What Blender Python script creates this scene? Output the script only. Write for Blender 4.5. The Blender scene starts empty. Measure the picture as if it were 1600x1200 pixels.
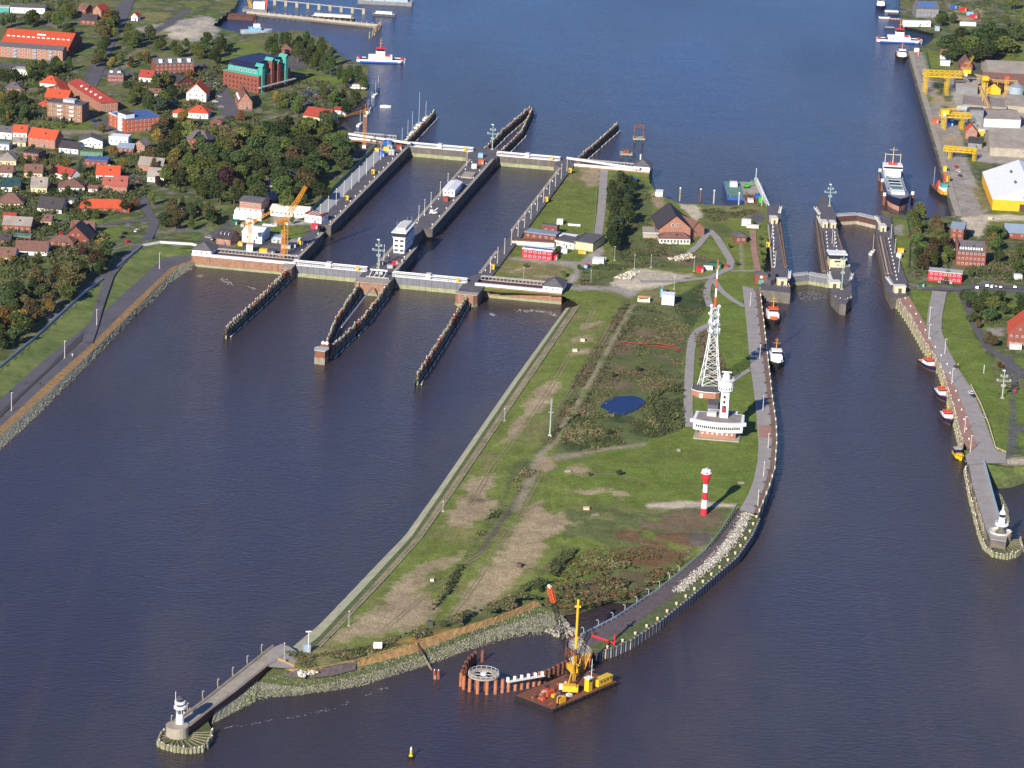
import bpy, math, random
import numpy as np
from mathutils import Vector, Matrix
random.seed(7); RNG = np.random.default_rng(7)
SC = bpy.context.scene
# ---------------------------------------------------------------- camera
F_PX, TH, ROLL, CAM_H, Y0 = 5100.0, math.radians(17.65), math.radians(2.6), 557.0, 1750.0
cam = bpy.data.cameras.new('camera'); cam.sensor_width = 36; cam.lens = F_PX / 1600 * 36
cam.clip_start = 10; cam.clip_end = 20000
camo = bpy.data.objects.new('camera', cam); SC.collection.objects.link(camo)
_f = Vector((0, math.cos(TH), -math.sin(TH))); _up0 = Vector((0, math.sin(TH), math.cos(TH))); _r0 = Vector((1, 0, 0))
_r = _r0 * math.cos(ROLL) + _up0 * math.sin(ROLL); _up = _up0 * math.cos(ROLL) - _r0 * math.sin(ROLL)
camo.matrix_world = Matrix(((_r.x, _up.x, -_f.x, 0), (_r.y, _up.y, -_f.y, -Y0), (_r.z, _up.z, -_f.z, CAM_H), (0, 0, 0, 1)))
SC.camera = camo
# ---------------------------------------------------------------- daylight
SUN_AZ, SUN_EL = math.radians(23), math.radians(26)     # shadows fall away to the right of the view
wd = bpy.data.worlds.new('World'); SC.world = wd; wd.use_nodes = True
_nt = wd.node_tree; _bg = _nt.nodes['Background']; _sky = _nt.nodes.new('ShaderNodeTexSky')
_sky.sky_type = 'NISHITA'; _sky.sun_disc = False; _sky.sun_elevation = SUN_EL; _sky.sun_rotation = math.pi + SUN_AZ
_sky.altitude = 500; _sky.air_density = 1.0; _sky.dust_density = 0.1; _sky.ozone_density = 3.5
_tint = _nt.nodes.new('ShaderNodeMix'); _tint.data_type = 'RGBA'; _tint.blend_type = 'MULTIPLY'; _tint.inputs[0].default_value = 1; _tint.inputs[7].default_value = (.60, .85, 1.42, 1)   # deep clear autumn sky
_nt.links.new(_sky.outputs[0], _tint.inputs[6]); _nt.links.new(_tint.outputs[2], _bg.inputs[0]); _bg.inputs[1].default_value = 0.05
sun = bpy.data.lights.new('sun', 'SUN'); sun.energy = 4.3; sun.angle = math.radians(0.5); sun.color = (1.0, 0.90, 0.74)
suno = bpy.data.objects.new('sun', sun); SC.collection.objects.link(suno)
suno.rotation_euler = Vector((math.sin(SUN_AZ) * math.cos(SUN_EL), math.cos(SUN_AZ) * math.cos(SUN_EL), -math.sin(SUN_EL))).to_track_quat('-Z', 'Y').to_euler()
suno.location = (-300, -900, 500)
vs = SC.view_settings; vs.view_transform = 'Standard'; vs.look = 'None'; vs.exposure = 0.86; vs.gamma = 1.0; vs.use_curve_mapping = False
SC.cycles.max_bounces = 5; SC.cycles.diffuse_bounces = 2; SC.cycles.glossy_bounces = 2; SC.cycles.transmission_bounces = 2; SC.cycles.transparent_max_bounces = 4
SC.cycles.use_denoising = True
# ---------------------------------------------------------------- survey: photo pixel + height above water -> place
def W(u, v, z=0.0):
    du, dv = u - 800, v - 600; c, s = math.cos(ROLL), math.sin(ROLL)
    a = du * c + dv * s; b = -du * s + dv * c
    dx, dy, dz = a, F_PX * math.cos(TH) - b * math.sin(TH), -F_PX * math.sin(TH) - b * math.cos(TH)
    t = (z - CAM_H) / dz
    return Vector((dx * t, dy * t - Y0, z))
def px(X):                                   # world -> pixel
    x, y, z = X[0], X[1] + Y0, X[2] - CAM_H
    d = y * math.cos(TH) - z * math.sin(TH); b = -(y * math.sin(TH) + z * math.cos(TH))
    a = x * F_PX / d; b = b * F_PX / d; c, s = math.cos(ROLL), math.sin(ROLL)
    return (800 + a * c - b * s, 600 + a * s + b * c)
def WL(pts, z): return [W(u, v, z) for u, v in pts]
# ---------------------------------------------------------------- materials
MATS = {}
def mat(name, col, rough=0.8, var=0.25, scale=0.4, metal=0.0, bump=0.0, col2=None, spec=0.3, obj_rand=0.0, scale2=None):
    if name in MATS: return MATS[name]
    m = bpy.data.materials.new(name); m.use_nodes = True; nt = m.node_tree; N = nt.nodes; L = nt.links
    p = N['Principled BSDF']; p.inputs['Roughness'].default_value = rough; p.inputs['Metallic'].default_value = metal
    p.inputs['Specular IOR Level'].default_value = spec
    g = N.new('ShaderNodeNewGeometry'); n = N.new('ShaderNodeTexNoise'); n.inputs['Scale'].default_value = scale; n.inputs['Detail'].default_value = 5
    n.inputs['Roughness'].default_value = 0.65
    L.new(g.outputs['Position'], n.inputs['Vector'])
    mx = N.new('ShaderNodeMix'); mx.data_type = 'RGBA'
    a = [max(0, c * (1 - var)) for c in col]; b = [min(1, c * (1 + var)) for c in (col2 or col)]
    mx.inputs[6].default_value = (*a, 1); mx.inputs[7].default_value = (*b, 1)
    r = N.new('ShaderNodeMapRange'); r.inputs[1].default_value = 0.3; r.inputs[2].default_value = 0.7
    L.new(n.outputs[0], r.inputs[0]); L.new(r.outputs[0], mx.inputs[0]); out = mx.outputs[2]
    if obj_rand:
        oi = N.new('ShaderNodeObjectInfo'); hs = N.new('ShaderNodeHueSaturation')
        for k, (lo, hi) in (('Hue', (0.5 - 0.035 * obj_rand, 0.5 + 0.025 * obj_rand)), ('Value', (1 - 0.4 * obj_rand, 1 + 0.4 * obj_rand))):
            q = N.new('ShaderNodeMapRange'); q.inputs[3].default_value = lo; q.inputs[4].default_value = hi
            if k == 'Value':
                ml = N.new('ShaderNodeMath'); ml.operation = 'MULTIPLY'; ml.inputs[1].default_value = 7.31
                fr = N.new('ShaderNodeMath'); fr.operation = 'FRACT'; L.new(oi.outputs['Random'], ml.inputs[0]); L.new(ml.outputs[0], fr.inputs[0]); L.new(fr.outputs[0], q.inputs[0])
            else: L.new(oi.outputs['Random'], q.inputs[0])
            L.new(q.outputs[0], hs.inputs[k])
        L.new(out, hs.inputs['Color']); out = hs.outputs[0]
    L.new(out, p.inputs['Base Color'])
    if bump:
        n2 = N.new('ShaderNodeTexNoise'); n2.inputs['Scale'].default_value = scale2 or scale * 4; n2.inputs['Detail'].default_value = 4
        L.new(g.outputs['Position'], n2.inputs['Vector']); bp = N.new('ShaderNodeBump'); bp.inputs['Strength'].default_value = bump; bp.inputs['Distance'].default_value = 0.6
        L.new(n2.outputs[0], bp.inputs['Height']); L.new(bp.outputs[0], p.inputs['Normal'])
    MATS[name] = m; return m
def s2l(r, g, b):
    f = lambda c: (c / 255 / 12.92) if c <= 10 else ((c / 255 + 0.055) / 1.055) ** 2.4
    return (f(r), f(g), f(b))
M = {}
def defm(key, rgb, k=1.0, **kw): M[key] = mat(key, tuple(min(0.95, c * k) for c in s2l(*rgb)), **kw)
for key, rgb, kw in [
    ('white', (225, 228, 230), dict(rough=.5, var=.08)), ('offwhite', (205, 203, 195), dict(var=.12)), ('cream', (205, 190, 150), dict(var=.12)),
    ('lightgrey', (168, 170, 172), dict(var=.15)), ('grey', (120, 122, 126), dict(var=.2)), ('darkgrey', (74, 74, 80), dict(var=.2)), ('black', (30, 30, 33), dict(var=.2)),
    ('concrete', (158, 150, 136), dict(var=.22, scale=.25, bump=.2)), ('concrete_dark', (98, 93, 88), dict(var=.3, scale=.2)), ('asphalt', (92, 90, 96), dict(var=.16, scale=.12)),
    ('asphalt_dark', (70, 66, 70), dict(var=.2, scale=.15)), ('quay_brown', (120, 98, 84), dict(var=.2, scale=.2)), ('paving_red', (158, 122, 108), dict(var=.2, scale=.2)),
    ('path_grey', (150, 146, 142), dict(var=.14, scale=.2)), ('brick', (128, 72, 60), dict(var=.2, scale=.8)), ('brick_dark', (120, 66, 54), dict(var=.22, scale=.8)),
    ('brick_brown', (140, 106, 88), dict(var=.25, scale=.5)), ('brick_pale', (156, 112, 94), dict(var=.2, scale=.8)), ('brick_orange', (164, 86, 62), dict(var=.15, scale=.6)),
    ('roof_orange', (184, 78, 50), dict(var=.14, scale=.5)), ('roof_red', (150, 62, 52), dict(var=.18, scale=.5)), ('roof_brown', (112, 82, 74), dict(var=.2, scale=.5)),
    ('roof_grey', (92, 90, 94), dict(var=.18, scale=.4)), ('roof_dark', (62, 58, 62), dict(var=.2, scale=.4)), ('roof_light', (140, 132, 126), dict(var=.2, scale=.15)),
    ('roof_blue', (70, 98, 150), dict(var=.12)), ('roof_teal', (30, 62, 66), dict(var=.2)), ('roof_pink', (150, 84, 74), dict(var=.16, scale=.5)), ('roof_slateblue', (124, 140, 160), dict(var=.12, scale=.2)),
    ('red', (205, 40, 50), dict(rough=.45, var=.1)), ('red_paint', (214, 46, 62), dict(rough=.5, var=.06)), ('orange', (220, 148, 52), dict(rough=.5, var=.15)), ('orange_red', (212, 88, 50), dict(rough=.5, var=.15)),
    ('yellow', (214, 178, 40), dict(rough=.45, var=.12)), ('crane_yellow', (222, 172, 44), dict(rough=.5, var=.15)), ('ochre', (226, 168, 40), dict(var=.1)), ('turquoise', (72, 152, 140), dict(rough=.6, var=.12)),
    ('green_paint', (34, 92, 74), dict(rough=.6, var=.15)), ('green_bright', (60, 170, 60), dict(rough=.5, var=.1)), ('blue', (38, 86, 168), dict(rough=.45, var=.1)), ('lightblue', (120, 170, 200), dict(rough=.5)),
    ('navy', (34, 34, 66), dict(rough=.4, var=.15)), ('rust', (118, 76, 58), dict(var=.35, scale=.9)), ('rust_bright', (164, 104, 72), dict(var=.3, scale=.5)), ('rust_dark', (84, 60, 56), dict(var=.35, scale=.9)),
    ('timber', (134, 126, 110), dict(var=.35, scale=.6)), ('timber_dark', (84, 74, 62), dict(var=.3, scale=.6)), ('timber_red', (136, 70, 54), dict(var=.3, scale=.6)), ('algae', (140, 143, 114), dict(var=.25, scale=.3)),
    ('steel', (128, 132, 142), dict(rough=.5, var=.18, scale=.3)), ('steel_blue', (150, 166, 178), dict(rough=.5, var=.12)), ('gate_grey', (108, 110, 120), dict(rough=.6, var=.16, scale=.4)),
    ('deck_green', (96, 132, 122), dict(var=.2)), ('deck_red', (150, 66, 48), dict(var=.2)), ('antifoul', (176, 132, 116), dict(var=.15)), ('sand', (196, 178, 146), dict(var=.18, scale=.12, bump=.4)), ('rubble', (150, 146, 140), dict(var=.35, scale=.6)),
    ('stone_grey', (132, 132, 116), dict(var=.4, scale=.5, bump=.5)), ('stone_green', (86, 96, 56), dict(var=.35, scale=.35, bump=.5)), ('lichen', (152, 122, 80), dict(var=.3, scale=.3, bump=.4)), ('stone_dark', (96, 86, 88), dict(var=.3, scale=.5, bump=.5)),
    ('bark', (92, 82, 70), dict(var=.3)), ('rubber', (36, 34, 36), dict(var=.2)), ('skinny', (190, 150, 130), dict()), ('pole_green', (150, 176, 168), dict(rough=.5, var=.1)), ('beige_hut', (196, 186, 152), dict(var=.1))]:
    defm(key, rgb, 1.0, **kw)
def glassm():
    m = mat('glass', (0.025, 0.03, 0.04), rough=0.12, var=.2, spec=.6); return m
M['glass'] = glassm()
# ---------------------------------------------------------------- mesh building
class MB:
    def __init__(s): s.v = []; s.f = []; s.m = []; s.T = None; s.mi = 0
    def add(s, vs, fs, mi=None):
        b = len(s.v)
        if s.T is not None: vs = [s.T @ Vector(p) for p in vs]
        s.v += [tuple(p) for p in vs]; s.f += [tuple(i + b for i in f) for f in fs]; s.m += [s.mi if mi is None else mi] * len(fs); return s
    def box(s, x0, y0, z0, x1, y1, z1, mi=None):
        return s.add([(x0, y0, z0), (x1, y0, z0), (x1, y1, z0), (x0, y1, z0), (x0, y0, z1), (x1, y0, z1), (x1, y1, z1), (x0, y1, z1)],
                     [(0, 3, 2, 1), (4, 5, 6, 7), (0, 1, 5, 4), (1, 2, 6, 5), (2, 3, 7, 6), (3, 0, 4, 7)], mi)
    def cbox(s, x, y, z0, w, d, h, mi=None): return s.box(x - w / 2, y - d / 2, z0, x + w / 2, y + d / 2, z0 + h, mi)
    def cyl(s, p0, p1, r0, r1=None, n=8, mi=None, cap=True):
        p0, p1 = Vector(p0), Vector(p1); r1 = r0 if r1 is None else r1; d = (p1 - p0)
        if d.length < 1e-6: return s
        d.normalize(); a = d.orthogonal().normalized(); b = d.cross(a); vs = []
        for p, r in ((p0, r0), (p1, r1)):
            for k in range(n):
                t = 2 * math.pi * (k + .5) / n; vs.append(p + a * (r * math.cos(t)) + b * (r * math.sin(t)))
        fs = [(k, (k + 1) % n, n + (k + 1) % n, n + k) for k in range(n)]
        if cap: fs += [tuple(range(n - 1, -1, -1)), tuple(range(n, 2 * n))]
        return s.add(vs, fs, mi)
    def bar(s, p0, p1, w, mi=None): return s.cyl(p0, p1, w * .6, n=4, mi=mi)
    def tube(s, pts, r, n=6, mi=None):
        for a, b in zip(pts[:-1], pts[1:]): s.cyl(a, b, r, n=n, mi=mi)
        return s
    def lathe(s, prof, n=12, mi=None, c=(0, 0), a0=0.0):
        vs = [(c[0] + r * math.cos(a0 + 2 * math.pi * k / n), c[1] + r * math.sin(a0 + 2 * math.pi * k / n), z) for r, z in prof for k in range(n)]
        fs = [(j * n + k, j * n + (k + 1) % n, (j + 1) * n + (k + 1) % n, (j + 1) * n + k) for j in range(len(prof) - 1) for k in range(n)]
        fs += [tuple(range(n - 1, -1, -1)), tuple(range((len(prof) - 1) * n, len(prof) * n))]
        return s.add(vs, fs, mi)
    def prism(s, poly, z0, z1, mi=None, top=None):
        n = len(poly); area = sum(poly[i][0] * poly[(i + 1) % n][1] - poly[(i + 1) % n][0] * poly[i][1] for i in range(n))
        if area < 0: poly = poly[::-1]
        vs = [(p[0], p[1], z0) for p in poly] + [(p[0], p[1], z1) for p in poly]
        fs = [(i, (i + 1) % n, n + (i + 1) % n, n + i) for i in range(n)]
        s.add(vs, fs, mi); s.add(vs[n:], [tuple(range(n))], top if top is not None else mi); return s.add(vs[:n], [tuple(range(n - 1, -1, -1))], mi)
    def gable(s, x0, y0, x1, y1, z0, zr, axis='x', ov=.4, th=.25, mi=None):   # roof shell with thickness
        if axis == 'x':
            ym = (y0 + y1) / 2; sl = (zr - z0) / (ym - y0); a = [(x0 - ov, y0 - ov, z0 - ov * sl), (x1 + ov, y0 - ov, z0 - ov * sl), (x1 + ov, ym, zr), (x0 - ov, ym, zr), (x1 + ov, y1 + ov, z0 - ov * sl), (x0 - ov, y1 + ov, z0 - ov * sl)]
        else:
            xm = (x0 + x1) / 2; sl = (zr - z0) / (xm - x0); a = [(x0 - ov, y1 + ov, z0 - ov * sl), (x0 - ov, y0 - ov, z0 - ov * sl), (xm, y0 - ov, zr), (xm, y1 + ov, zr), (x1 + ov, y0 - ov, z0 - ov * sl), (x1 + ov, y1 + ov, z0 - ov * sl)]
        t = [(p[0], p[1], p[2] + th) for p in a]
        return s.add(a + t, [(0, 3, 2, 1), (3, 5, 4, 2), (6, 7, 8, 9), (9, 8, 10, 11), (0, 1, 7, 6), (4, 5, 11, 10), (1, 2, 8, 7), (2, 4, 10, 8), (3, 0, 6, 9), (5, 3, 9, 11)], mi)
    def hip(s, x0, y0, x1, y1, z0, zr, ov=.5, mi=None):
        x0 -= ov; x1 += ov; y0 -= ov; y1 += ov; w, d = x1 - x0, y1 - y0; ins = min(w, d) / 2 * .95; xm, ym = (x0 + x1) / 2, (y0 + y1) / 2
        r = [(x0 + ins, ym, zr), (x1 - ins, ym, zr)] if w >= d else [(xm, y0 + ins, zr), (xm, y1 - ins, zr)]
        c = [(x0, y0, z0), (x1, y0, z0), (x1, y1, z0), (x0, y1, z0)]; t = [(p[0], p[1], p[2] + .15) for p in c]
        fs = [(0, 3, 2, 1), (0, 1, 5, 4), (1, 2, 6, 5), (2, 3, 7, 6), (3, 0, 4, 7)]
        fs += [(4, 5, 9, 8), (5, 6, 9), (6, 7, 8, 9), (7, 4, 8)] if w >= d else [(4, 5, 8), (5, 6, 9, 8), (6, 7, 9), (7, 4, 8, 9)]
        return s.add(c + t + r, fs, mi)
    def truss(s, p0, p1, w, n, t=.12, mi=None, taper=1.0):      # square lattice boom
        p0, p1 = Vector(p0), Vector(p1); d = (p1 - p0).normalized(); a = d.orthogonal().normalized()
        if abs(d.z) < .95: a = Vector((0, 0, 1)) - d * d.z; a.normalize()
        b = d.cross(a); prev = None
        for i in range(n + 1):
            k = i / n; ww = w * (1 + (taper - 1) * k) / 2; c = p0.lerp(p1, k)
            q = [c + a * ww + b * ww, c + a * ww - b * ww, c - a * ww - b * ww, c - a * ww + b * ww]
            if prev:
                for j in range(4):
                    s.bar(prev[j], q[j], t, mi); s.bar(prev[j], q[(j + 1) % 4], t * .7, mi)
            for j in range(4): s.bar(q[j], q[(j + 1) % 4], t * .7, mi)
            prev = q
        return s
    def mesh(s, name, mats, smooth=False):
        me = bpy.data.meshes.new(name); me.from_pydata(s.v, [], s.f)
        for m in (mats if isinstance(mats, (list, tuple)) else [mats]): me.materials.append(M[m] if isinstance(m, str) else m)
        if max(s.m, default=0) > 0: me.polygons.foreach_set('material_index', s.m)
        if smooth: me.polygons.foreach_set('use_smooth', [True] * len(me.polygons))
        me.update(); return me
    def build(s, name, mats, parent=None, loc=(0, 0, 0), rz=0.0, smooth=False):
        return link(name, s.mesh(name, mats, smooth), parent, loc, rz)
def link(name, data, parent=None, loc=(0, 0, 0), rz=0.0):
    o = bpy.data.objects.new(name, data); SC.collection.objects.link(o)
    if parent is not None: o.parent = parent
    o.location = loc; o.rotation_euler = (0, 0, rz); return o
def tag(o, label=None, cat=None, group=None, kind=None):
    if label: o['label'] = label
    if cat: o['category'] = cat
    if group: o['group'] = group
    if kind: o['kind'] = kind
    return o
def thing(name, label, cat, loc=(0, 0, 0), rz=0.0, group=None): return tag(link(name, None, None, loc, rz), label, cat, group)
def struct(o): o['kind'] = 'structure'; return o
_kids = {}
def kids_of(o): return [c for c in ALLK.get(o.name, [])]
def copy_tree(o, loc=None, rz=None, parent=None, label=None, kids=None):
    c = o.copy(); SC.collection.objects.link(c)
    if parent is not None: c.parent = parent
    if loc is not None: c.location = loc
    if rz is not None: c.rotation_euler = (0, 0, rz)
    if label: c['label'] = label
    for k in (o.children if kids is None else kids):
        d = k.copy(); SC.collection.objects.link(d); d.parent = c
        for g in k.children:
            e = g.copy(); SC.collection.objects.link(e); e.parent = d
    return c
def heading(a, b): return math.atan2(b[1] - a[1], b[0] - a[0])
def resample(pts, n):
    P = np.array([list(p)[:3] for p in pts], float); d = np.r_[0, np.cumsum(np.linalg.norm(np.diff(P, axis=0), axis=1))]; t = np.linspace(0, d[-1], n)
    return np.stack([np.interp(t, d, P[:, k]) for k in range(3)], 1)
def along(pts, step, start=0.0):            # points every step metres along a world polyline -> (point, heading)
    P = np.array([list(p)[:3] for p in pts], float); seg = np.diff(P, axis=0); l = np.linalg.norm(seg, axis=1); d = np.r_[0, np.cumsum(l)]; out = []; t = start
    while t <= d[-1]:
        i = min(np.searchsorted(d, t, 'right') - 1, len(seg) - 1); k = (t - d[i]) / max(l[i], 1e-6)
        out.append((Vector(P[i] + seg[i] * k), math.atan2(seg[i][1], seg[i][0]))); t += step
    return out
def loft(name, lines, m, n=60, sub=3, amp=0.0):  # lines: world polylines, a sloping sheet between each pair
    rows = [resample(l, n) for l in lines]; R = []
    for a, b in zip(rows[:-1], rows[1:]): R += [a + (b - a) * k / sub for k in range(sub)]
    R.append(rows[-1]); R = np.array(R)
    if amp: R[1:-1, :, :] += RNG.normal(0, amp, R[1:-1].shape) * np.array([1, 1, .7])
    r, c = R.shape[:2]; me = bpy.data.meshes.new(name)
    me.from_pydata(R.reshape(-1, 3).tolist(), [], [(i * c + j, i * c + j + 1, (i + 1) * c + j + 1, (i + 1) * c + j) for i in range(r - 1) for j in range(c - 1)])
    me.materials.append(M[m] if isinstance(m, str) else m); me.update()
    if me.polygons and sum(p.normal.z for p in me.polygons) < 0: me.flip_normals()
    return struct(link(name, me))
def ribbon(name, pts, w, m, dz=0.0, closed=False):       # road or path of width w along a world polyline
    P = np.array([list(p) for p in pts]); t = np.gradient(P[:, :2], axis=0); t /= np.linalg.norm(t, axis=1)[:, None]; nrm = np.c_[-t[:, 1], t[:, 0], 0 * t[:, 0]] * (w / 2)
    return loft(name, [P - nrm + [0, 0, dz], P + nrm + [0, 0, dz]], m, n=max(len(pts) * 4, 12), sub=1)
def sheet(name, pts, m):                 # flat polygon sheet, world points
    b = MB(); pts = [tuple(p) for p in pts]; n = len(pts)
    if sum(pts[i][0] * pts[(i + 1) % n][1] - pts[(i + 1) % n][0] * pts[i][1] for i in range(n)) < 0: pts = pts[::-1]
    b.add(pts, [tuple(range(n))]); return struct(b.build(name, m))
# ---------------------------------------------------------------- land with a cover map
def vnoise(x, y, s, seed=0):
    r = np.random.default_rng(seed); T = r.random((256, 256)); X = x / s; Y = y / s; i = np.floor(X).astype(int); j = np.floor(Y).astype(int); fx = X - i; fy = Y - j
    fx = fx * fx * (3 - 2 * fx); fy = fy * fy * (3 - 2 * fy); g = lambda a, b: T[a % 256, b % 256]
    return (g(i, j) * (1 - fx) + g(i + 1, j) * fx) * (1 - fy) + (g(i, j + 1) * (1 - fx) + g(i + 1, j + 1) * fx) * fy
def fbm(x, y, s, seed=0): return (vnoise(x, y, s, seed) + .5 * vnoise(x, y, s / 2.1, seed + 1) + .25 * vnoise(x, y, s / 4.3, seed + 2)) / 1.75
def inside(x, y, poly):
    c = np.zeros(x.shape, bool); n = len(poly)
    for i in range(n):
        x0, y0 = poly[i][0], poly[i][1]; x1, y1 = poly[i - 1][0], poly[i - 1][1]
        k = ((y0 > y) != (y1 > y)) & (x < (x1 - x0) * (y - y0) / ((y1 - y0) if y1 != y0 else 1e-9) + x0); c ^= k
    return c
def segdist(x, y, pl):
    d = np.full(x.shape, 1e9)
    for a, b in zip(pl[:-1], pl[1:]):
        dx, dy = b[0] - a[0], b[1] - a[1]; t = np.clip(((x - a[0]) * dx + (y - a[1]) * dy) / (dx * dx + dy * dy + 1e-9), 0, 1)
        d = np.minimum(d, np.hypot(x - a[0] - t * dx, y - a[1] - t * dy))
    return d
def land_mat(name, bump=.8):
    m = bpy.data.materials.new(name); m.use_nodes = True; nt = m.node_tree; N = nt.nodes; L = nt.links; p = N['Principled BSDF']; p.inputs['Roughness'].default_value = .95; p.inputs['Specular IOR Level'].default_value = .1
    at = N.new('ShaderNodeAttribute'); at.attribute_name = 'cover'; g = N.new('ShaderNodeNewGeometry'); out = at.outputs['Color']
    for sc, lo, hi in ((.055, .78, 1.25), (1.1, .62, 1.42), (.25, .8, 1.22)):
        n = N.new('ShaderNodeTexNoise'); n.inputs['Scale'].default_value = sc; n.inputs['Detail'].default_value = 5; n.inputs['Roughness'].default_value = .7; L.new(g.outputs['Position'], n.inputs['Vector'])
        r = N.new('ShaderNodeMapRange'); r.inputs[1].default_value = .3; r.inputs[2].default_value = .7; r.inputs[3].default_value = lo; r.inputs[4].default_value = hi; L.new(n.outputs[0], r.inputs[0])
        v = N.new('ShaderNodeVectorMath'); v.operation = 'SCALE'; L.new(out, v.inputs[0]); L.new(r.outputs[0], v.inputs['Scale']); out = v.outputs[0]
    n = N.new('ShaderNodeTexNoise'); n.inputs['Scale'].default_value = .09; n.inputs['Detail'].default_value = 6; n.inputs['Roughness'].default_value = .75; L.new(g.outputs['Position'], n.inputs['Vector']); r = N.new('ShaderNodeMapRange'); r.inputs[1].default_value = .48; r.inputs[2].default_value = .72; r.inputs[4].default_value = .3; L.new(n.outputs[0], r.inputs[0]); mx = N.new('ShaderNodeMix'); mx.data_type = 'RGBA'; mx.inputs[7].default_value = (.21, .18, .10, 1); L.new(r.outputs[0], mx.inputs[0]); L.new(out, mx.inputs[6]); out = mx.outputs[2]
    L.new(out, p.inputs['Base Color'])
    n2 = N.new('ShaderNodeTexNoise'); n2.inputs['Scale'].default_value = .8; n2.inputs['Detail'].default_value = 5; L.new(g.outputs['Position'], n2.inputs['Vector'])
    bp = N.new('ShaderNodeBump'); bp.inputs['Strength'].default_value = bump; bp.inputs['Distance'].default_value = .5; L.new(n2.outputs[0], bp.inputs['Height']); L.new(bp.outputs[0], p.inputs['Normal'])
    return m
COV = dict(grass=(.138, .176, .038), lawn=(.126, .176, .033), dry=(.19, .175, .075), dirt=(.33, .262, .165), scrub=(.10, .125, .045), brown=(.15, .115, .07), gravel=(.30, .28, .25), track=(.26, .23, .155),
           asphalt=(.105, .103, .115), garden=(.075, .105, .035), sand=(.50, .44, .34), rust=(.135, .08, .045), marsh=(.10, .085, .05), concrete=(.34, .32, .29), mud=(.10, .085, .075), darkgreen=(.05, .075, .028), orange=(.34, .20, .05), rubble=(.36, .35, .33))
def land(name, outline, res, base, covers, hfun=None, z=6.0, clip=None):
    o = np.array([(p[0], p[1]) for p in outline]); x0, y0 = o.min(0) - res; x1, y1 = o.max(0) + res
    gx = np.arange(x0, x1 + res, res); gy = np.arange(y0, y1 + res, res * 1.25); X, Y = np.meshgrid(gx, gy); ny, nx = X.shape
    ins = inside(X.ravel(), Y.ravel(), o).reshape(ny, nx); cell = ins[:-1, :-1] | ins[1:, :-1] | ins[:-1, 1:] | ins[1:, 1:]
    xf, yf = X.ravel(), Y.ravel(); Z = np.full(xf.shape, z, float) if hfun is None else hfun(xf, yf)
    C = np.tile(np.array(COV[base]), (len(xf), 1)); k = fbm(xf, yf, 9, 3); k2 = fbm(xf * 2.6, yf * .45, 6, 7); C *= (.62 + .4 * k + .36 * k2)[:, None]; w8 = np.clip((fbm(xf, yf, 22, 43) - .56) * 6, 0, .55)[:, None]; C = C * (1 - w8) + np.array(COV['dry']) * w8
    q1, q2 = fbm(xf, yf, 7, 11) - .5, fbm(xf, yf, 7, 21) - .5
    for cv in covers:
        key, poly, amp = cv[:3]; prob = cv[3] if len(cv) > 3 else 1.0; zz = cv[4] if len(cv) > 4 else z
        poly = [W(u, v, zz) for u, v in poly]; a = np.array([(p[0], p[1]) for p in poly]); bb = (xf > a[:, 0].min() - amp) & (xf < a[:, 0].max() + amp) & (yf > a[:, 1].min() - 2 * amp) & (yf < a[:, 1].max() + 2 * amp)
        ii = np.nonzero(bb)[0]
        if not len(ii): continue
        al = np.zeros(len(ii)); sf = min(2.2, .6 + amp * .35)
        for jx, jy in ((0, 0), (1, .6), (-.8, 1.2), (-.5, -1.1), (.9, -1.3)): al += inside(xf[ii] + amp * 2 * q1[ii] + jx * sf, yf[ii] + amp * 3.2 * q2[ii] + jy * sf * 1.6, a) / 5.0
        if prob < 1: al *= np.clip((.5 + (prob - .5) * .55 - fbm(xf[ii], yf[ii], 12, 31 + len(key))) * 9 + .5, 0, 1)
        al = np.clip(al * 1.5 - .75 + fbm(xf[ii], yf[ii], 3.2, 61) * .9 - (.12 if amp > 2 else 0), 0, 1) * (al > .05) if amp > 1.6 else al
        C[ii] = C[ii] * (1 - al[:, None]) + np.array(COV[key])[None, :] * al[:, None]
    if base == 'garden':
        g0 = np.abs(C / np.maximum(1e-6, np.array(COV['garden'])) - 1).max(1) < .25; n8 = fbm(xf, yf, 9, 101); C[g0 & (n8 > .66)] = (.17, .16, .15); C[g0 & (n8 < .33)] = (.12, .165, .05); C[g0 & (fbm(xf, yf, 6, 131) > .7)] = (.2, .16, .11)
    idx = np.full(ny * nx, -1); ci, cj = np.nonzero(cell); quads = np.stack([ci * nx + cj, ci * nx + cj + 1, (ci + 1) * nx + cj + 1, (ci + 1) * nx + cj], 1)
    used = np.unique(quads); idx[used] = np.arange(len(used)); quads = idx[quads]
    me = bpy.data.meshes.new(name); me.vertices.add(len(used)); me.vertices.foreach_set('co', np.stack([xf, yf, Z], 1)[used].astype(np.float32).ravel())
    me.loops.add(quads.size); me.loops.foreach_set('vertex_index', quads.ravel().astype(np.int32)); me.polygons.add(len(quads))
    me.polygons.foreach_set('loop_start', np.arange(0, quads.size, 4, dtype=np.int32)); me.polygons.foreach_set('loop_total', np.full(len(quads), 4, np.int32))
    at = me.color_attributes.new('cover', 'FLOAT_COLOR', 'POINT'); at.data.foreach_set('color', np.c_[C[used], np.ones(len(used))].astype(np.float32).ravel())
    me.polygons.foreach_set('use_smooth', [True] * len(quads)); me.update(calc_edges=True); me.materials.append(land_mat(name + '_cover')); return struct(link(name, me))
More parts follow.
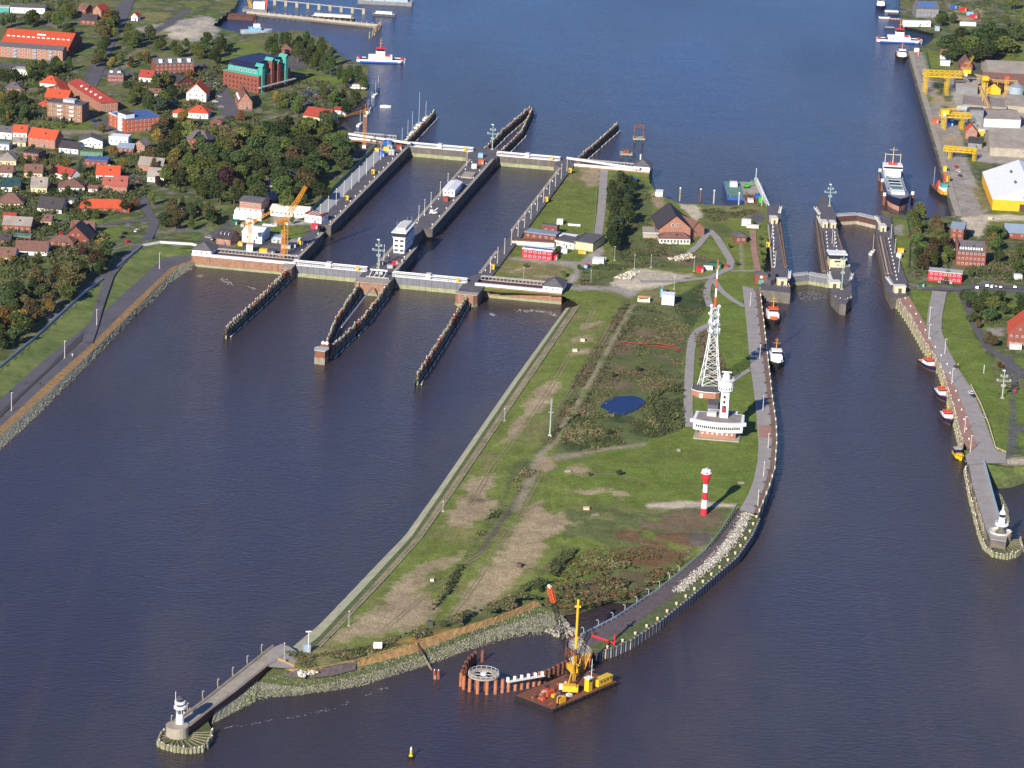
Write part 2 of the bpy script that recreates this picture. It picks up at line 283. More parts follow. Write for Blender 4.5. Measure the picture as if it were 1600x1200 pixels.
# ---------------------------------------------------------------- scattered stuff joined into one mesh
def scatter_in(poly_px, n, z, zz=None):
    P = WL(poly_px, z); a = np.array([(p[0], p[1]) for p in P]); out = []
    while len(out) < n:
        x = RNG.uniform(a[:, 0].min(), a[:, 0].max(), 4 * n); y = RNG.uniform(a[:, 1].min(), a[:, 1].max(), 4 * n); k = inside(x, y, a); out += list(zip(x[k], y[k]))
        if not k.any(): break
    return out[:n]
def fast_mesh(name, V, Fq, m, mi=None):
    k = Fq.shape[1]; me = bpy.data.meshes.new(name); me.vertices.add(len(V)); me.vertices.foreach_set('co', np.asarray(V, np.float32).ravel()); me.loops.add(Fq.size); me.loops.foreach_set('vertex_index', Fq.ravel().astype(np.int32))
    me.polygons.add(len(Fq)); me.polygons.foreach_set('loop_start', np.arange(0, Fq.size, k, dtype=np.int32)); me.polygons.foreach_set('loop_total', np.full(len(Fq), k, np.int32))
    for q in (m if isinstance(m, list) else [m]): me.materials.append(M[q])
    if mi is not None: me.polygons.foreach_set('material_index', np.asarray(mi, np.int32))
    me.update(calc_edges=True); return me
def leaf_quads(C, size, up=.3):       # random leaf-clump quads at centres C
    n = len(C); a = RNG.normal(size=(n, 3)); a /= np.linalg.norm(a, axis=1)[:, None]; b = RNG.normal(size=(n, 3)); b -= (b * a).sum(1)[:, None] * a; b /= np.linalg.norm(b, axis=1)[:, None]
    s = np.asarray(size).reshape(-1, 1) * RNG.uniform(.6, 1.3, (n, 1)); a = a * s; b = b * s * .75
    V = np.stack([C - a - b * .6, C + a * .4 - b, C + a + b * .6, C - a * .5 + b], 1).reshape(-1, 3); return V, np.arange(4 * n).reshape(-1, 4)
def leafm(name, rgb, rnd=1.0, tr=.25):
    m = mat(name, rgb, rough=.85, var=.42, scale=.55, spec=.08, obj_rand=rnd); nt = m.node_tree; N = nt.nodes; p = N['Principled BSDF']; t = N.new('ShaderNodeBsdfTranslucent'); mx = N.new('ShaderNodeMixShader'); mx.inputs[0].default_value = tr
    nt.links.new(p.inputs['Base Color'].links[0].from_socket, t.inputs[0]); nt.links.new(p.outputs[0], mx.inputs[1]); nt.links.new(t.outputs[0], mx.inputs[2]); nt.links.new(mx.outputs[0], N['Material Output'].inputs[0]); M[name] = m
for nm, c in [('leaf_green', (.095, .125, .036)), ('leaf_dark', (.06, .088, .034)), ('leaf_light', (.15, .185, .055)), ('leaf_brown', (.115, .095, .045)), ('leaf_rust', (.18, .11, .042)), ('leaf_purple', (.075, .038, .04)), ('leaf_yellow', (.26, .20, .05)), ('leaf_blue', (.07, .10, .065))]: leafm(nm, c)
leafm('weed_green', (.105, .13, .052), 0); leafm('weed_brown', (.16, .13, .08), 0); leafm('weed_rust', (.19, .105, .055), 0); leafm('weed_yellow', (.23, .205, .11), 0); leafm('weed_dark', (.075, .09, .042), 0)
def tufts(name, patches, label, cat='scrub'):      # patches: (poly px, n, z, height, size, [material indices])
    ms = ['weed_green', 'weed_brown', 'weed_rust', 'weed_yellow', 'weed_dark']; VV, MI = [], []
    for poly, n, z, h, sz, pick in patches:
        p = np.array(scatter_in(poly, n, z))
        if not len(p): continue
        k = 7; keep = fbm(p[:, 0], p[:, 1], 13, 77) > (.47 if z > 5 and h < 2 else .38)
        if z > 5: keep &= ~inside(p[:, 0], p[:, 1], [(q.x, q.y) for q in POND])
        p = p[keep]; hh = RNG.uniform(.3, 1, (len(p), 1, 1)) * h
        c = np.repeat(np.c_[p, np.full(len(p), z)][:, None, :], k, 1) + RNG.normal(0, 1, (len(p), k, 3)) * np.array([sz * 1.1, sz * 1.1, 0]); c[:, :, 2] += RNG.uniform(.05, 1, (len(p), k)) * hh[:, :, 0]
        V, Fq = leaf_quads(c.reshape(-1, 3), sz); VV.append(V)
        w = fbm(p[:, 0], p[:, 1], 16, 55); sel = np.array(pick)[np.clip((w * 1.9 - .45 + RNG.normal(0, .12, len(p))) * len(pick), 0, len(pick) - 1).astype(int)]; MI.append(np.repeat(sel, k))
    V = np.concatenate(VV); o = link(name, fast_mesh(name, V, np.arange(len(V)).reshape(-1, 4), ms, np.concatenate(MI))); return tag(o, label, cat, kind='stuff')
def rocks(name, pts, rmin, rmax, ms, label, cat='stones', sink=.3):   # pts (n,3)
    P = np.asarray(pts, float); n = len(P); base = np.array([(1, 0, 0), (-1, 0, 0), (0, 1, 0), (0, -1, 0), (0, 0, 1), (0, 0, -1), (.6, .6, .6), (-.6, .6, .5), (.6, -.6, .5), (-.6, -.6, .6)]); tri = np.array([(0, 2, 6), (2, 4, 6), (4, 0, 6), (2, 1, 7), (1, 4, 7), (4, 2, 7), (3, 0, 8), (0, 4, 8), (4, 3, 8), (1, 3, 9), (3, 4, 9), (4, 1, 9), (2, 0, 5), (1, 2, 5), (3, 1, 5), (0, 3, 5)])
    s = RNG.uniform(rmin, rmax, (n, 1, 1)) * RNG.uniform(.65, 1.35, (n, 10, 3)); th = RNG.uniform(0, 6.28, n); c, q = np.cos(th), np.sin(th); B = base[None] * s; B = np.stack([B[..., 0] * c[:, None] - B[..., 1] * q[:, None], B[..., 0] * q[:, None] + B[..., 1] * c[:, None], B[..., 2] * .8], 2)
    V = (B + P[:, None, :]).reshape(-1, 3); Fq = (tri[None] + (np.arange(n) * 10)[:, None, None]).reshape(-1, 3); mi = np.repeat(RNG.integers(0, len(ms), n), len(tri))
    return tag(link(name, fast_mesh(name, V, Fq, ms, mi)), label, cat, kind='stuff')
# ================================================================ the setting: water and land
def water_mat():
    m = bpy.data.materials.new('water'); m.use_nodes = True; nt = m.node_tree; N = nt.nodes; L = nt.links; p = N['Principled BSDF']; p.inputs['IOR'].default_value = 1.33; p.inputs['Specular IOR Level'].default_value = .5
    g = N.new('ShaderNodeNewGeometry')
    def noise(scale, detail=4, rough=.55, stretch=(1, 1, 1), rot=0.0):
        mp = N.new('ShaderNodeMapping'); mp.inputs['Scale'].default_value = stretch; mp.inputs['Rotation'].default_value = (0, 0, rot); n = N.new('ShaderNodeTexNoise'); n.inputs['Scale'].default_value = scale; n.inputs['Detail'].default_value = detail; n.inputs['Roughness'].default_value = rough
        L.new(g.outputs['Position'], mp.inputs['Vector']); L.new(mp.outputs[0], n.inputs['Vector']); return n.outputs[0]
    def rng(s, a, b, c, d):
        r = N.new('ShaderNodeMapRange'); r.inputs[1].default_value = a; r.inputs[2].default_value = b; r.inputs[3].default_value = c; r.inputs[4].default_value = d; L.new(s, r.inputs[0]); return r.outputs[0]
    mx = N.new('ShaderNodeMix'); mx.data_type = 'RGBA'; mx.inputs[6].default_value = (.041, .031, .034, 1); mx.inputs[7].default_value = (.062, .045, .040, 1)
    big = noise(.011, 4, .6, (1, .28, 1), .25); sk = noise(.035, 3, .55, (1, .05, 1)); ad = N.new('ShaderNodeMath'); ad.operation = 'MAXIMUM'; L.new(rng(big, .5, .66, 0, 1), ad.inputs[0]); L.new(rng(sk, .56, .7, 0, .8), ad.inputs[1]); L.new(ad.outputs[0], mx.inputs[0]); sp = N.new('ShaderNodeSeparateXYZ'); L.new(g.outputs['Position'], sp.inputs[0]); m2 = N.new('ShaderNodeMix'); m2.data_type = 'RGBA'; m2.inputs[7].default_value = (.024, .046, .11, 1); L.new(rng(sp.outputs[1], 380, 1100, 0, 1), m2.inputs[0]); L.new(mx.outputs[2], m2.inputs[6]); L.new(m2.outputs[2], p.inputs['Base Color'])   # silty river, clearer canal; bluing with distance also paints airlight into base colour
    wind = noise(.006, 3, .5, (1, .35, 1), -.2); L.new(rng(wind, .35, .65, .09, .2), p.inputs['Roughness'])
    w1 = noise(.42, 3, .6, (.55, 1, 1), .6); w2 = noise(1.1, 3, .6, (.6, 1, 1), .5); w3 = noise(.05, 3, .5, (.6, 1, 1), .5)
    a = N.new('ShaderNodeMath'); a.operation = 'MULTIPLY_ADD'; a.inputs[1].default_value = .45; L.new(w2, a.inputs[0]); L.new(w1, a.inputs[2])
    b = N.new('ShaderNodeMath'); b.operation = 'MULTIPLY_ADD'; b.inputs[1].default_value = .7; L.new(w3, b.inputs[0]); L.new(a.outputs[0], b.inputs[2])
    bp = N.new('ShaderNodeBump'); bp.inputs['Distance'].default_value = 1.0; L.new(rng(wind, .38, .62, .3, .95), bp.inputs['Strength']); L.new(b.outputs[0], bp.inputs['Height']); L.new(bp.outputs[0], p.inputs['Normal'])
    return m
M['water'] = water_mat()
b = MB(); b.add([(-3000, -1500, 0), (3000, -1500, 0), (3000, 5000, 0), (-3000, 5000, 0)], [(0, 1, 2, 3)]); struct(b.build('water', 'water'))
b = MB(); b.add([(-3000, -1500, -6), (3000, -1500, -6), (3000, 5000, -6), (-3000, 5000, -6)], [(0, 1, 2, 3)]); M['bed'] = mat('bed', (.06, .05, .04)); struct(b.build('river_bed', 'bed'))
ZI, ZL, ZT = 6.0, 7.0, 4.0
# ---------------------------------------------------------------- lock frame: s across the chambers, t along them
_A = [W(461, 432), W(566, 442), W(617, 450), W(723, 460)]; _B = [W(639, 245), W(732, 253), W(779, 259), W(868, 268)]
_ax = sum(((b_ - a_).normalized() for a_, b_ in zip(_A, _B)), Vector()).normalized(); _gx = Vector((_ax.y, -_ax.x, 0)); LROT = math.atan2(_gx.y, _gx.x); LO = _A[0].copy()
def Lk(s, t, z=0.0): p = LO + _gx * s + _ax * t; return Vector((p.x, p.y, z))
def toL(p): d = Vector(p) - LO; return d.dot(_gx), d.dot(_ax)
# ---------------------------------------------------------------- island
west_water = [(883, 482), (798, 598), (672, 780), (630, 838), (600, 868), (500, 972), (452, 1012)]
west_conc = [(890, 480), (806, 600), (683, 780), (643, 838), (621, 862), (500, 993), (466, 1020)]
west_dark = [(895, 480), (812, 600), (690, 780), (650, 838), (615, 878), (500, 1003), (474, 1022)]
west_line = [(906, 476), (822, 600), (700, 780), (660, 838), (605, 900), (500, 1011), (484, 1024)]
south_top = [(432, 1026), (476, 1046), (552, 1032), (652, 1000), (720, 980), (778, 962), (838, 938)]
south_or0 = [(430, 1040), (476, 1056), (556, 1043), (644, 1021), (720, 992), (778, 972), (846, 946)]
south_grn = [(402, 1066), (470, 1074), (520, 1066), (600, 1046), (680, 1018), (760, 985), (860, 957)]
south_wat = [(395, 1098), (440, 1091), (520, 1081), (568, 1073), (616, 1057), (676, 1039), (720, 1023), (770, 1007), (800, 999), (852, 994), (885, 982)]
rail_line = [(1151, 792), (1126, 832), (1102, 862), (1066, 893), (1030, 922), (962, 967), (907, 995)]
pile_line = [(1187, 810), (1175, 837), (1152, 870), (1117, 900), (1080, 932), (1030, 972), (987, 1000), (960, 1012), (930, 1022)]
quay_line = [(1186, 452), (1193, 512), (1197, 548), (1203, 600), (1204, 612), (1211, 660), (1212, 688), (1209, 730), (1200, 760), (1183, 802)]
island_px = [(882, 462)] + west_line + [(460, 1040), (476, 1046), (552, 1032), (652, 1000), (720, 980), (778, 962), (838, 938), (850, 950), (875, 962), (905, 958), (946, 942), (988, 942), (1010, 930), (1030, 918), (1066, 890), (1102, 860), (1126, 830), (1151, 792), (1178, 798)] + [(u - 3, v) for u, v in quay_line[::-1]] + [(1190, 440), (1204, 330), (1196, 318), (1140, 322), (1060, 318), (1030, 305), (1016, 290), (1010, 268), (890, 258), (800, 372), (742, 442), (760, 455)]
_pool = WL([(840, 975), (862, 964), (905, 958), (946, 942), (988, 942), (1010, 928)], .2)
_sw = WL(west_line, 6)
def h_island(x, y):
    d = segdist(x, y, [(p.x, p.y) for p in _pool]); z = np.minimum(6.0, .3 + d * .085 + .6 * (fbm(x, y, 14, 5) - .5)); return z + .5 * (fbm(x, y, 25, 9) - .5) * (z > 5.5)
def T(hf, u, v, z=5.0):
    for _ in range(4): p = W(u, v, z); z = float(hf(np.array([p.x]), np.array([p.y]))[0])
    return W(u, v, z)
isl_cov = [
 ('lawn', [(1125, 436), (1165, 440), (1168, 470), (1195, 640), (1195, 700), (1180, 760), (1155, 790), (1000, 795), (900, 770), (850, 725), (870, 708), (1010, 690), (1070, 668), (1072, 600), (1080, 520), (1105, 470)], 1),
 ('scrub', [(985, 478), (1060, 462), (1100, 438), (1118, 455), (1112, 480), (1078, 515), (1066, 600), (1066, 672), (1010, 692), (930, 706), (868, 712), (880, 670), (925, 600), (965, 520)], 2),
 ('brown', [(985, 478), (1050, 470), (1075, 520), (1066, 560), (1000, 570), (950, 560)], 5, .45), ('brown', [(940, 560), (1060, 580), (1066, 640), (950, 640), (910, 640)], 5, .4), ('darkgreen', [(1060, 462), (1112, 440), (1108, 480), (1080, 512), (1070, 505), (1050, 480)], 2), ('darkgreen', [(1000, 630), (1066, 610), (1066, 670), (1010, 690), (930, 705), (880, 705), (890, 670)], 3, .55),
 ('brown', [(1085, 520), (1110, 515), (1140, 590), (1130, 610), (1100, 580)], 3),
 ('dry', [(890, 476), (925, 470), (850, 600), (760, 740), (690, 840), (640, 880), (700, 780), (822, 600)], 3, .35), ('grass', [(912, 478), (970, 462), (950, 520), (870, 640), (820, 660), (800, 690), (735, 745), (680, 840), (600, 920), (560, 960), (520, 1000), (600, 905)], 2, .62),
 ('dirt', [(908, 508), (945, 500), (930, 512), (905, 515)], 3), ('dirt', [(888, 530), (930, 522), (928, 532), (890, 540)], 3), ('dirt', [(892, 547), (925, 545), (925, 552), (890, 556)], 3), ('dirt', [(838, 610), (872, 590), (878, 602), (850, 640), (815, 660), (800, 672), (808, 650)], 4), ('dirt', [(803, 660), (830, 664), (800, 690), (770, 698), (790, 680)], 4),
 ('dirt', [(735, 748), (780, 742), (785, 752), (762, 775), (790, 790), (765, 812), (735, 826), (690, 826), (695, 800), (720, 780)], 5), ('brown', [(728, 774), (775, 778), (778, 786), (730, 784)], 3), ('dirt', [(640, 888), (735, 860), (735, 868), (700, 888), (650, 898)], 4), ('dirt', [(622, 905), (668, 888), (668, 912), (640, 926), (672, 920), (690, 945), (670, 975), (610, 992), (540, 1006), (500, 1016), (520, 996), (570, 962), (600, 940)], 5),
 ('dirt', [(822, 788), (846, 778), (852, 790), (862, 800), (896, 802), (892, 830), (858, 842), (845, 872), (815, 888), (790, 915), (770, 935), (745, 952), (700, 950), (712, 936), (745, 900), (765, 870), (800, 835)], 4),
 ('dirt', [(880, 730), (940, 728), (930, 745), (880, 742)], 4, .5), ('dirt', [(885, 765), (980, 762), (990, 778), (900, 782)], 4, .45), ('dirt', [(1010, 788), (1070, 780), (1110, 785), (1020, 796)], 3, .6),
 ('scrub', [(978, 470), (985, 474), (866, 690), (842, 715), (846, 690), (900, 590)], 1.5), ('brown', [(978, 466), (984, 470), (864, 688), (852, 690), (920, 570)], 1.2, .6), ('scrub', [(850, 690), (842, 722), (790, 770), (790, 800), (740, 860), (700, 930), (660, 960), (690, 930), (720, 880), (780, 790), (800, 730)], 2, .7), ('mud', [(836, 730), (842, 730), (780, 830), (735, 885), (730, 885), (790, 800)], 1),
 ('track', [(985, 478), (996, 474), (872, 690), (850, 712), (842, 735), (815, 800), (800, 800), (836, 712), (862, 690)], 1, .8), ('dirt', [(846, 711), (862, 715), (868, 730), (850, 738), (836, 728)], 1),
 ('track', [(862, 712), (930, 702), (1010, 692), (1010, 696), (930, 708), (870, 722)], 1), ('sand', [(1010, 788), (1080, 784), (1150, 788), (1150, 793), (1060, 795), (1010, 794)], .6),
 ('scrub', [(890, 790), (1000, 798), (1148, 794), (1120, 838), (1060, 892), (1000, 935), (890, 960), (850, 945), (760, 958), (830, 905), (880, 850)], 3, .8, 5), ('lawn', [(870, 860), (950, 850), (960, 880), (900, 905), (820, 925), (800, 920), (850, 890)], 5), ('brown', [(990, 800), (1140, 796), (1120, 830), (1010, 840)], 6, .6, 5), ('rust', [(960, 830), (1080, 830), (1090, 860), (1040, 890), (980, 900), (890, 945), (860, 950), (900, 915)], 7, .6, 4), ('marsh', [(880, 915), (1000, 890), (1060, 885), (1010, 925), (946, 940), (880, 960)], 5, .6, 3), ('mud', [(1075, 832), (1120, 832), (1105, 855), (1080, 850)], 3),
 ('dry', [(440, 1020), (500, 1012), (560, 1015), (640, 990), (640, 1004), (550, 1032), (476, 1046)], 2, .6), ('scrub', [(440, 1015), (480, 1020), (560, 1012), (650, 985), (650, 1002), (552, 1032), (476, 1046), (440, 1030)], 2, .6), ('scrub', [(650, 985), (720, 955), (800, 930), (840, 925), (840, 940), (720, 985), (652, 1002)], 2), ('orange', [(556, 1024), (650, 994), (720, 972), (778, 955), (838, 932), (838, 942), (720, 985), (652, 1004)], 1.5, .6), ('path', [(0, 0)], 1),
 # upper part of the island
 ('grass', [(880, 290), (945, 270), (938, 350), (930, 372), (900, 352), (822, 358), (850, 320)], 1), ('dry', [(892, 262), (945, 262), (942, 292), (900, 285), (870, 290)], 3, .7), ('dirt', [(905, 265), (940, 265), (940, 290), (915, 292)], 4), ('scrub', [(960, 270), (1005, 280), (1030, 310), (1020, 350), (1060, 385), (1085, 400), (1120, 410), (1100, 420), (985, 420), (955, 400)], 3), ('grass', [(965, 300), (1020, 300), (1030, 330), (985, 350)], 4, .6), ('dirt', [(1015, 300), (1030, 300), (1040, 325), (1025, 325)], 1.5), ('brown', [(1000, 380), (1060, 390), (1120, 410), (1060, 420), (985, 415)], 4, .5), ('rubble', [(1040, 402), (1080, 395), (1090, 402), (1060, 408)], 3, .8),
 ('dry', [(742, 442), (800, 405), (830, 400), (890, 402), (880, 440), (860, 452), (800, 430)], 3, .7), ('dirt', [(790, 420), (880, 405), (885, 425), (860, 445), (810, 436)], 5, .6), ('gravel', [(790, 402), (905, 410), (925, 395), (938, 380), (945, 395), (915, 425), (888, 448), (882, 444), (900, 420), (880, 415), (800, 406)], 1), ('scrub', [(905, 425), (940, 410), (985, 415), (965, 430), (955, 448), (905, 448)], 2), ('sand', [(953, 440), (985, 422), (1005, 420), (1090, 430), (1040, 448), (1000, 456), (955, 450)], 3), ('gravel', [(888, 444), (955, 447), (1000, 455), (985, 468), (960, 455), (890, 452)], 1.5), ('grass', [(900, 455), (955, 458), (985, 470), (960, 470), (905, 470)], 2), ('dry', [(1000, 454), (1030, 452), (1040, 470), (1000, 474)], 2),
 ('grass', [(1130, 350), (1200, 345), (1205, 425), (1130, 425), (1118, 395), (1110, 375)], 1.5), ('dry', [(1090, 325), (1195, 320), (1185, 340), (1105, 350)], 3), ('scrub', [(1095, 330), (1160, 322), (1150, 345), (1100, 348)], 3, .6), ('scrub', [(1100, 350), (1140, 350), (1145, 370), (1115, 380)], 3), ('asphalt', [(1160, 345), (1190, 330), (1196, 345), (1175, 350)], 1),
 ('track', [(1155, 378), (1160, 378), (1163, 425), (1157, 425)], .5), ('sand', [(1060, 318), (1090, 322), (1100, 340), (1085, 345), (1070, 330)], 2)]
isl_cov = [c for c in isl_cov if c[0] != 'path']
_low = {(850, 950), (875, 962), (905, 958), (946, 942), (988, 942), (1010, 930)}
land('island_ground', [W(u, v, .2 if (u, v) in _low else 6) for u, v in island_px], 1.15, 'grass', isl_cov, h_island)
M['bank_concrete'] = mat('bank_concrete', (.36, .36, .24), var=.2, scale=.15)
loft('concrete_bank', [WL(west_water, -.6), WL(west_conc, 3.2)], 'bank_concrete', 80, 4, .05)
loft('bank_verge', [WL(west_conc, 3.2), WL(west_dark, 4.3)], 'stone_green', 80, 3, .06); M['verge_earth'] = mat('verge_earth', (.24, .20, .115), var=.4, scale=.12, bump=.4)
loft('earth_strip', [WL(west_dark, 4.3), WL(west_line, 6.05)], 'verge_earth', 80, 3, .06)
ribbon('drain_channel', WL([(u, v) for u, v in west_line[:-1]], 6.5), .55, 'concrete')
loft('riprap_bed', [WL(south_wat, -.6), WL(south_grn + [(880, 962)], 1.6)], 'stone_grey', 90, 6, .16)
loft('green_shore', [WL(south_grn + [(880, 962)], 1.6), WL(south_or0, 3.2)], 'stone_green', 90, 4, .1)
loft('lichen_shore', [WL(south_or0, 3.2), WL(south_top, 6.1)], 'lichen', 90, 4, .12)
loft('lava_shore', [WL([(440, 1056), (476, 1060), (520, 1056), (556, 1046)], 3.35), WL([(470, 1044), (500, 1040), (530, 1036), (558, 1030)], 6.0)], 'stone_dark', 30, 3, .1)
# dam between the railing and the pile wall
def mixl(a, b, k, n=40): return [Vector(p) for p in (resample(a, n) * (1 - k) + resample(b, n) * k)]
_ra, _pi = WL(rail_line, 5.2), WL(pile_line, 4.2)
loft('dam_inner_slope', [[Vector((p.x - 2.5, p.y + 1.5, -.5)) for p in _ra], [Vector(p) for p in _ra]], 'stone_dark', 40, 2)
loft('dam_pavement', [_ra, mixl(_ra, _pi, .55)], 'stone_dark', 50, 2)
loft('dam_verge', [mixl(_ra, _pi, .55), _pi], 'stone_green', 50, 3, .12)
# island quay paving
quay_in = [(1160, 446), (1166, 500), (1171, 560), (1178, 612), (1182, 650), (1185, 690), (1184, 720), (1177, 752), (1168, 775), (1155, 797)]
loft('quay_paving', [WL(quay_in, 6.35), WL([(u - 6, v) for u, v in quay_line], 6.35)], 'path_grey', 70, 2)
loft('quay_coping', [WL([(u - 6, v) for u, v in quay_line], 6.36), WL(quay_line, 6.36)], 'quay_brown', 70, 1)
sheet('red_paving', WL([(1186, 665), (1205, 665), (1206, 684), (1186, 684)], 6.40), 'paving_red')
loft('quay_wall', [WL(quay_line, 6.36), [Vector((p.x, p.y, -3)) for p in WL(quay_line, 6.36)]], 'concrete_dark', 70, 2)
for nm, pl, w in [('island_path', [(1078, 668), (1075, 640), (1076, 600), (1079, 550), (1082, 530), (1092, 516), (1108, 508), (1120, 500)], 5.0), ('island_path', [(1110, 480), (1104, 462), (1106, 446), (1114, 436)], 4.5), ('island_path', [(1114, 436), (1122, 448), (1130, 458), (1146, 470), (1164, 480)], 4.0), ('island_path', [(1138, 600), (1155, 588), (1172, 578)], 3.5), ('island_path', [(1000, 440), (1060, 440), (1110, 434), (1140, 420), (1142, 408), (1130, 388), (1120, 372), (1108, 360)], 5), ('island_path', [(1108, 362), (1090, 385), (1075, 398)], 4.5), ('island_path', [(944, 266), (942, 300), (939, 335), (934, 372)], 5.5), ('island_path', [(1142, 424), (1180, 424)], 3), ('brick_path', [(1176, 360), (1178, 390), (1184, 424)], 4)]:
    ribbon(nm, [T(h_island, u, v, 6) + Vector((0, 0, .32)) for u, v in pl], w, 'paving_red' if nm == 'brick_path' else 'path_grey')
for pl in ([(968, 486), (940, 535), (905, 590), (872, 640), (842, 672), (806, 690)], [(930, 480), (905, 530), (870, 590), (838, 640), (800, 692), (770, 730), (735, 790)], [(846, 736), (815, 800), (780, 850), (745, 905), (700, 960), (672, 985)], [(862, 730), (905, 742), (960, 740), (1010, 752)], [(760, 860), (720, 885), (660, 930), (600, 985)]):
    for dx in (-1.0, 1.0): ribbon('wheel_rut', [Vector((q[0] + dx, q[1], float(h_island(np.array([q[0] + dx]), np.array([q[1]]))[0]) + .1)) for q in resample(WL(pl, 6), 30)], .55, 'verge_earth')
_p = WL([(938, 636), (945, 626), (960, 620), (985, 618), (1004, 622), (1008, 630), (996, 640), (975, 648), (958, 648), (938, 636)], 6.42); _c = sum(_p[:-1], Vector()) / 9; POND = [_c + (Vector(q) - _c) * random.uniform(.76, .96) for q in resample(_p, 46)[:-1]]; b = MB(); pp = [_c + (Vector(q) - _c) * random.uniform(.93, 1.06) for q in resample(_p, 60)[:-1]]; b.add([tuple(p) for p in pp], [tuple(range(len(pp) - 1, -1, -1))]); 
_pm = mat('pond_water', (.008, .014, .05), rough=.08, var=.2, spec=.5); M['pond_water'] = _pm; po = struct(b.build('pond', 'pond_water'))  # blue base colour has the sky's reflection painted in
if po.data.polygons[0].normal.z < 0: po.data.flip_normals()
# ---------------------------------------------------------------- left bank: town, dike
wall_a = [(-30, 597), (0, 574), (53, 530), (93, 493), (128, 461), (160, 437)]; wall_b = [(182, 419), (222, 385), (250, 380), (300, 383), (310, 386)]
dike_top = wall_a + [(170, 428)] + wall_b; dike_grass = [(-30, 648), (0, 624), (67, 564), (128, 515), (141, 503), (155, 493), (213, 441), (256, 402), (308, 398)]
dike_asph = [(-30, 692), (0, 667), (80, 593), (144, 537), (197, 484), (267, 418), (306, 404)]; dike_or = [(-30, 704), (0, 680), (80, 609), (149, 544), (200, 494), (276, 418), (306, 408)]; dike_wat = [(-30, 735), (8, 700), (67, 644), (133, 577), (213, 495), (267, 444), (306, 418)]
_lw = [Lk(0, -10), Lk(0, 345)]; _dw = WL(dike_top, 7)
def h_town(x, y):
    d1 = segdist(x, y, [(p.x, p.y) for p in _lw]); d2 = segdist(x, y, [(p.x, p.y) for p in _dw])
    z = 4 + 2.75 * np.clip((95 - d1) / 30, 0, 1); z = np.maximum(z, np.minimum(7, 4 + np.clip((22 - d2) / 12, 0, 1) * 2.85)); return z + .25 * (fbm(x, y, 30, 4) - .5) * (z < 6.9)
TT = lambda u, v: T(h_town, u, v)
town_px = [(-60, 620), (0, 576), (53, 532), (93, 495), (128, 463), (170, 430), (182, 420), (222, 386), (250, 382), (308, 388), (330, 392), (455, 408)]
town_w = WL(town_px, 7) + [Lk(-8, 12), Lk(-8, 330), Lk(-70, 335)] + WL([(546, 166), (570, 150), (576, 138), (570, 120), (574, 104), (530, 88), (512, 66), (468, 48), (408, 52), (382, 56), (330, 40), (368, 8), (380, -40), (-80, -40)], 4)
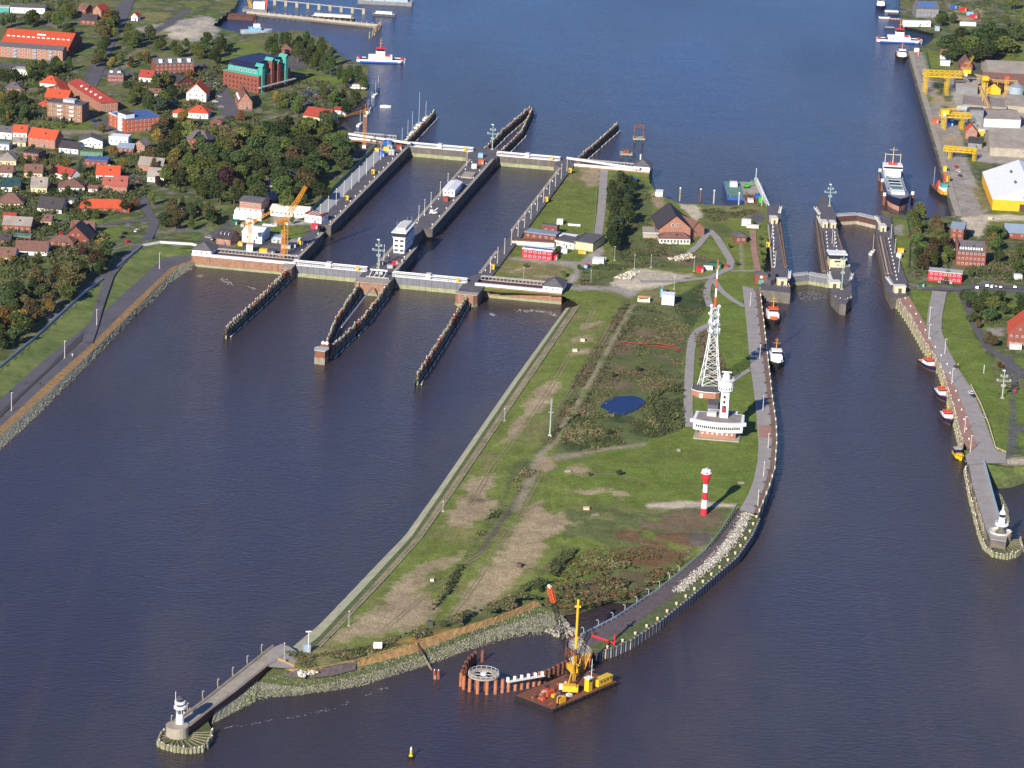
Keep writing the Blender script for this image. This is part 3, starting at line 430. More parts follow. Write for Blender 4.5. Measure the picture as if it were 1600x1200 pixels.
town_cov = [('asphalt', [(150, 75), (185, 0), (200, 0), (165, 75), (150, 110), (135, 160), (148, 190), (160, 205), (140, 205), (120, 165), (125, 130)], 1), ('asphalt', [(165, 105), (245, 110), (320, 95), (365, 100), (365, 108), (240, 122), (160, 116)], 1), ('asphalt', [(325, 120), (350, 120), (372, 175), (360, 185), (335, 160)], 1),
 ('concrete', [(205, 40), (330, 20), (345, 40), (330, 60), (290, 62), (250, 52), (215, 45)], 4), ('sand', [(260, 40), (330, 28), (330, 58), (300, 62), (262, 56)], 6, .6), ('dry', [(220, 15), (270, 15), (260, 30), (225, 30)], 2), ('dry', [(235, 42), (270, 46), (250, 55), (230, 50)], 2), ('grass', [(285, 0), (330, 0), (310, 8), (290, 8)], 2), ('asphalt', [(260, 30), (290, 8), (300, 10), (272, 35), (240, 50), (232, 46)], 1), ('grass', [(330, 65), (400, 60), (420, 80), (380, 92), (330, 95)], 3, .7), ('asphalt', [(360, 92), (470, 82), (480, 100), (440, 110), (365, 115)], 2), ('lawn', [(475, 105), (545, 118), (540, 130), (480, 122)], 3),
 ('lawn', [(344, 128), (352, 128), (375, 172), (368, 175)], .6), ('garden', [(0, 180), (300, 180), (300, 330), (0, 420)], 4), ('lawn', [(55, 245), (105, 245), (100, 260), (60, 258)], 3), ('lawn', [(120, 260), (150, 262), (148, 275), (120, 270)], 3), ('lawn', [(110, 330), (180, 335), (180, 345), (100, 345)], 3, .6), ('lawn', [(160, 350), (205, 352), (185, 372), (165, 365)], 2), ('lawn', [(135, 375), (172, 372), (160, 395), (140, 392)], 2), ('lawn', [(125, 400), (140, 398), (142, 410), (120, 408)], 2), ('lawn', [(0, 415), (25, 410), (20, 425), (0, 430)], 2), ('dirt', [(30, 195), (65, 185), (75, 200), (40, 210)], 3), ('lawn', [(62, 185), (140, 190), (140, 197), (75, 198)], 2), ('asphalt', [(140, 180), (170, 182), (205, 205), (195, 208), (150, 195)], 1), ('track', [(95, 198), (180, 200), (180, 205), (95, 206)], 1),
 ('asphalt', [(260, 298), (320, 302), (320, 312), (260, 310)], 1), ('lawn', [(295, 300), (330, 303), (330, 312), (298, 312)], 1.5), ('garden', [(225, 290), (330, 220), (480, 180), (530, 230), (540, 280), (480, 300), (370, 320), (330, 370), (290, 360)], 4), ('lawn', [(498, 282), (540, 285), (520, 305), (500, 305)], 2, 1, 6), ('lawn', [(372, 348), (400, 340), (470, 355), (482, 362), (465, 372), (380, 360)], 1, 1, 7), ('grass', [(330, 350), (358, 340), (340, 358), (320, 362)], 2, 1, 6), ('asphalt', [(310, 375), (370, 338), (375, 345), (345, 368), (330, 382)], 1, 1, 7), ('asphalt', [(335, 385), (365, 368), (480, 376), (495, 372), (468, 405), (430, 402)], 2, .9, 7), ('gravel', [(440, 372), (490, 372), (480, 378), (440, 378)], 1, 1, 7), ('concrete', [(420, 340), (500, 335), (505, 350), (430, 352)], 2, 1, 7), ('asphalt', [(548, 240), (590, 218), (620, 222), (600, 240), (540, 290)], 2, 1, 7), ('lawn', [(205, 390), (245, 380), (240, 384), (222, 386), (200, 398)], 1, 1, 6), ('asphalt', [(120, 418), (250, 372), (330, 375), (310, 384), (230, 380)], 1, .4, 5), ('asphalt', [(480, 195), (540, 190), (545, 200), (520, 215), (485, 205)], 2), ('asphalt', [(430, 140), (550, 140), (545, 165), (480, 165), (430, 155)], 3, .6), ('asphalt', [(0, 95), (60, 98), (58, 108), (0, 104)], 1), ('track', [(40, 98), (62, 99), (62, 104), (40, 104)], 1)]
land('town_ground', town_w, 2.0, 'garden', town_cov, h_town)
loft('dike_grass', [WL(dike_top, 7), WL(dike_grass, 4.6)], mat('dike_turf', (.10, .16, .034), var=.3, scale=.09, col2=(.15, .18, .05), bump=.3), 70, 4, .03)
loft('promenade', [WL(dike_grass, 4.6), WL(dike_asph, 3.8)], 'asphalt', 70, 2)
sheet('dark_cobble_strip', [p for p in WL([(-5, 650), (0, 643), (70, 580), (120, 527), (132, 518), (128, 532), (90, 566), (40, 612), (0, 652)], 4.45)], 'asphalt_dark')
loft('lichen_band', [WL(dike_asph, 3.8), WL(dike_or, 2.9)], 'lichen', 70, 2, .05)
loft('stone_shore', [WL(dike_or, 2.9), WL(dike_wat, -.6)], 'stone_grey', 90, 6, .12)
ribbon('dike_ramp', [TT(218, 384) + Vector((0, 0, .3)), W(190, 408, 7.3), W(172, 430, 7.3), W(163, 455, 6.6), W(153, 485, 5.6), W(146, 512, 4.8), W(138, 535, 4.5)], 5, 'asphalt')
M['whitewall'] = mat('whitewall', (.55, .57, .60), var=.12)
def flood_wall(pl, label):
    P = WL(pl, 7); t = thing('flood_wall', label, 'wall', P[0]); b = MB()
    for a, c in zip(P[:-1], P[1:]):
        d = (c - a).normalized(); n = Vector((-d.y, d.x, 0)) * .22; a0, c0 = a - P[0], c - P[0]
        b.add([a0 - n, c0 - n, c0 + n, a0 + n] + [q + Vector((0, 0, 1.25)) for q in (a0 - n, c0 - n, c0 + n, a0 + n)], [(0, 1, 5, 4), (1, 2, 6, 5), (2, 3, 7, 6), (3, 0, 4, 7), (4, 5, 6, 7)])
    b.build('wall_panel', 'whitewall', t); b = MB(); b.tube([p - P[0] + Vector((0, 0, 1.3)) for p in P], .28, 4); b.build('coping', 'lightgrey', t)
flood_wall(wall_a, 'long pale blue flood wall on the dike crest below the brown trees'); flood_wall(wall_b, 'curved white flood wall ending at the lock gate pocket')
for pl, w in [([(222, 386), (235, 366), (242, 348), (236, 340), (225, 318), (215, 290), (206, 272)], 6), ([(160, 352), (200, 347), (222, 345), (240, 340)], 4.5), ([(35, 375), (70, 365), (95, 352), (110, 342)], 4.5), ([(182, 420), (150, 440), (120, 462)], 4), ([(120, 165), (135, 150), (150, 118), (160, 90), (175, 60), (195, 20), (205, -10)], 9), ([(148, 118), (200, 116), (245, 112), (310, 103), (365, 104)], 6), ([(328, 118), (345, 140), (365, 182)], 12)]:
    ribbon('town_road', [TT(u, v) + Vector((0, 0, .3)) for u, v in pl], w, 'asphalt')
# ---------------------------------------------------------------- right bank
def h_right(x, y): return np.full(x.shape, 6.0) + .25 * (fbm(x, y, 30, 4) - .5)
TR = lambda u, v: W(u, v, 6.1)
right_quay = [(1419, 80), (1442, 160), (1466, 240), (1484, 310), (1493, 338)]
right_edge = [(1394, 468), (1420, 506), (1446, 552), (1470, 588), (1492, 660), (1504, 710)]
RE0 = WL(right_edge, 0); right_top = [px((p.x + .6, p.y, 6.36)) for p in RE0]
right_px = [(1404, -60), (1408, 0), (1410, 40), (1460, 52), (1462, 60), (1450, 70)] + right_quay + [(1460, 342), (1396, 336), (1380, 330), (1410, 462)] + [(u + 4, v) for u, v in right_top] + [(1512, 722), (1538, 722), (1575, 728), (1650, 722), (1760, 640), (1760, -60)]
right_cov = [('gravel', [(1420, 80), (1445, 82), (1450, 110), (1480, 180), (1500, 200), (1515, 260), (1545, 330), (1530, 340), (1494, 338), (1466, 240)], 1), ('dirt', [(1445, 120), (1480, 130), (1500, 170), (1510, 250), (1480, 240), (1462, 190)], 4, .5), ('grass', [(1440, 80), (1470, 80), (1480, 105), (1450, 108)], 2), ('grass', [(1444, 145), (1458, 150), (1460, 170), (1448, 165)], 2, .7), ('concrete', [(1475, 120), (1700, 120), (1700, 260), (1530, 255), (1505, 200)], 3), ('grass', [(1525, 210), (1545, 212), (1545, 228), (1525, 225)], 2), ('asphalt', [(1500, 90), (1560, 85), (1560, 110), (1520, 112)], 2), ('grass', [(1560, 95), (1600, 55), (1700, 60), (1700, 100), (1570, 98)], 2), ('grass', [(1590, 10), (1700, 10), (1700, 40), (1595, 40)], 2), ('dirt', [(1480, 5), (1540, 15), (1535, 35), (1480, 30)], 3, .6), ('asphalt', [(1580, 42), (1700, 42), (1700, 50), (1580, 50)], 1),
 ('dry', [(1520, 290), (1540, 300), (1545, 325), (1535, 330), (1525, 310)], 2, .7), ('sand', [(1500, 340), (1545, 335), (1700, 338), (1700, 342), (1540, 352), (1530, 375), (1510, 355)], 2), ('grass', [(1545, 328), (1700, 332), (1700, 338), (1550, 335)], 1), ('grass', [(1545, 345), (1600, 345), (1600, 356), (1545, 352)], 1.5), ('grass', [(1394, 340), (1425, 345), (1422, 370), (1420, 420), (1412, 440), (1400, 380)], 1), ('gravel', [(1398, 350), (1412, 352), (1410, 370), (1395, 365)], 2), ('lawn', [(1420, 452), (1464, 455), (1450, 510), (1440, 505)], 1), ('lawn', [(1478, 462), (1500, 455), (1520, 520), (1545, 560), (1560, 610), (1565, 720), (1556, 700), (1540, 660), (1510, 600), (1480, 560), (1468, 525), (1472, 490)], 1), ('garden', [(1500, 405), (1700, 380), (1700, 440), (1510, 450)], 2), ('lawn', [(1490, 455), (1520, 450), (1600, 460), (1600, 500), (1530, 520)], 2, .6), ('asphalt', [(1500, 448), (1545, 445), (1600, 448), (1600, 462), (1540, 455), (1505, 455)], 1), ('gravel', [(1540, 512), (1570, 513), (1570, 526), (1545, 522)], 1), ('lawn', [(1586, 560), (1700, 560), (1700, 600), (1600, 580), (1586, 566)], 1), ('lawn', [(1562, 575), (1580, 600), (1580, 660), (1576, 700), (1566, 715)], 1), ('lawn', [(1586, 610), (1700, 600), (1700, 660), (1590, 664)], 1), ('lawn', [(1585, 675), (1700, 670), (1700, 705), (1590, 698)], 1), ('asphalt', [(1562, 560), (1575, 552), (1600, 580), (1640, 610), (1640, 620), (1594, 586), (1586, 600), (1586, 665), (1640, 668), (1640, 676), (1592, 672), (1580, 716), (1574, 716), (1580, 640), (1580, 590)], 1), ('sand', [(1575, 718), (1650, 712), (1650, 724), (1560, 726)], 1)]
land('right_bank_ground', WL(right_px, 6), 1.8, 'garden', right_cov, h_right)
loft('right_quay_paving', [WL([(1420, 462), (1446, 506), (1463, 545), (1492, 590), (1519, 655), (1530, 714)], 6.36), [Vector((p.x, p.y, 6.36)) for p in RE0]], 'paving_red', 50, 1)
ribbon('right_quay_road', WL([(1468, 455), (1461, 490), (1459, 515), (1470, 545), (1488, 580), (1508, 610), (1524, 650), (1538, 690), (1548, 718)], 6.42), 9, 'path_grey')
sheet('right_quay_apron', WL([(1508, 712), (1530, 695), (1545, 690), (1558, 704), (1572, 708), (1572, 724), (1538, 724), (1512, 726)], 6.45), 'path_grey')
ribbon('right_bank_road', WL([(1440, 450), (1490, 452), (1530, 446), (1560, 447), (1640, 452)], 6.4), 7, 'asphalt')
ribbon('right_bank_road', WL([(1500, 455), (1512, 480), (1525, 512), (1545, 545), (1570, 560), (1590, 580), (1640, 600)], 6.4), 5, 'asphalt')
loft('right_quay_wall', [WL(right_quay, 6.3), [Vector((p.x, p.y, -3)) for p in WL(right_quay, 6.3)]], 'concrete_dark', 40, 2)
ribbon('right_quay_coping', [p + Vector((2.2, 0, .25)) for p in WL(right_quay, 6.2)], 4.4, 'concrete')
loft('right_shore_slope', [WL([(1494, 338), (1460, 342), (1396, 336), (1384, 330)], 6), WL([(1490, 352), (1460, 358), (1400, 352), (1388, 346)], -.5)], 'stone_green', 30, 2)
loft('beach_slope', [WL([(1534, 724), (1560, 728), (1600, 726), (1660, 720)], 6), WL([(1545, 745), (1575, 748), (1600, 742), (1660, 732)], 3.2)], MATS['dike_turf'], 30, 3, .1)
loft('beach_grass', [WL([(1545, 745), (1575, 748), (1600, 742), (1660, 732)], 3.2), WL([(1552, 766), (1580, 764), (1600, 756), (1660, 744)], -.4)], 'stone_green', 30, 3, .1)
loft('north_island_shore', [WL([(1204, 322), (1140, 324), (1060, 320), (1030, 306), (1016, 292), (1010, 270)], 6), [Vector((p.x + 2, p.y + 5, -.5)) for p in WL([(1204, 322), (1140, 324), (1060, 320), (1030, 306), (1016, 292), (1010, 270)], 6)]], 'stone_grey', 40, 2)
# ================================================================ generic pieces
def plain(name, b, m, label, cat, loc=(0, 0, 0), rz=0, group=None, smooth=False): return tag(b.build(name, m, None, loc, rz, smooth), label, cat, group)
_win = {}
def window(parent, x, y, z, w, h, rz=0.0, frame='white', name='window'):
    if frame not in _win:
        b = MB(); b.box(-.5, -.07, -.5, .5, .05, .5, 0); b.box(-.4, -.10, -.42, -.03, 0, .42, 1); b.box(.03, -.10, -.42, .4, 0, .42, 1); _win[frame] = b.mesh('window', [frame, 'glass'])
    o = link(name, _win[frame], parent, (x, y, z), rz); o.scale = (w, 1, h); return o
def windows(parent, x0, x1, y, zs, n, w, h, rz=0.0, frame='white', org=(0, 0)):
    c, s = math.cos(rz), math.sin(rz)
    for z in zs:
        for i in range(n):
            x = x0 + (x1 - x0) * (i + .5) / n; window(parent, org[0] + x * c - y * s, org[1] + x * s + y * c, z, w, h, rz, frame)
def lamp_proto(hgt, arms):
    b = MB(); b.cyl((0, 0, 0), (0, 0, hgt), .18, .12, 6); pole = b.mesh('pole', 'offwhite'); b = MB()
    for a in arms: b.bar((0, 0, hgt), (a * .7, 0, hgt + .1), .1); b.cbox(a * .8, 0, hgt + .05, .6, .25, .15)
    b.cbox(0, 0, hgt - .1, .35, .35, .4); head = b.mesh('lamp_head', 'white'); b = MB(); b.cbox(0, 0, 0, .8, .8, .4); foot = b.mesh('base', 'concrete'); return pole, head, foot
_lp = {}
def lamp(p, hgt, label, group, rz=0.0, arms=(), name='lamp_post'):
    k = (round(hgt), arms)
    if k not in _lp: _lp[k] = lamp_proto(hgt, arms)
    t = thing(name, label, 'lamp post', p, rz, group); a, h, f = _lp[k]; link('pole', a, t); link('lamp_head', h, t); link('base', f, t); return t
b = MB(); b.lathe([(.34, 0), (.3, .2), (.26, .45), (.48, .6), (.48, .85), (.2, .95)], 8); _boll = b.mesh('mooring_bollard', 'white', True)
b = MB(); b.lathe([(.36, 0), (.32, .2), (.28, .45), (.48, .6), (.48, .8), (.2, .9)], 8); _boll2 = b.mesh('mooring_bollard', 'darkgrey', True)
def bollards(pts, step, label, group, dark=False, start=3):
    for p, h in along(pts, step, start): tag(link('mooring_bollard', _boll2 if dark else _boll, None, p, h), label, 'bollard', group)
def cabinet(p, rz, label, m='yellow', s=(2.2, 1.6, 2.8)):
    t = thing('quay_cabinet', label, 'cabinet', p, rz); b = MB(); b.cbox(0, 0, .3, *s); b.build('body', m, t); b = MB(); b.cbox(0, 0, .3 + s[2], s[0] + .3, s[1] + .3, .2); b.build('roof', m, t)
    b = MB(); b.cbox(-s[0] * .2, -s[1] / 2 - .03, .5, s[0] * .4, .06, s[2] * .75); b.build('door', 'darkgrey', t); b = MB(); b.cbox(0, 0, 0, s[0] - .3, s[1] - .2, .3); b.build('plinth', 'darkgrey', t); return t
def handrail(name, pts, h, label, m='white', step=3.0, post=.07, parent=None, dz=0.0):
    P = [Vector(p) for p in pts]; o = P[0].copy(); t = parent or thing(name, label, 'railing', o)
    if parent: o = Vector((0, 0, 0))
    b = MB()
    for k in (1.0, .55): b.tube([p - o + Vector((0, 0, h * k + dz)) for p in P], post, 4)
    b.build('rail', m, t); b = MB()
    for p, _ in along(P, step): b.cyl(p - o + Vector((0, 0, dz)), p - o + Vector((0, 0, h + dz)), post, n=4)
    q = b.build('posts', m, t); q['kind'] = 'stuff'; return t
def container(p, rz, label, m, s=(6, 2.5, 2.6), group=None, name='container'):
    t = thing(name, label, 'container', p, rz, group); b = MB(); b.cbox(0, 0, .1, *s); 
    for i in range(int(s[0] / .8)): b.cbox(-s[0] / 2 + .4 + i * .8, -s[1] / 2 - .03, .25, .3, .08, s[2] - .3)
    b.build('body', m, t); b = MB(); b.cbox(s[0] * .3, -s[1] / 2 - .06, .2, .9, .08, 2.0); b.build('door', 'lightgrey', t); return t
# ================================================================ the great sea locks
def Lp(pl): return [(p.x, p.y) for p in (Lk(s, t) for s, t in pl)]
def lock_wall(label, poly, edges, deck='asphalt'):
    t = thing('lock_wall', label, 'quay wall'); b = MB(); b.prism(Lp(poly), -4, 6.9); b.build('wall', 'concrete_dark', t)
    b = MB(); b.prism(Lp(poly), 6.903, ZL); b.build('deck', deck, t)
    for e in edges:
        P = [Lk(s, q, ZL) for s, q in e]; b = MB()
        for a, c in zip(P[:-1], P[1:]):
            d = (c - a).normalized(); n = Vector((-d.y, d.x, 0)) * 1.05; b.add([a - n, c - n, c + n, a + n] + [q + Vector((0, 0, .28)) for q in (a - n, c - n, c + n, a + n)], [(0, 1, 5, 4), (1, 2, 6, 5), (2, 3, 7, 6), (3, 0, 4, 7), (4, 5, 6, 7)])
        b.build('coping', 'concrete', t)
    return t
lwl = lock_wall('long quay wall on the town side of the great lock, by the green fence', [(-12, 8), (-2.2, 8), (-2.2, 82), (-8, 84), (-8, 100), (-2.2, 102), (-1.5, 330), (0, 332), (0, 346), (-14, 346), (-14, 330)], [[(-2.9, 14), (-2.9, 82)], [(-2.9, 102), (-2.2, 328)]])
lwm = lock_wall('narrow middle pier between the two great lock chambers', [(43.2, -14), (64.3, -19), (64.3, 6), (62.3, 20), (62.3, 72), (56.5, 74), (56.5, 114), (62.3, 116), (63.8, 318), (65.3, 322), (65.3, 340), (60, 348), (50, 348), (43.2, 344), (43.2, 318), (47.3, 310), (47.3, 120), (51.5, 118), (51.5, 76), (47.3, 74), (47.3, 20), (43.2, 8)], [[(48, 20), (48, 74)], [(48, 120), (48, 310)], [(61.6, 6), (61.6, 72)], [(61.6, 116), (63.1, 316)]])
lwr = lock_wall('quay wall on the island side of the great lock, beside the lawn', [(107.4, -24), (121, -24), (121, 330), (107.2, 338), (107.2, 316), (112.2, 310), (111.6, 130), (114, 128), (114, 80), (112, 76), (112, 20), (107.4, 10)], [[(112.8, 22), (112.8, 76)], [(112.4, 130), (113, 308)]])
M['sloped_paving'] = mat('sloped_paving', (.36, .38, .39), var=.12)
loft('paved_slope', [[Lk(-12, 104, 6.9), Lk(-12, 318, 6.9)], [Lk(-21, 108, 8.2), Lk(-21, 316, 8.2)]], 'sloped_paving', 40, 1)
loft('fence_bank', [[Lk(-21, 108, 8.2), Lk(-21, 316, 8.2)], [Lk(-27, 108, 6.6), Lk(-27, 316, 6.6)]], 'stone_green', 40, 1)
def lock_gate(s0, s1, t0, label, back=False):
    o = Lk(s0, t0); t = thing('lock_gate', label, 'lock gate', o, LROT); w = s1 - s0; D = 7.5; b = MB(); b.box(0, .35, -3, w, D, 6.8); b.build('gate_body', 'gate_grey', t); n = 11; pw = w / n
    pm = MB().box(.06, 0, 2.7, pw - .06, .36, 6.85).mesh('gate_panel', 'concrete_dark' if back else 'gate_grey'); lm = MB().box(.05, -.25, -3, pw - .05, .36, 2.6).mesh('lower_panel', 'algae')
    for i in range(n): link('gate_panel', pm, t, (i * pw, 0, 0)); link('lower_panel', lm, t, (i * pw, 0, 0))
    b = MB(); b.box(-1, .6, 6.85, w + 1, D - .4, 7.1); b.build('walkway_deck', 'lightgrey', t)
    for y in (1.0, 4.2):
        b = MB(); n2 = 26; h = 2.2
        b.box(-2, y - .12, 7.1 + h, w + 2, y + .12, 7.4 + h); b.box(-2, y - .1, 7.1, w + 2, y + .1, 7.35)
        for i in range(n2 + 1):
            x = -2 + (w + 4) * i / n2; b.bar((x, y, 7.1), (x, y, 7.3 + h), .16)
            if i < n2: x2 = -2 + (w + 4) * (i + 1) / n2; b.bar((x, y, 7.1), (x2, y, 7.3 + h), .14)
        b.build('walkway_truss', 'white', t)
    b = MB(); b.box(-2, 1.0, 9.2, w + 2, 4.2, 9.3); b.build('walkway_roof', 'lightgrey', t)
    b = MB(); b.cbox(w * .48, 2.6, 7.1, 3.2, 4.4, 3.4); b.build('drive_housing', 'offwhite', t); b = MB(); b.cbox(w - 3.5, 1.2, 7.1, 1.6, 1.6, 2.6); b.build('signal_cabinet', 'ochre', t); return t
lock_gate(.15, 43.05, 0, 'seaward rolling gate of the lock chamber nearest the town'); lock_gate(64.45, 107.25, -4.5, 'seaward rolling gate of the lock chamber nearest the island')
lock_gate(.15, 43.05, 332, 'canal-side rolling gate of the lock chamber nearest the town', True); lock_gate(65.45, 107.05, 327, 'canal-side rolling gate of the lock chamber nearest the island', True)
def pocket(s0, s1, t0, t1, label, house_end, pier=None):
    o = Lk(s0, t0); t = thing('gate_pocket', label, 'lock building', o, LROT); w, d = s1 - s0, t1 - t0; b = MB(); b.box(0, 0, 1.6, w, d, 7.0); b.build('brick_wall', 'brick_brown', t); b = MB(); b.box(-.15, -.25, -3, w + .15, d + .2, 1.55); b.build('tidal_band', 'algae', t)
    b = MB(); b.box(0, -.2, 7.0, w, 2.2, 8.3); b.build('front_parapet', 'white', t); b = MB(); b.box(2, 2.3, 7.003, w - 2, d * .62, 7.3); b.build('gate_slot_cover', 'rust_dark', t)
    b = MB(); y = d * .7; b.box(1, y, 7.0, w - 1, y + .25, 7.3); b.box(1, y, 9.0, w - 1, y + .25, 9.3); b.box(1, y + 2.2, 9.0, w - 1, y + 2.45, 9.3)
    n = int(w / 2.4)
    for i in range(n + 1): x = 1 + (w - 2) * i / n; b.bar((x, y + .1, 7.2), (x, y + .1, 9.2), .2); b.bar((x, y + 2.3, 7), (x, y + 2.3, 9.2), .2); b.bar((x, y + .1, 9.15), (x, y + 2.3, 9.15), .18)
    b.build('crane_rail_trestle', 'lightgrey', t)
    hx = 0 if house_end < 0 else w - 12; b = MB(); b.box(hx, 1.5, 7.0, hx + 12, d - 1, 10.2); hs = b.build('winch_house', 'white', t); b = MB(); b.hip(hx, 1.5, hx + 12, d - 1, 10.2, 14.2, .5); b.build('hip_roof', 'roof_grey', hs)
    for i in range(3): window(hs, hx + 2.5 + i * 3.4, 1.45, 8.8, 1.2, 1.3)
    for i in range(6): b = MB(); b.box(w * i / 6 + .1, -.35, 1.55, w * i / 6 + .45, 0, 7.0); b.build('pilaster', 'brick_brown', t)
    return t
pocket(-67, -.5, 1.5, 18, 'brick gate pocket with white parapet beside the flood wall and tower cranes', -1)
pocket(115, 169, -6, 13, 'brick gate pocket with white parapet and grey hipped house at the island bank', 1)
pocket(-60, -14.2, 339, 356, 'distant gate pocket with pale walkway beside the moored yachts', -1)
pocket(121.2, 175, 318, 334, 'distant gate pocket at the canal end beside the long dark hedge', 1)
def pier_head(s0, s1, t0, t1, label):
    o = Lk(s0, t0); t = thing('brick_pier', label, 'pier', o, LROT); w, d = s1 - s0, t1 - t0; b = MB(); b.prism([(0, d), (w * .0, 3), (2, 0), (w - 2, 0), (w, 3), (w, d)], 1.8, 7.4); b.build('brick_body', 'brick_brown', t); b = MB(); b.prism([(-.2, d), (-.2, 2.9), (1.9, -.25), (w - 1.9, -.25), (w + .2, 2.9), (w + .2, d)], -3, 1.75); b.build('tidal_band', 'algae', t); b = MB(); b.box(-.2, 1, 7.4, w + .2, d, 7.75); b.build('cap_slab', 'concrete', t); return t
pier_head(-7, -.1, -11.5, 1.4, 'brick pier head where the first timber jetty meets the lock'); pier_head(43.3, 64.2, -26, -14.2, 'brick pier head between the two seaward gates'); pier_head(107.5, 121, -31, -24.2, 'brick pier head at the seaward end of the island lock wall')
# guide jetties ------------------------------------------------------
_pm = {}
def pile_mesh(k, h):
    key = (k, h)
    if key not in _pm:
        b = MB(); r = .62 if k < 9 else .5; lean = [0, .25, -.2][k % 3]; m = ['timber', 'timber', 'timber_red', 'timber', 'timber_dark', 'timber'][k % 6]; b.cyl((0, 0, -3), (lean, lean * .5, h), r * 1.05, r * .9, 6, 0); b.cyl((lean, lean * .5, h), (lean, lean * .5, h + .5), r * .55, r * .3, 6, 1); b.cyl((.02, 0, -.6), (.05, .02, 1.9), r * 1.12, r * 1.1, 6, 2); _pm[key] = b.mesh('pile', [m, 'offwhite' if k % 3 else 'timber', 'algae'])
    return _pm[key]
def jetty(label, lines, h, step, fender_side=None, head=False, rows=1):
    o = lines[0][0].copy(); o.z = 0; t = thing('timber_jetty', label, 'jetty', o); j = 0
    for L_ in lines:
        P = [Vector((p.x, p.y, 0)) - o for p in L_]
        for p, hd in along(P, step * .72):
            n = Vector((-math.sin(hd), math.cos(hd), 0))
            for r in range(rows): link('pile', pile_mesh(random.randrange(6), round(h + random.choice((-.4, 0, .5)), 1)), t, p + n * (.55 - r * 1.2) + Vector((random.uniform(-.3, .3), random.uniform(-.3, .3), 0)), random.uniform(0, 6))
        for z in (h * .3, h * .78):
            b = MB()
            for a, c in zip(P[:-1], P[1:]): b.cyl(a + Vector((0, 0, z)), c + Vector((0, 0, z)), .42, n=4)
            b.build('waling_beam', 'timber_dark', t)
        b = MB()
        for a, c in zip(P[:-1], P[1:]): 
            d = (c - a).normalized(); n = Vector((-d.y, d.x, 0)); q = [a + n * .9, c + n * .9, c - n * .9, a - n * .9]; b.add([v_ + Vector((0, 0, h * .44)) for v_ in q] + [v_ + Vector((0, 0, h * .48)) for v_ in q], [(0, 1, 2, 3), (4, 5, 6, 7), (0, 1, 5, 4), (1, 2, 6, 5), (2, 3, 7, 6), (3, 0, 4, 7)])
        b.build('catwalk', 'timber_dark', t); b = MB()
        for a, c in zip(P[:-1], P[1:]):
            d = (c - a).normalized(); n = Vector((d.y, -d.x, 0)) * .35; b.add([a + Vector((0, 0, -2)), c + Vector((0, 0, -2)), c + Vector((0, 0, h * .42)), a + Vector((0, 0, h * .42)), a + n + Vector((0, 0, -2)), c + n + Vector((0, 0, -2)), c + n + Vector((0, 0, h * .42)), a + n + Vector((0, 0, h * .42))], [(0, 1, 2, 3), (7, 6, 5, 4), (3, 2, 6, 7)])
        b.build('planking', 'timber_dark', t)
        if fender_side:
            b = MB()
            for a, c in zip(P[:-1], P[1:]):
                d = (c - a).normalized(); n = Vector((d.y, -d.x, 0)) * fender_side; L2 = (c - a).length; k = 0
                while k < L2 - 6: b.cyl(a + d * k + n * 2.4 + Vector((0, 0, .3)), a + d * min(k + 9, L2) + n * (2.4 + random.uniform(0, .6)) + Vector((0, 0, .3)), .38, n=5); k += 12
            q = b.build('floating_fenders', 'offwhite', t); q['kind'] = 'stuff'
    return t
def Lz(*a): return [Lk(s, q) for s, q in a]
jetty('short timber jetty with white piles nearest the town dike', [Lz((-3, -12), (-4, -80), (-6, -142))], 7.2, 5.6, -1)
jetty('double timber jetty with a rusty steel head between the seaward gates', [Lz((46, -27), (50, -100), (57.5, -160)), Lz((63, -27), (65, -90), (61, -160))], 7.2, 4.6, -1)
jetty('timber jetty running seaward from the island pier head', [Lz((114, -31), (117, -110), (119, -194))], 7.4, 5.2, -1)
jetty('timber jetty with moored yachts at the far town side', [Lz((-8, 357), (-9, 461))], 5.5, 5, 1); jetty('double rusty timber jetty at the canal end of the middle pier', [Lz((50, 348), (52, 420), (57, 498)), Lz((63, 348), (65, 420), (59, 498))], 5.5, 5, 1); jetty('far timber jetty beside the canal-side pocket of the island', [Lz((119, 346), (124, 410), (129, 471))], 5.5, 5, 1)
t = thing('jetty_head', 'rust-stained sheet pile head with grey cap at the double jetty tip', 'pile head', Lk(58.5, -168), LROT); b = MB(); b.prism([(-3, -4), (3, -4.5), (4, 0), (3, 3), (-3, 3), (-4, 0)], -3, 8); b.build('steel_box', 'rust', t); MB().prism([(-3.1, -4.1), (3.1, -4.6), (4.1, 0), (3.1, 3.1), (-3.1, 3.1), (-4.1, 0)], -3, 4).build('lower_box', 'timber', t)
b = MB(); b.prism([(-3.3, -4.4), (3.3, -4.9), (4.3, 0), (3.3, 3.3), (-3.3, 3.3), (-4.3, 0)], 8, 8.4); b.build('cap', 'lightgrey', t); b = MB(); b.box(-2, 4, 6, 3, 9, 9.2); b.build('equipment_hut', 'rust', t)
b = MB(); b.lathe([(1.0, 9.2), (1.2, 9.8), (.6, 10.7), (.1, 11)], 8, c=(-.6, 6)); b.lathe([(1.0, 9.2), (1.2, 9.8), (.6, 10.7), (.1, 11)], 8, c=(1.6, 6)); q = b.build('lamp_globes', 'white', t); q['kind'] = 'stuff'
plain('gangway', MB().cyl((0, 0, 6.6), tuple(Lk(58, -118, 6.6) - Lk(56, -30, 0)), .5, n=4), 'lightgrey', 'long pale gangway beam lying inside the double jetty', 'gangway', Lk(56, -30, 0))
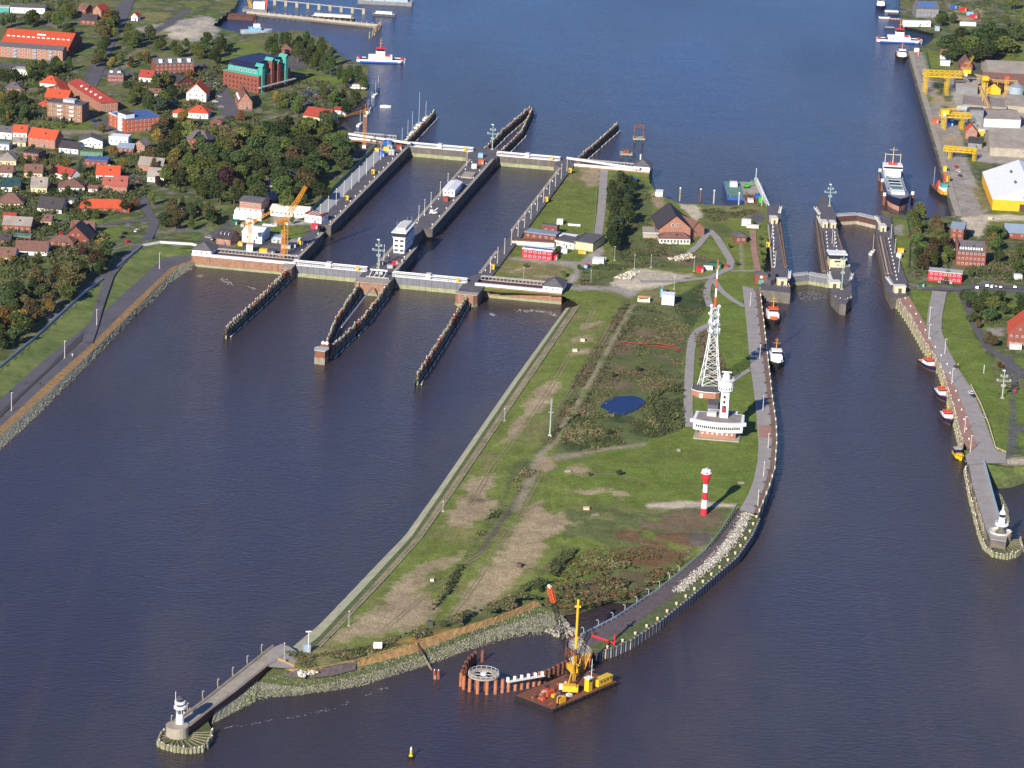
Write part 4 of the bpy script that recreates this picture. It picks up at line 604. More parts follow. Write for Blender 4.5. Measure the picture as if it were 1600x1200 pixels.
# control tower --------------------------------------------------------
t = thing('control_tower', 'white five-storey lock control tower on the middle pier', 'tower', Lk(54.6, 50, ZL), LROT)
b = MB(); b.box(-3.4, 0, 0, 3.4, 26, 3.0); b.box(-3.7, -.3, 3.0, 3.7, 28, 10.6); bodyo = b.build('body', 'white', t); b = MB(); b.box(-4.0, -1.0, 10.6, 4.0, 24, 13.4); b.build('control_room', 'glass', t)
b = MB(); b.box(-4.8, -1.9, 13.4, 4.8, 26, 13.9); b.box(-4.3, -1.3, 10.4, 4.3, 26, 10.7); rf = b.build('roof', 'white', t); b = MB(); b.box(-2.8, 4, 13.9, 2.8, 24, 15.4); b.build('penthouse', 'offwhite', rf)
for z in (1.8, 4.9, 8.2):
    for x in (-1.8, 1.8): window(bodyo, x, -.36 if z > 3 else -.06, z, 2.4, 1.4, 0, 'grey')
windows(bodyo, 2, 26, -3.72, (4.9, 8.2), 7, 2, 1.5, math.pi / 2)
for i, (x, y) in enumerate(((-3, 6), (0, 22), (3, 22), (2, 10))): b = MB(); b.cyl((x, y, 13.8), (x, y, 19 - i % 2), .09, n=4); b.build('antenna', 'lightgrey', rf)
# signal masts ---------------------------------------------------------
def signal_mast(p, h, label, rz=0.0, m='pole_green'):
    t = thing('signal_mast', label, 'mast', p, rz); b = MB(); b.cyl((0, 0, 0), (0, 0, h), .38, .2, 6); b.build('pole', m, t)
    for k, wd_ in ((.62, 8), (.78, 4), (.42, 2.4)):
        b = MB(); b.box(-wd_ / 2, -.5, h * k, wd_ / 2, .5, h * k + .22); b.bar((-wd_ / 2, -.5, h * k + 1), (wd_ / 2, -.5, h * k + 1), .1)
        for x in np.linspace(-wd_ / 2, wd_ / 2, 5): b.bar((x, -.5, h * k), (x, -.5, h * k + 1), .1)
        pf = b.build('platform', m, t)
        for x in (-wd_ / 2 + .4, wd_ / 2 - .4): b = MB(); b.lathe([(.3, 0), (.55, .3), (.55, .8), (.2, 1.1)], 6); b.build('signal_lamp', 'lightgrey', pf, (x, 0, h * k + .3))
    b = MB(); b.box(-1.2, -.4, h, .4, .4, h + .5); b.build('top_lamp', 'white', t); b = MB(); b.cbox(0, 0, 0, 2, 2, .6); b.build('base', 'concrete', t); return t
signal_mast(Lk(50, 12, ZL), 18, 'pale green signal mast at the seaward end of the middle pier', LROT); signal_mast(Lk(57, 345, ZL), 18, 'pale green signal mast at the canal end of the middle pier', LROT)
signal_mast(W(1296, 322, ZL), 15, 'pale signal mast on the rounded tip of the small lock pier'); signal_mast(W(1315, 452, ZL), 24, 'tall pale mast at the seaward tip of the small lock pier')
# lamps, bollards, cabinets on the great lock ---------------------------
for p, h in along([Lk(-11.5, 110, ZL), Lk(-11.5, 318, ZL)], 22): lamp(p, 11, 'slim white lamp post on the town-side lock quay below the green fence', 'lamp posts along the town-side lock quay', LROT)
for p, h in along([Lk(118.5, 25, ZL), Lk(119, 312, ZL)], 23): lamp(p, 10, 'slim white lamp post along the island-side lock quay', 'lamp posts along the island-side lock quay', LROT)
for q in (18, 30, 132, 150, 170, 200, 225, 290): lamp(Lk(49.5, q, ZL), 10, 'slim white lamp post on the middle lock pier', 'lamp posts on the middle lock pier', LROT)
bollards([Lk(-4.6, 18, ZL + .0), Lk(-4.6, 82, ZL), ], 14, 'white mooring bollard on the town-side lock quay', 'white bollards of the town-side lock quay'); bollards([Lk(-4.4, 106, ZL), Lk(-4, 325, ZL)], 14, 'white mooring bollard on the town-side lock quay', 'white bollards of the town-side lock quay')
for s_ in (50, 60.2): bollards([Lk(s_, 22, ZL), Lk(s_, 72, ZL)], 16, 'white mooring bollard on the middle lock pier', 'white bollards of the middle lock pier'); bollards([Lk(s_, 122, ZL), Lk(s_ + 1, 310, ZL)], 22, 'white mooring bollard on the middle lock pier', 'white bollards of the middle lock pier')
bollards([Lk(114.8, 25, ZL), Lk(114.8, 74, ZL)], 16, 'white mooring bollard on the island-side lock quay', 'white bollards of the island-side lock quay'); bollards([Lk(114.6, 132, ZL), Lk(115, 308, ZL)], 22, 'white mooring bollard on the island-side lock quay', 'white bollards of the island-side lock quay')
for (u, v), lb in (((583, 272), 'yellow cabinet on the town-side lock quay, nearest the canal'), ((542, 313), 'yellow cabinet halfway along the town-side lock quay'), ((468, 383), 'yellow cabinet beside the big orange tower crane'), ((854, 315), 'yellow cabinet at the lawn edge of the island-side lock quay'), ((770, 421), 'yellow cabinet near the seaward end of the island lock wall'), ((891, 270), 'yellow cabinet at the canal end of the island lock wall'), ((1200, 386), 'yellow cabinet beside the left quay of the small lock')): cabinet(W(u, v, ZL), LROT, lb)
# green fence
t = thing('green_fence', 'long dark green fence above the paved slope of the lock quay', 'fence', Lk(-21.5, 108, 8.1), math.atan2(_ax.y, _ax.x)); b = MB(); b.box(0, -.1, .2, 208, .1, 2.6); b.build('fence_panel', 'green_paint', t)
fp = MB().box(-.12, -.2, 0, .12, .2, 2.9).mesh('post', 'green_paint')
for i in range(27): link('post', fp, t, (i * 8, 0, 0))
# goods on the middle pier and the town side
container(Lk(56, 190, ZL), LROT + 1.57, 'dark red container in front of the long white shed', 'deck_red', (5, 3, 2.6))
t = thing('pier_shed', 'long white shed with pale roof on the middle lock pier', 'shed', Lk(55, 212, ZL), LROT); b = MB(); b.box(-4, -10, 0, 4, 14, 4.6); w_ = b.build('wall', 'white', t); b = MB(); b.gable(-4, -10, 4, 14, 4.6, 5.8, 'y', .5); b.build('roof', 'white', t); windows(w_, -3.6, 3.6, -10.04, (2.6,), 3, 1.3, 1.5)
t = thing('mobile_hoist', 'small white hoist machine on the middle lock pier', 'machine', Lk(55, 152, ZL), LROT + .6); b = MB(); b.cbox(0, 0, .5, 5, 2, 1.2); b.build('chassis', 'offwhite', t); b = MB(); b.cbox(-1.2, 0, 1.7, 1.6, 1.8, 1.6); b.build('cab', 'white', t); b = MB(); b.bar((0, 0, 1.8), (3.2, 0, 4.2), .4); b.build('boom', 'white', t)
wm = MB().cyl((0, -.2, 0), (0, .2, 0), .5, n=8).mesh('wheel', 'rubber')
for x in (-1.8, 1.8):
    for y in (-1, 1): link('wheel', wm, t, (x, y, .5))
for i, (s_, q, m, lb) in enumerate([(56, 285, 'offwhite', 'small white hut near the canal end of the middle pier'), (58, 300, 'orange_red', 'orange equipment box near the canal end of the middle pier'), (54, 318, 'lightblue', 'pale blue cover near the canal-side gates'), (-6, 322, 'deck_red', 'dark red box at the canal end of the town-side quay'), (-12, 318, 'steel_blue', 'pale blue tank at the canal end of the town-side quay')]): container(Lk(s_, q, ZL), LROT, lb, m, (3.6, 3, 3.2), name='equipment_box')
plain('grey_slab', MB().box(-4, -6, 0, 4, 10, .8), 'concrete', 'flat pale concrete slab on the middle pier behind the white shed', 'slab', Lk(56, 262, ZL), LROT)
t = thing('winch_frame', 'white winch frame with slanted legs at the seaward middle pier head', 'winch', Lk(53, -10, ZL), LROT); b = MB()
for x in (-4, -1, 2, 5): b.bar((x, 0, 0), (x + 1, 6, 3.2), .5)
b.build('leg_frame', 'offwhite', t); b = MB(); b.box(-4.5, 5.5, 3, 6.5, 7, 3.6); b.build('beam', 'white', t); b = MB(); b.cbox(1, 10, 0, 4, 4, 2.4); b.build('housing', 'lightgrey', t); handrail('', [(-5, -2, 0), (9, -2, 0)], 1.1, '', 'white', 2, .1, parent=t)
for i, (s_, q, m) in enumerate([(50, 20, 'navy'), (57, 14, 'lightgrey'), (58, 24, 'red'), (60, 30, 'darkgrey')]): container(Lk(s_, q, ZL), LROT + .3, ['dark blue', 'light grey', 'red', 'dark grey'][i] + ' machine box by the foot of the seaward signal mast', m, (3.4, 2.2, 2), name='machine_box')
# ================================================================ the small locks
def polyz(pl, z): return [(p.x, p.y) for p in WL(pl, z)]
SLW = dict(a=[(1198, 322), (1218, 318), (1221, 342), (1229, 416), (1234, 430), (1235, 458), (1184, 452), (1192, 440), (1207, 420), (1200, 352)], b=[(1284, 304), (1292, 308), (1302, 326), (1306, 336), (1310, 364), (1318, 392), (1330, 426), (1331, 460), (1322, 476), (1312, 474), (1299, 460), (1296, 432), (1287, 426), (1277, 360), (1274, 322)], c=[(1369, 336), (1392, 338), (1400, 392), (1418, 440), (1418, 462), (1394, 466), (1384, 448), (1382, 432), (1369, 368)])
for k, lb in (('a', 'asphalt-topped quay of the small lock on the island side'), ('b', 'boat-shaped middle pier of the small lock with rounded tip'), ('c', 'asphalt-topped quay of the small lock beside the red office')):
    t = thing('small_lock_wall', lb, 'quay wall'); P = polyz(SLW[k], ZL); MB().prism(P, -4, 6.9).build('wall', 'concrete_dark', t); MB().prism(P, 6.903, ZL).build('deck', 'asphalt', t)
    for e in dict(a=[[(1214, 345), (1227, 418)], [(1219, 345), (1229, 416)], [(1201, 352), (1207, 418)]], b=[[(1279, 362), (1289, 424)], [(1284, 362), (1294, 424)], [(1309, 366), (1317, 392)], [(1276, 345), (1286, 424)]], c=[[(1371, 370), (1384, 428)], [(1376, 370), (1388, 428)], [(1381, 370), (1394, 428)]])[k]:
        b = MB(); b.tube([p + Vector((0, 0, .2)) for p in WL(e, ZL)], .7, 4); b.build('timber_rubbing_strip', 'quay_brown' if random.random() < .6 else 'concrete', t)
def mitre_gate(pl, ph, label, mats):
    a, m_, c = W(*pl[0], 0), W(*pl[1], 0), W(*pl[2], 0); o = a.copy(); t = thing('mitre_gate', label, 'lock gate', o)
    for p, q in ((a, m_), (m_, c)):
        d = q - p; L_ = d.length; rz = heading(p, q); n = 5; pm = MB().box(.08, 0, -3, L_ / n - .08, 1.2, 6.2).mesh('leaf_panel', mats[0]); bm_ = MB().box(.06, -.25, -3, L_ / n - .06, 0, 2.2).mesh('lower_panel', mats[1])
        for i in range(n): w_ = p - o + d * (i / n); link('leaf_panel', pm, t, w_, rz); link('lower_panel', bm_, t, w_, rz)
        b = MB(); b.box(0, -.6, 6.25, L_, 1.8, 6.5); w1 = b.build('walkway', 'lightgrey', t, p - o, rz); b = MB()
        for y in (-.6, 1.8):
            b.bar((0, y, 7.6), (L_, y, 7.6), .12)
            for i in range(9): b.bar((L_ * i / 8, y, 6.5), (L_ * i / 8, y, 7.6), .1)
        b.build('railing', 'white', w1)
mitre_gate([(1235, 447), (1263, 444), (1295, 450)], 6, 'dark mitre gate of the small lock, seaward end', ('gate_grey', 'algae')); mitre_gate([(1307, 352), (1338, 350), (1371, 358)], 6, 'rust-red mitre gate of the small lock, canal end', ('rust_dark', 'concrete'))
def lock_hut(u, v, w, d, h, label, m='beige_hut', rz=0.1, rm='offwhite', win=True):
    t = thing('lock_hut', label, 'hut', W(u, v, ZL), rz); b = MB(); b.box(-w / 2, 0, 0, w / 2, d, h); w_ = b.build('wall', m, t); b = MB(); b.box(-w / 2 - .3, -.3, h, w / 2 + .3, d + .3, h + .35); b.build('roof', rm, t)
    if win: b = MB(); b.box(-w * .15, -.06, 0, w * .15, 0, h * .75); b.build('door', 'darkgrey', t)
    return t
for u, v, w, d, h, lb in [(1210, 350, 4.5, 8, 3.4, 'beige machinery hut on the island-side small lock quay'), (1289, 356, 3.6, 8, 3.4, 'beige machinery hut on the small lock pier, beside the dark slot'), (1302, 357, 3.4, 8, 3.4, 'second beige machinery hut on the small lock pier'), (1380, 362, 4, 8, 3.4, 'beige machinery hut beside the canal-end gate of the small lock'), (1222, 446, 6, 4, 3.6, 'cream wall block with a black drain at the small lock corner'), (1304, 450, 7, 6, 3.4, 'cream block at the seaward end of the small lock pier'), (1406, 458, 7, 5, 4, 'grey shelter at the seaward end of the small lock near the lawn')]: lock_hut(u, v, w, d, h, lb)
t = thing('control_house', 'white-roofed control house on the small lock pier', 'control house', W(1308, 418, ZL), .08); b = MB(); b.box(-5, 0, 0, 5, 9, 5.5); w_ = b.build('wall', 'beige_hut', t); b = MB(); b.box(-5.2, 0, 5.5, 5.2, 8, 8.4); b.build('control_room', 'glass', t); b = MB(); b.box(-6, -1, 8.4, 6, 9.5, 8.9); b.build('roof', 'white', t); window(w_, 0, -.05, 4, 4, 1, 0, 'grey'); b = MB(); b.box(-4.6, 9, 0, 4.6, 20, 4.2); b.build('annex', 'darkgrey', t)
def gangplank(u, v, rz, label):
    t = thing('gangway_ramp', label, 'ramp', W(u, v, ZL), rz); b = MB(); b.add([(-.8, 0, .5), (.8, 0, .5), (.8, 9, 2.2), (-.8, 9, 2.2), (-.8, 0, .9), (.8, 0, .9), (.8, 9, 2.6), (-.8, 9, 2.6)], [(0, 3, 2, 1), (4, 5, 6, 7), (0, 1, 5, 4), (1, 2, 6, 5), (2, 3, 7, 6), (3, 0, 4, 7)]); b.build('deck', 'offwhite', t)
    for x in (-.8, .8): b = MB(); b.bar((x, 0, 1.8), (x, 9, 3.5), .16); b.bar((x, 0, .6), (x, 0, 1.8), .16); b.bar((x, 9, 2.2), (x, 9, 3.5), .16); b.build('handrail', 'white', t)
for u, v, r, lb in [(1218, 334, -.15, 'white ramp at the canal corner of the island-side small lock quay'), (1280, 336, .25, 'white ramp beside the signal mast on the small lock pier'), (1282, 350, .12, 'second white ramp beside the machinery huts on the small lock pier'), (1233, 436, -.1, 'white ramp by the seaward mitre gate, island side'), (1299, 440, .12, 'white ramp by the seaward mitre gate, pier side'), (1329, 440, -.2, 'white ramp on the open-water side of the small lock pier'), (1374, 350, .2, 'white ramp by the rust-red gate of the small lock'), (1393, 446, .25, 'white ramp at the seaward end of the small lock near the red office')]: gangplank(u, v, r, lb)
for pl in ([(1208, 354), (1210, 420)], [(1291, 362), (1298, 440)], [(1388, 372), (1402, 440)], [(1304, 362), (1308, 395)]): bollards(WL(pl, ZL), 9, 'white mooring bollard on the small lock quays', 'white bollards of the small lock')
for u, v in [(1206, 372), (1208, 392), (1211, 415), (1300, 380), (1303, 385), (1398, 395), (1404, 425), (1392, 372), (1190, 322)]: lamp(W(u, v, ZL), 9, 'slim white lamp post beside the small lock chamber', 'lamp posts of the small lock', 1.5)
# brick hut and slab roof at the corner of the island
t = thing('brick_gatehouse', 'narrow brick tower hut with round clock face by the small lock', 'gatehouse', W(1189, 444, ZI), .05); b = MB(); b.box(-4, 0, 0, 4, 6, 6.2); b.build('wall', 'brick', t); b = MB(); b.hip(-4, 0, 4, 6, 6.2, 7.4); b.build('roof', 'roof_grey', t); b = MB(); b.cyl((0, -.1, 4.6), (0, .05, 4.6), .9, n=12); b.build('clock_face', 'white', t); b = MB(); b.box(-1.6, -.08, 0, 1.6, .1, 2.6); b.build('door', 'turquoise', t)
plain('slab_roof', MB().prism(polyz([(1197, 432), (1211, 432), (1211, 443), (1204, 447), (1194, 441)], ZL), ZL + .01, ZL + 3.2), 'roof_grey', 'five-sided flat grey roofed bunker at the small lock corner', 'bunker')
t = thing('fender_frame', 'rust and concrete fender frame where the small lock meets the tug berth', 'fender', W(1186, 458, 0), .02); b = MB(); b.box(0, 0, 4.5, 17, 5, 7); b.build('concrete_beam', 'concrete', t); b = MB(); b.box(0, -.4, 5.6, 17, 0, 7.3); b.build('rust_plate', 'rust', t)
for i in range(9): link('pile', pile_mesh([2, 2, 0, 4][i % 4], 6.8 + i % 3 * .5), t, (14.5 + (i % 3) * 1.6, -2 - (i // 3) * 3.2, 0), i)
t = thing('pier_fender', 'weathered timber fender cone at the seaward tip of the small lock pier', 'fender', W(1316, 484, 0), 0)
for i in range(13): a = math.pi * (1.0 + i / 12); link('pile', pile_mesh([2, 0, 5, 2, 0][i % 5], 6.2 + (i % 3) * .6), t, (5.5 * math.cos(a) + random.uniform(-.3, .3), 8 + 9 * math.sin(a), 0), i)
plain('floating_fender', MB().cyl((0, 0, .3), (9, -12, .3), .5, n=5), 'offwhite', 'white floating boom by the seaward tip of the small lock pier', 'boom', W(1300, 472, 0))
# ================================================================ buildings: one maker for all houses
def house(name, label, cat, p0, p1, depth, h, roof, rh, wm, rm, win=(3, 1), side=1, chim=0, ov=.4, frame='white', loc=None, winh=1.3, winw=1.3, doors=True, flip=False):
    """p0, p1: the two ends of the front wall on the ground (world points); depth in metres goes away from the viewer."""
    a, c = Vector(p0), Vector(p1); w = (c - a).length; rz = heading(a, c); o = (a + c) / 2; t = thing(name, label, cat, o, rz); x0, x1 = -w / 2, w / 2; b = MB(); b.box(x0, 0, -1, x1, depth, h)
    if roof == 'gx': b.add([(x0, 0, h), (x1, 0, h), (x1, depth, h), (x0, depth, h), (x0, depth / 2, h + rh), (x1, depth / 2, h + rh)], [(0, 4, 3), (1, 2, 5)])
    if roof == 'gy': b.add([(x0, 0, h), (x1, 0, h), (x1, depth, h), (x0, depth, h), (0, 0, h + rh), (0, depth, h + rh)], [(0, 1, 4), (2, 3, 5)])
    wo = b.build('wall', wm, t); b = MB()
    if roof == 'gx': b.gable(x0, 0, x1, depth, h, h + rh, 'x', ov)
    elif roof == 'gy': b.gable(x0, 0, x1, depth, h, h + rh, 'y', ov)
    elif roof == 'h': b.hip(x0, 0, x1, depth, h, h + rh, ov + .1)
    else: b.box(x0 - .2, -.2, h, x1 + .2, depth + .2, h + .3); b.box(x0 - .2, -.2, h + .3, x1 + .2, .15, h + .7); b.box(x1 - .15, .15, h + .3, x1 + .2, depth, h + .7); b.box(x0 - .2, .15, h + .3, x0 + .15, depth, h + .7)
    ro = b.build('roof', rm, t)
    n, fl = win; fh = h / max(fl, 1)
    if n: windows(wo, x0 + .4, x1 - .4, -.04, [fh * (k + .55) for k in range(fl)], n, winw, winh, 0, frame)
    if roof == 'gy' and n and rh > 2.5: windows(wo, -w * .2, w * .2, -.04, [h + rh * .3], 2, 1.0, 1.1, 0, frame)
    if side and n: windows(wo, 1, depth - 1, -x1 - .04, [fh * (k + .55) for k in range(fl)], max(2, int(depth / 4)), winw * .9, winh, math.pi / 2, frame)
    for i in range(chim):
        b = MB(); cx = x0 + w * (.3 + .4 * i); cy = depth * .5; b.box(cx - .4, cy - .4, h + rh * .5, cx + .4, cy + .4, h + rh + 1.2); b.build('chimney', 'brick_dark', ro)
    if doors and n: b = MB(); b.box(w * .08, -.07, 0, w * .08 + 1.1, .05, 2.1); b.build('door', 'darkgrey', t)
    if roof in ('gx', 'h') and rh > 2.2 and n and name != 'bungalow': 
        b = MB(); k = .45; sl = rh / (depth / 2); b.add([(x0 + w * .55, depth * .5 * k - .1, h + rh * k + .22), (x0 + w * .55 + 1.3, depth * .5 * k - .1, h + rh * k + .22), (x0 + w * .55 + 1.3, depth * .5 * k + 1.0, h + rh * k + .22 + sl * 1.1), (x0 + w * .55, depth * .5 * k + 1.0, h + rh * k + .22 + sl * 1.1)], [(0, 1, 2, 3)]); b.build('skylight', 'glass', ro)
    return t, wo, ro
# ================================================================ radio mast
t = thing('radio_mast', 'tall white lattice radio mast with red and white pole on top', 'radio mast', W(1109, 609, ZI), .12); prof = [(0, 6.2), (4, 5.4), (9, 4.6), (14, 3.9), (19, 3.3), (24, 2.8), (29, 2.3), (34, 2.0), (38, 1.9), (43, 1.9), (48, 1.8)]
for c_ in range(4):
    b = MB(); sx, sy = ((1, 1), (1, -1), (-1, -1), (-1, 1))[c_]
    for (z0, r0), (z1, r1) in zip(prof[:-1], prof[1:]): b.bar((sx * r0, sy * r0, z0), (sx * r1, sy * r1, z1), .4)
    b.build('leg', 'white', t)
b = MB()
for (z0, r0), (z1, r1) in zip(prof[:-1], prof[1:]):
    c0 = [(r0, r0, z0), (r0, -r0, z0), (-r0, -r0, z0), (-r0, r0, z0)]; c1 = [(r1, r1, z1), (r1, -r1, z1), (-r1, -r1, z1), (-r1, r1, z1)]
    for j in range(4): b.bar(c1[j], c1[(j + 1) % 4], .2); b.bar(c0[j], c1[(j + 1) % 4], .17); b.bar(c0[(j + 1) % 4], c1[j], .17)
q = b.build('bracing', 'white', t); q['kind'] = 'stuff'
for z, r in ((33.5, 3.0), (38, 2.9), (43, 2.6), (47.5, 2.3)):
    b = MB(); b.box(-r, -r, z, r, r, z + .25); pf = b.build('platform', 'steel_blue', t); b = MB()
    for x in np.linspace(-r, r, 5):
        for y in (-r, r): b.bar((x, y, z), (x, y, z + 1.2), .1); b.bar((y, x, z), (y, x, z + 1.2), .1)
    for y in (-r, r): b.bar((-r, y, z + 1.2), (r, y, z + 1.2), .12); b.bar((y, -r, z + 1.2), (y, r, z + 1.2), .12)
    b.build('railing', 'white', pf)
    for k in range(3): b = MB(); a = k * 2.1 + z; b.cyl((r * math.cos(a), r * math.sin(a) - .3, z + 1.8), (r * math.cos(a) * 1.2, r * math.sin(a) * 1.2 - .8, z + 1.8), .9, .75, 10); b.build('dish_antenna', 'white', pf)
for i, (z0, z1, m) in enumerate([(48, 54, 'orange_red'), (54, 59, 'white'), (59, 64.5, 'orange_red'), (64.5, 70, 'white'), (70, 75, 'orange_red')]): MB().cyl((0, 0, z0), (0, 0, z1), .62 - .06 * i, .6 - .07 * i, 8).build('pole_band', m, t)
t = thing('mast_building', 'low curved brick building with flat roof at the foot of the radio mast', 'building', W(1101, 622, ZI), -.1)
b = MB(); pts = [(-7.5, 4), (-4.5, 1.2), (0, 0), (6, 0), (8, 2), (8, 12), (-7.5, 12)]; b.prism(pts, -.5, 3.6); b.build('wall', 'brick_pale', t); b = MB(); b.prism([(x * .93, y * .96 + .4) for x, y in pts], 3.6, 3.75); b.build('roof', 'roof_grey', t); b = MB(); b.prism([(x * 1.03, y - .2) for x, y in pts], 3.3, 3.6); b.build('fascia', 'white', t); b = MB(); b.box(-3, -.1, 0, -1.2, .4, 2.4); b.build('door', 'white', t)
# ================================================================ harbour control building
t = thing('harbour_control', 'white harbour control building with brick base and round lookout tower', 'control tower', W(1120, 686, ZI), -.13)
b = MB(); b.box(-12.5, -2.6, -.5, 12, 12, .5); b.build('terrace', 'concrete', t); b = MB(); b.prism([(-9.8, 1.5), (-6, .3), (0, 0), (6, .3), (9.8, 1.5), (9.8, 14), (-9.8, 14)], .5, 4.2); gf = b.build('ground_floor', 'brick_pale', t)
for i in range(7): b = MB(); b.cyl((-7.8 + i * 2.6, .25, 3.1), (-7.8 + i * 2.6, -.1, 3.1), .5, n=10); b.build('porthole', 'white', gf)
up = [(-13.2, 2), (-8, .2), (0, -.9), (8, .2), (13.2, 2), (13.2, 17), (-13.2, 17)]; b = MB(); b.prism(up, 4.2, 8.6); uf = b.build('upper_floor', 'white', t)
for i in range(22):
    x = -11.4 + i * 22.8 / 21; y = (-.9 + abs(x) * .1375) if abs(x) < 8 else .2 + (abs(x) - 8) * .346; rz_ = (math.atan(.1375) if abs(x) < 8 else math.atan(.346)) * (1 if x > 0 else -1); window(uf, x, y - .06, 6.7, .8, 1.5, rz_, 'darkgrey', 'window')
b = MB(); b.prism([(-15, 3.2), (-15, 1.4), (-8, -1.4), (0, -2.5), (8, -1.4), (15, 1.4), (15, 3.2), (13.6, 3.6), (13, 16.6), (9, 16.6), (9, 22), (-7, 22), (-7, 16.6), (-13, 16.6), (-13.6, 3.6)], 8.6, 10.2, 0, 0); b.build('roof_parapet', 'white', t)
b = MB(); b.prism([(-12, 2.6), (-7.4, .6), (0, -.4), (7.4, .6), (12, 2.6), (11.6, 15.4), (8, 15.4), (8, 20.6), (-6, 20.6), (-6, 15.4), (-11.6, 15.4)], 10.2, 10.26); b.build('roof_deck', 'roof_light', t); b = MB(); b.box(-6.6, 9, 10.27, -1.8, 13.5, 12.2)
for i in range(4): b.bar((-6.6 + i * 1.6, 8.9, 10.3), (-6.6 + i * 1.6, 8.9, 12.2), .2)
b.build('plant_box', 'offwhite', t)
b = MB(); b.box(.2, 8, 10.27, 4.6, 12.2, 27); sh = b.build('tower_shaft', 'white', t); b = MB(); b.box(1.2, 7.8, 13.5, 3.4, 8.02, 17.5); b.build('signal_panel', 'glass', sh); b = MB(); b.box(1.7, 7.7, 14.3, 2.9, 7.85, 16.6); b.build('red_signal', 'red', sh)
for z in (19, 22): b = MB(); b.box(1.6, 7.75, z, 2.8, 8.02, z + 1.6); b.build('window', 'glass', sh)
c_ = (2.4, 10); b = MB(); b.lathe([(3.0, 25.6), (4.1, 26.6), (4.1, 32), (3.8, 32.3)], 18, c=c_); cb = b.build('lookout_cabin', 'white', t, smooth=False)
for k in range(18): a = -math.pi / 2 + (k - 8.5) * .349; window(cb, c_[0] + 4.08 * math.cos(a), c_[1] + 4.08 * math.sin(a), 28.2, .85, 1.3, a + math.pi / 2, 'white')
b = MB(); b.lathe([(4.5, 32.3), (4.5, 32.6)], 18, c=c_); gl = b.build('gallery', 'offwhite', t); b = MB()
for k in range(18):
    a, a2 = k * .349, (k + 1) * .349; b.bar((c_[0] + 4.4 * math.cos(a), c_[1] + 4.4 * math.sin(a), 32.5), (c_[0] + 4.4 * math.cos(a), c_[1] + 4.4 * math.sin(a), 33.7), .1); b.bar((c_[0] + 4.4 * math.cos(a), c_[1] + 4.4 * math.sin(a), 33.7), (c_[0] + 4.4 * math.cos(a2), c_[1] + 4.4 * math.sin(a2), 33.7), .12)
b.build('railing', 'white', gl); b = MB(); b.lathe([(2.0, 32.6), (2.0, 35.2), (1.3, 36.6), (.6, 37)], 10, c=c_); b.build('radar_base', 'white', t); b = MB(); b.box(c_[0] - 2.6, 9.7, 37, c_[0] + 2.6, 10.3, 37.6); o_ = b.build('radar_bar', 'white', t)
t.scale = (1, 1, .93)
plain('link_block', MB().box(-3, 0, -.5, 3, 10, 3.4), 'roof_grey', 'low grey link block between the control building and the mast house', 'building', W(1113, 642, ZI), -.1)
# ================================================================ red and white beacon
t = thing('beacon_tower', 'red and white banded harbour beacon standing on the grass', 'lighthouse', W(1099.5, 804, ZI), .1)
for i, (z0, z1, m) in enumerate([(0, 3.6, 'red_paint'), (3.6, 8.0, 'white'), (8.0, 12.0, 'red_paint'), (12.0, 16.2, 'white')]): MB().lathe([(1.75 - .04 * z0, z0), (1.75 - .04 * z1, z1)], 16).build('tower_band', m, t, smooth=False)
MB().lathe([(1.12, 16.2), (1.2, 17), (2.3, 19.8), (2.5, 21.4), (2.35, 22)], 16).build('flared_top', 'red_paint', t); MB().lathe([(2.3, 21.6), (2.3, 23.6), (1.6, 23.9)], 16).build('lantern_room', 'white', t)
b = MB(); b.lathe([(2.7, 22.0), (2.7, 22.3)], 16); b.build('gallery', 'white', t); b = MB(); b.box(-.4, -2.42, 22.1, .4, -2.2, 23.0); b.build('lamp_window', 'glass', t); b = MB(); b.lathe([(.5, 23.9), (.5, 24.5), (.1, 25)], 8); b.cyl((.6, 0, 23.8), (.6, 0, 25.8), .06, n=4); b.build('vent', 'lightgrey', t)
# ================================================================ west mole with its lighthouse
ZM = 5.2
ml = [(426, 1010), (398, 1032), (360, 1062), (320, 1094), (290, 1116), (266, 1134)]; mr = [(288, 1141), (306, 1127), (324, 1112), (370, 1078), (416, 1041), (440, 1026)]
P = WL(ml + mr[:], ZM); t = thing('west_mole', 'long brick mole with pale deck reaching out to the white lighthouse', 'mole'); MB().prism([(p.x, p.y) for p in P], -3, ZM - .5).build('brick_body', 'brick_dark', t); MB().prism([(p.x, p.y) for p in P], ZM - .5, ZM).build('deck', 'concrete', t)
for e in (ml, mr): b = MB(); b.tube([p + Vector((0, 0, .35)) for p in WL(e, ZM)], .62, 4); b.build('parapet', 'concrete', t)
hc = W(277, 1136, ZM); b = MB(); b.lathe([(4.9, -3), (4.7, ZM - 1.6), (4.6, ZM)], 20); b.build('round_head', 'concrete', t, (hc.x, hc.y, 0)); b = MB(); b.lathe([(4.75, ZM - 1.8), (4.8, ZM + .9), (4.2, ZM + .95)], 20); b.build('head_parapet', 'concrete', t, (hc.x, hc.y, 0))
sheet('mole_apron', WL([(426, 1012), (440, 1006), (452, 1010), (470, 1022), (470, 1046), (420, 1042)], ZM + .06), 'path_grey')
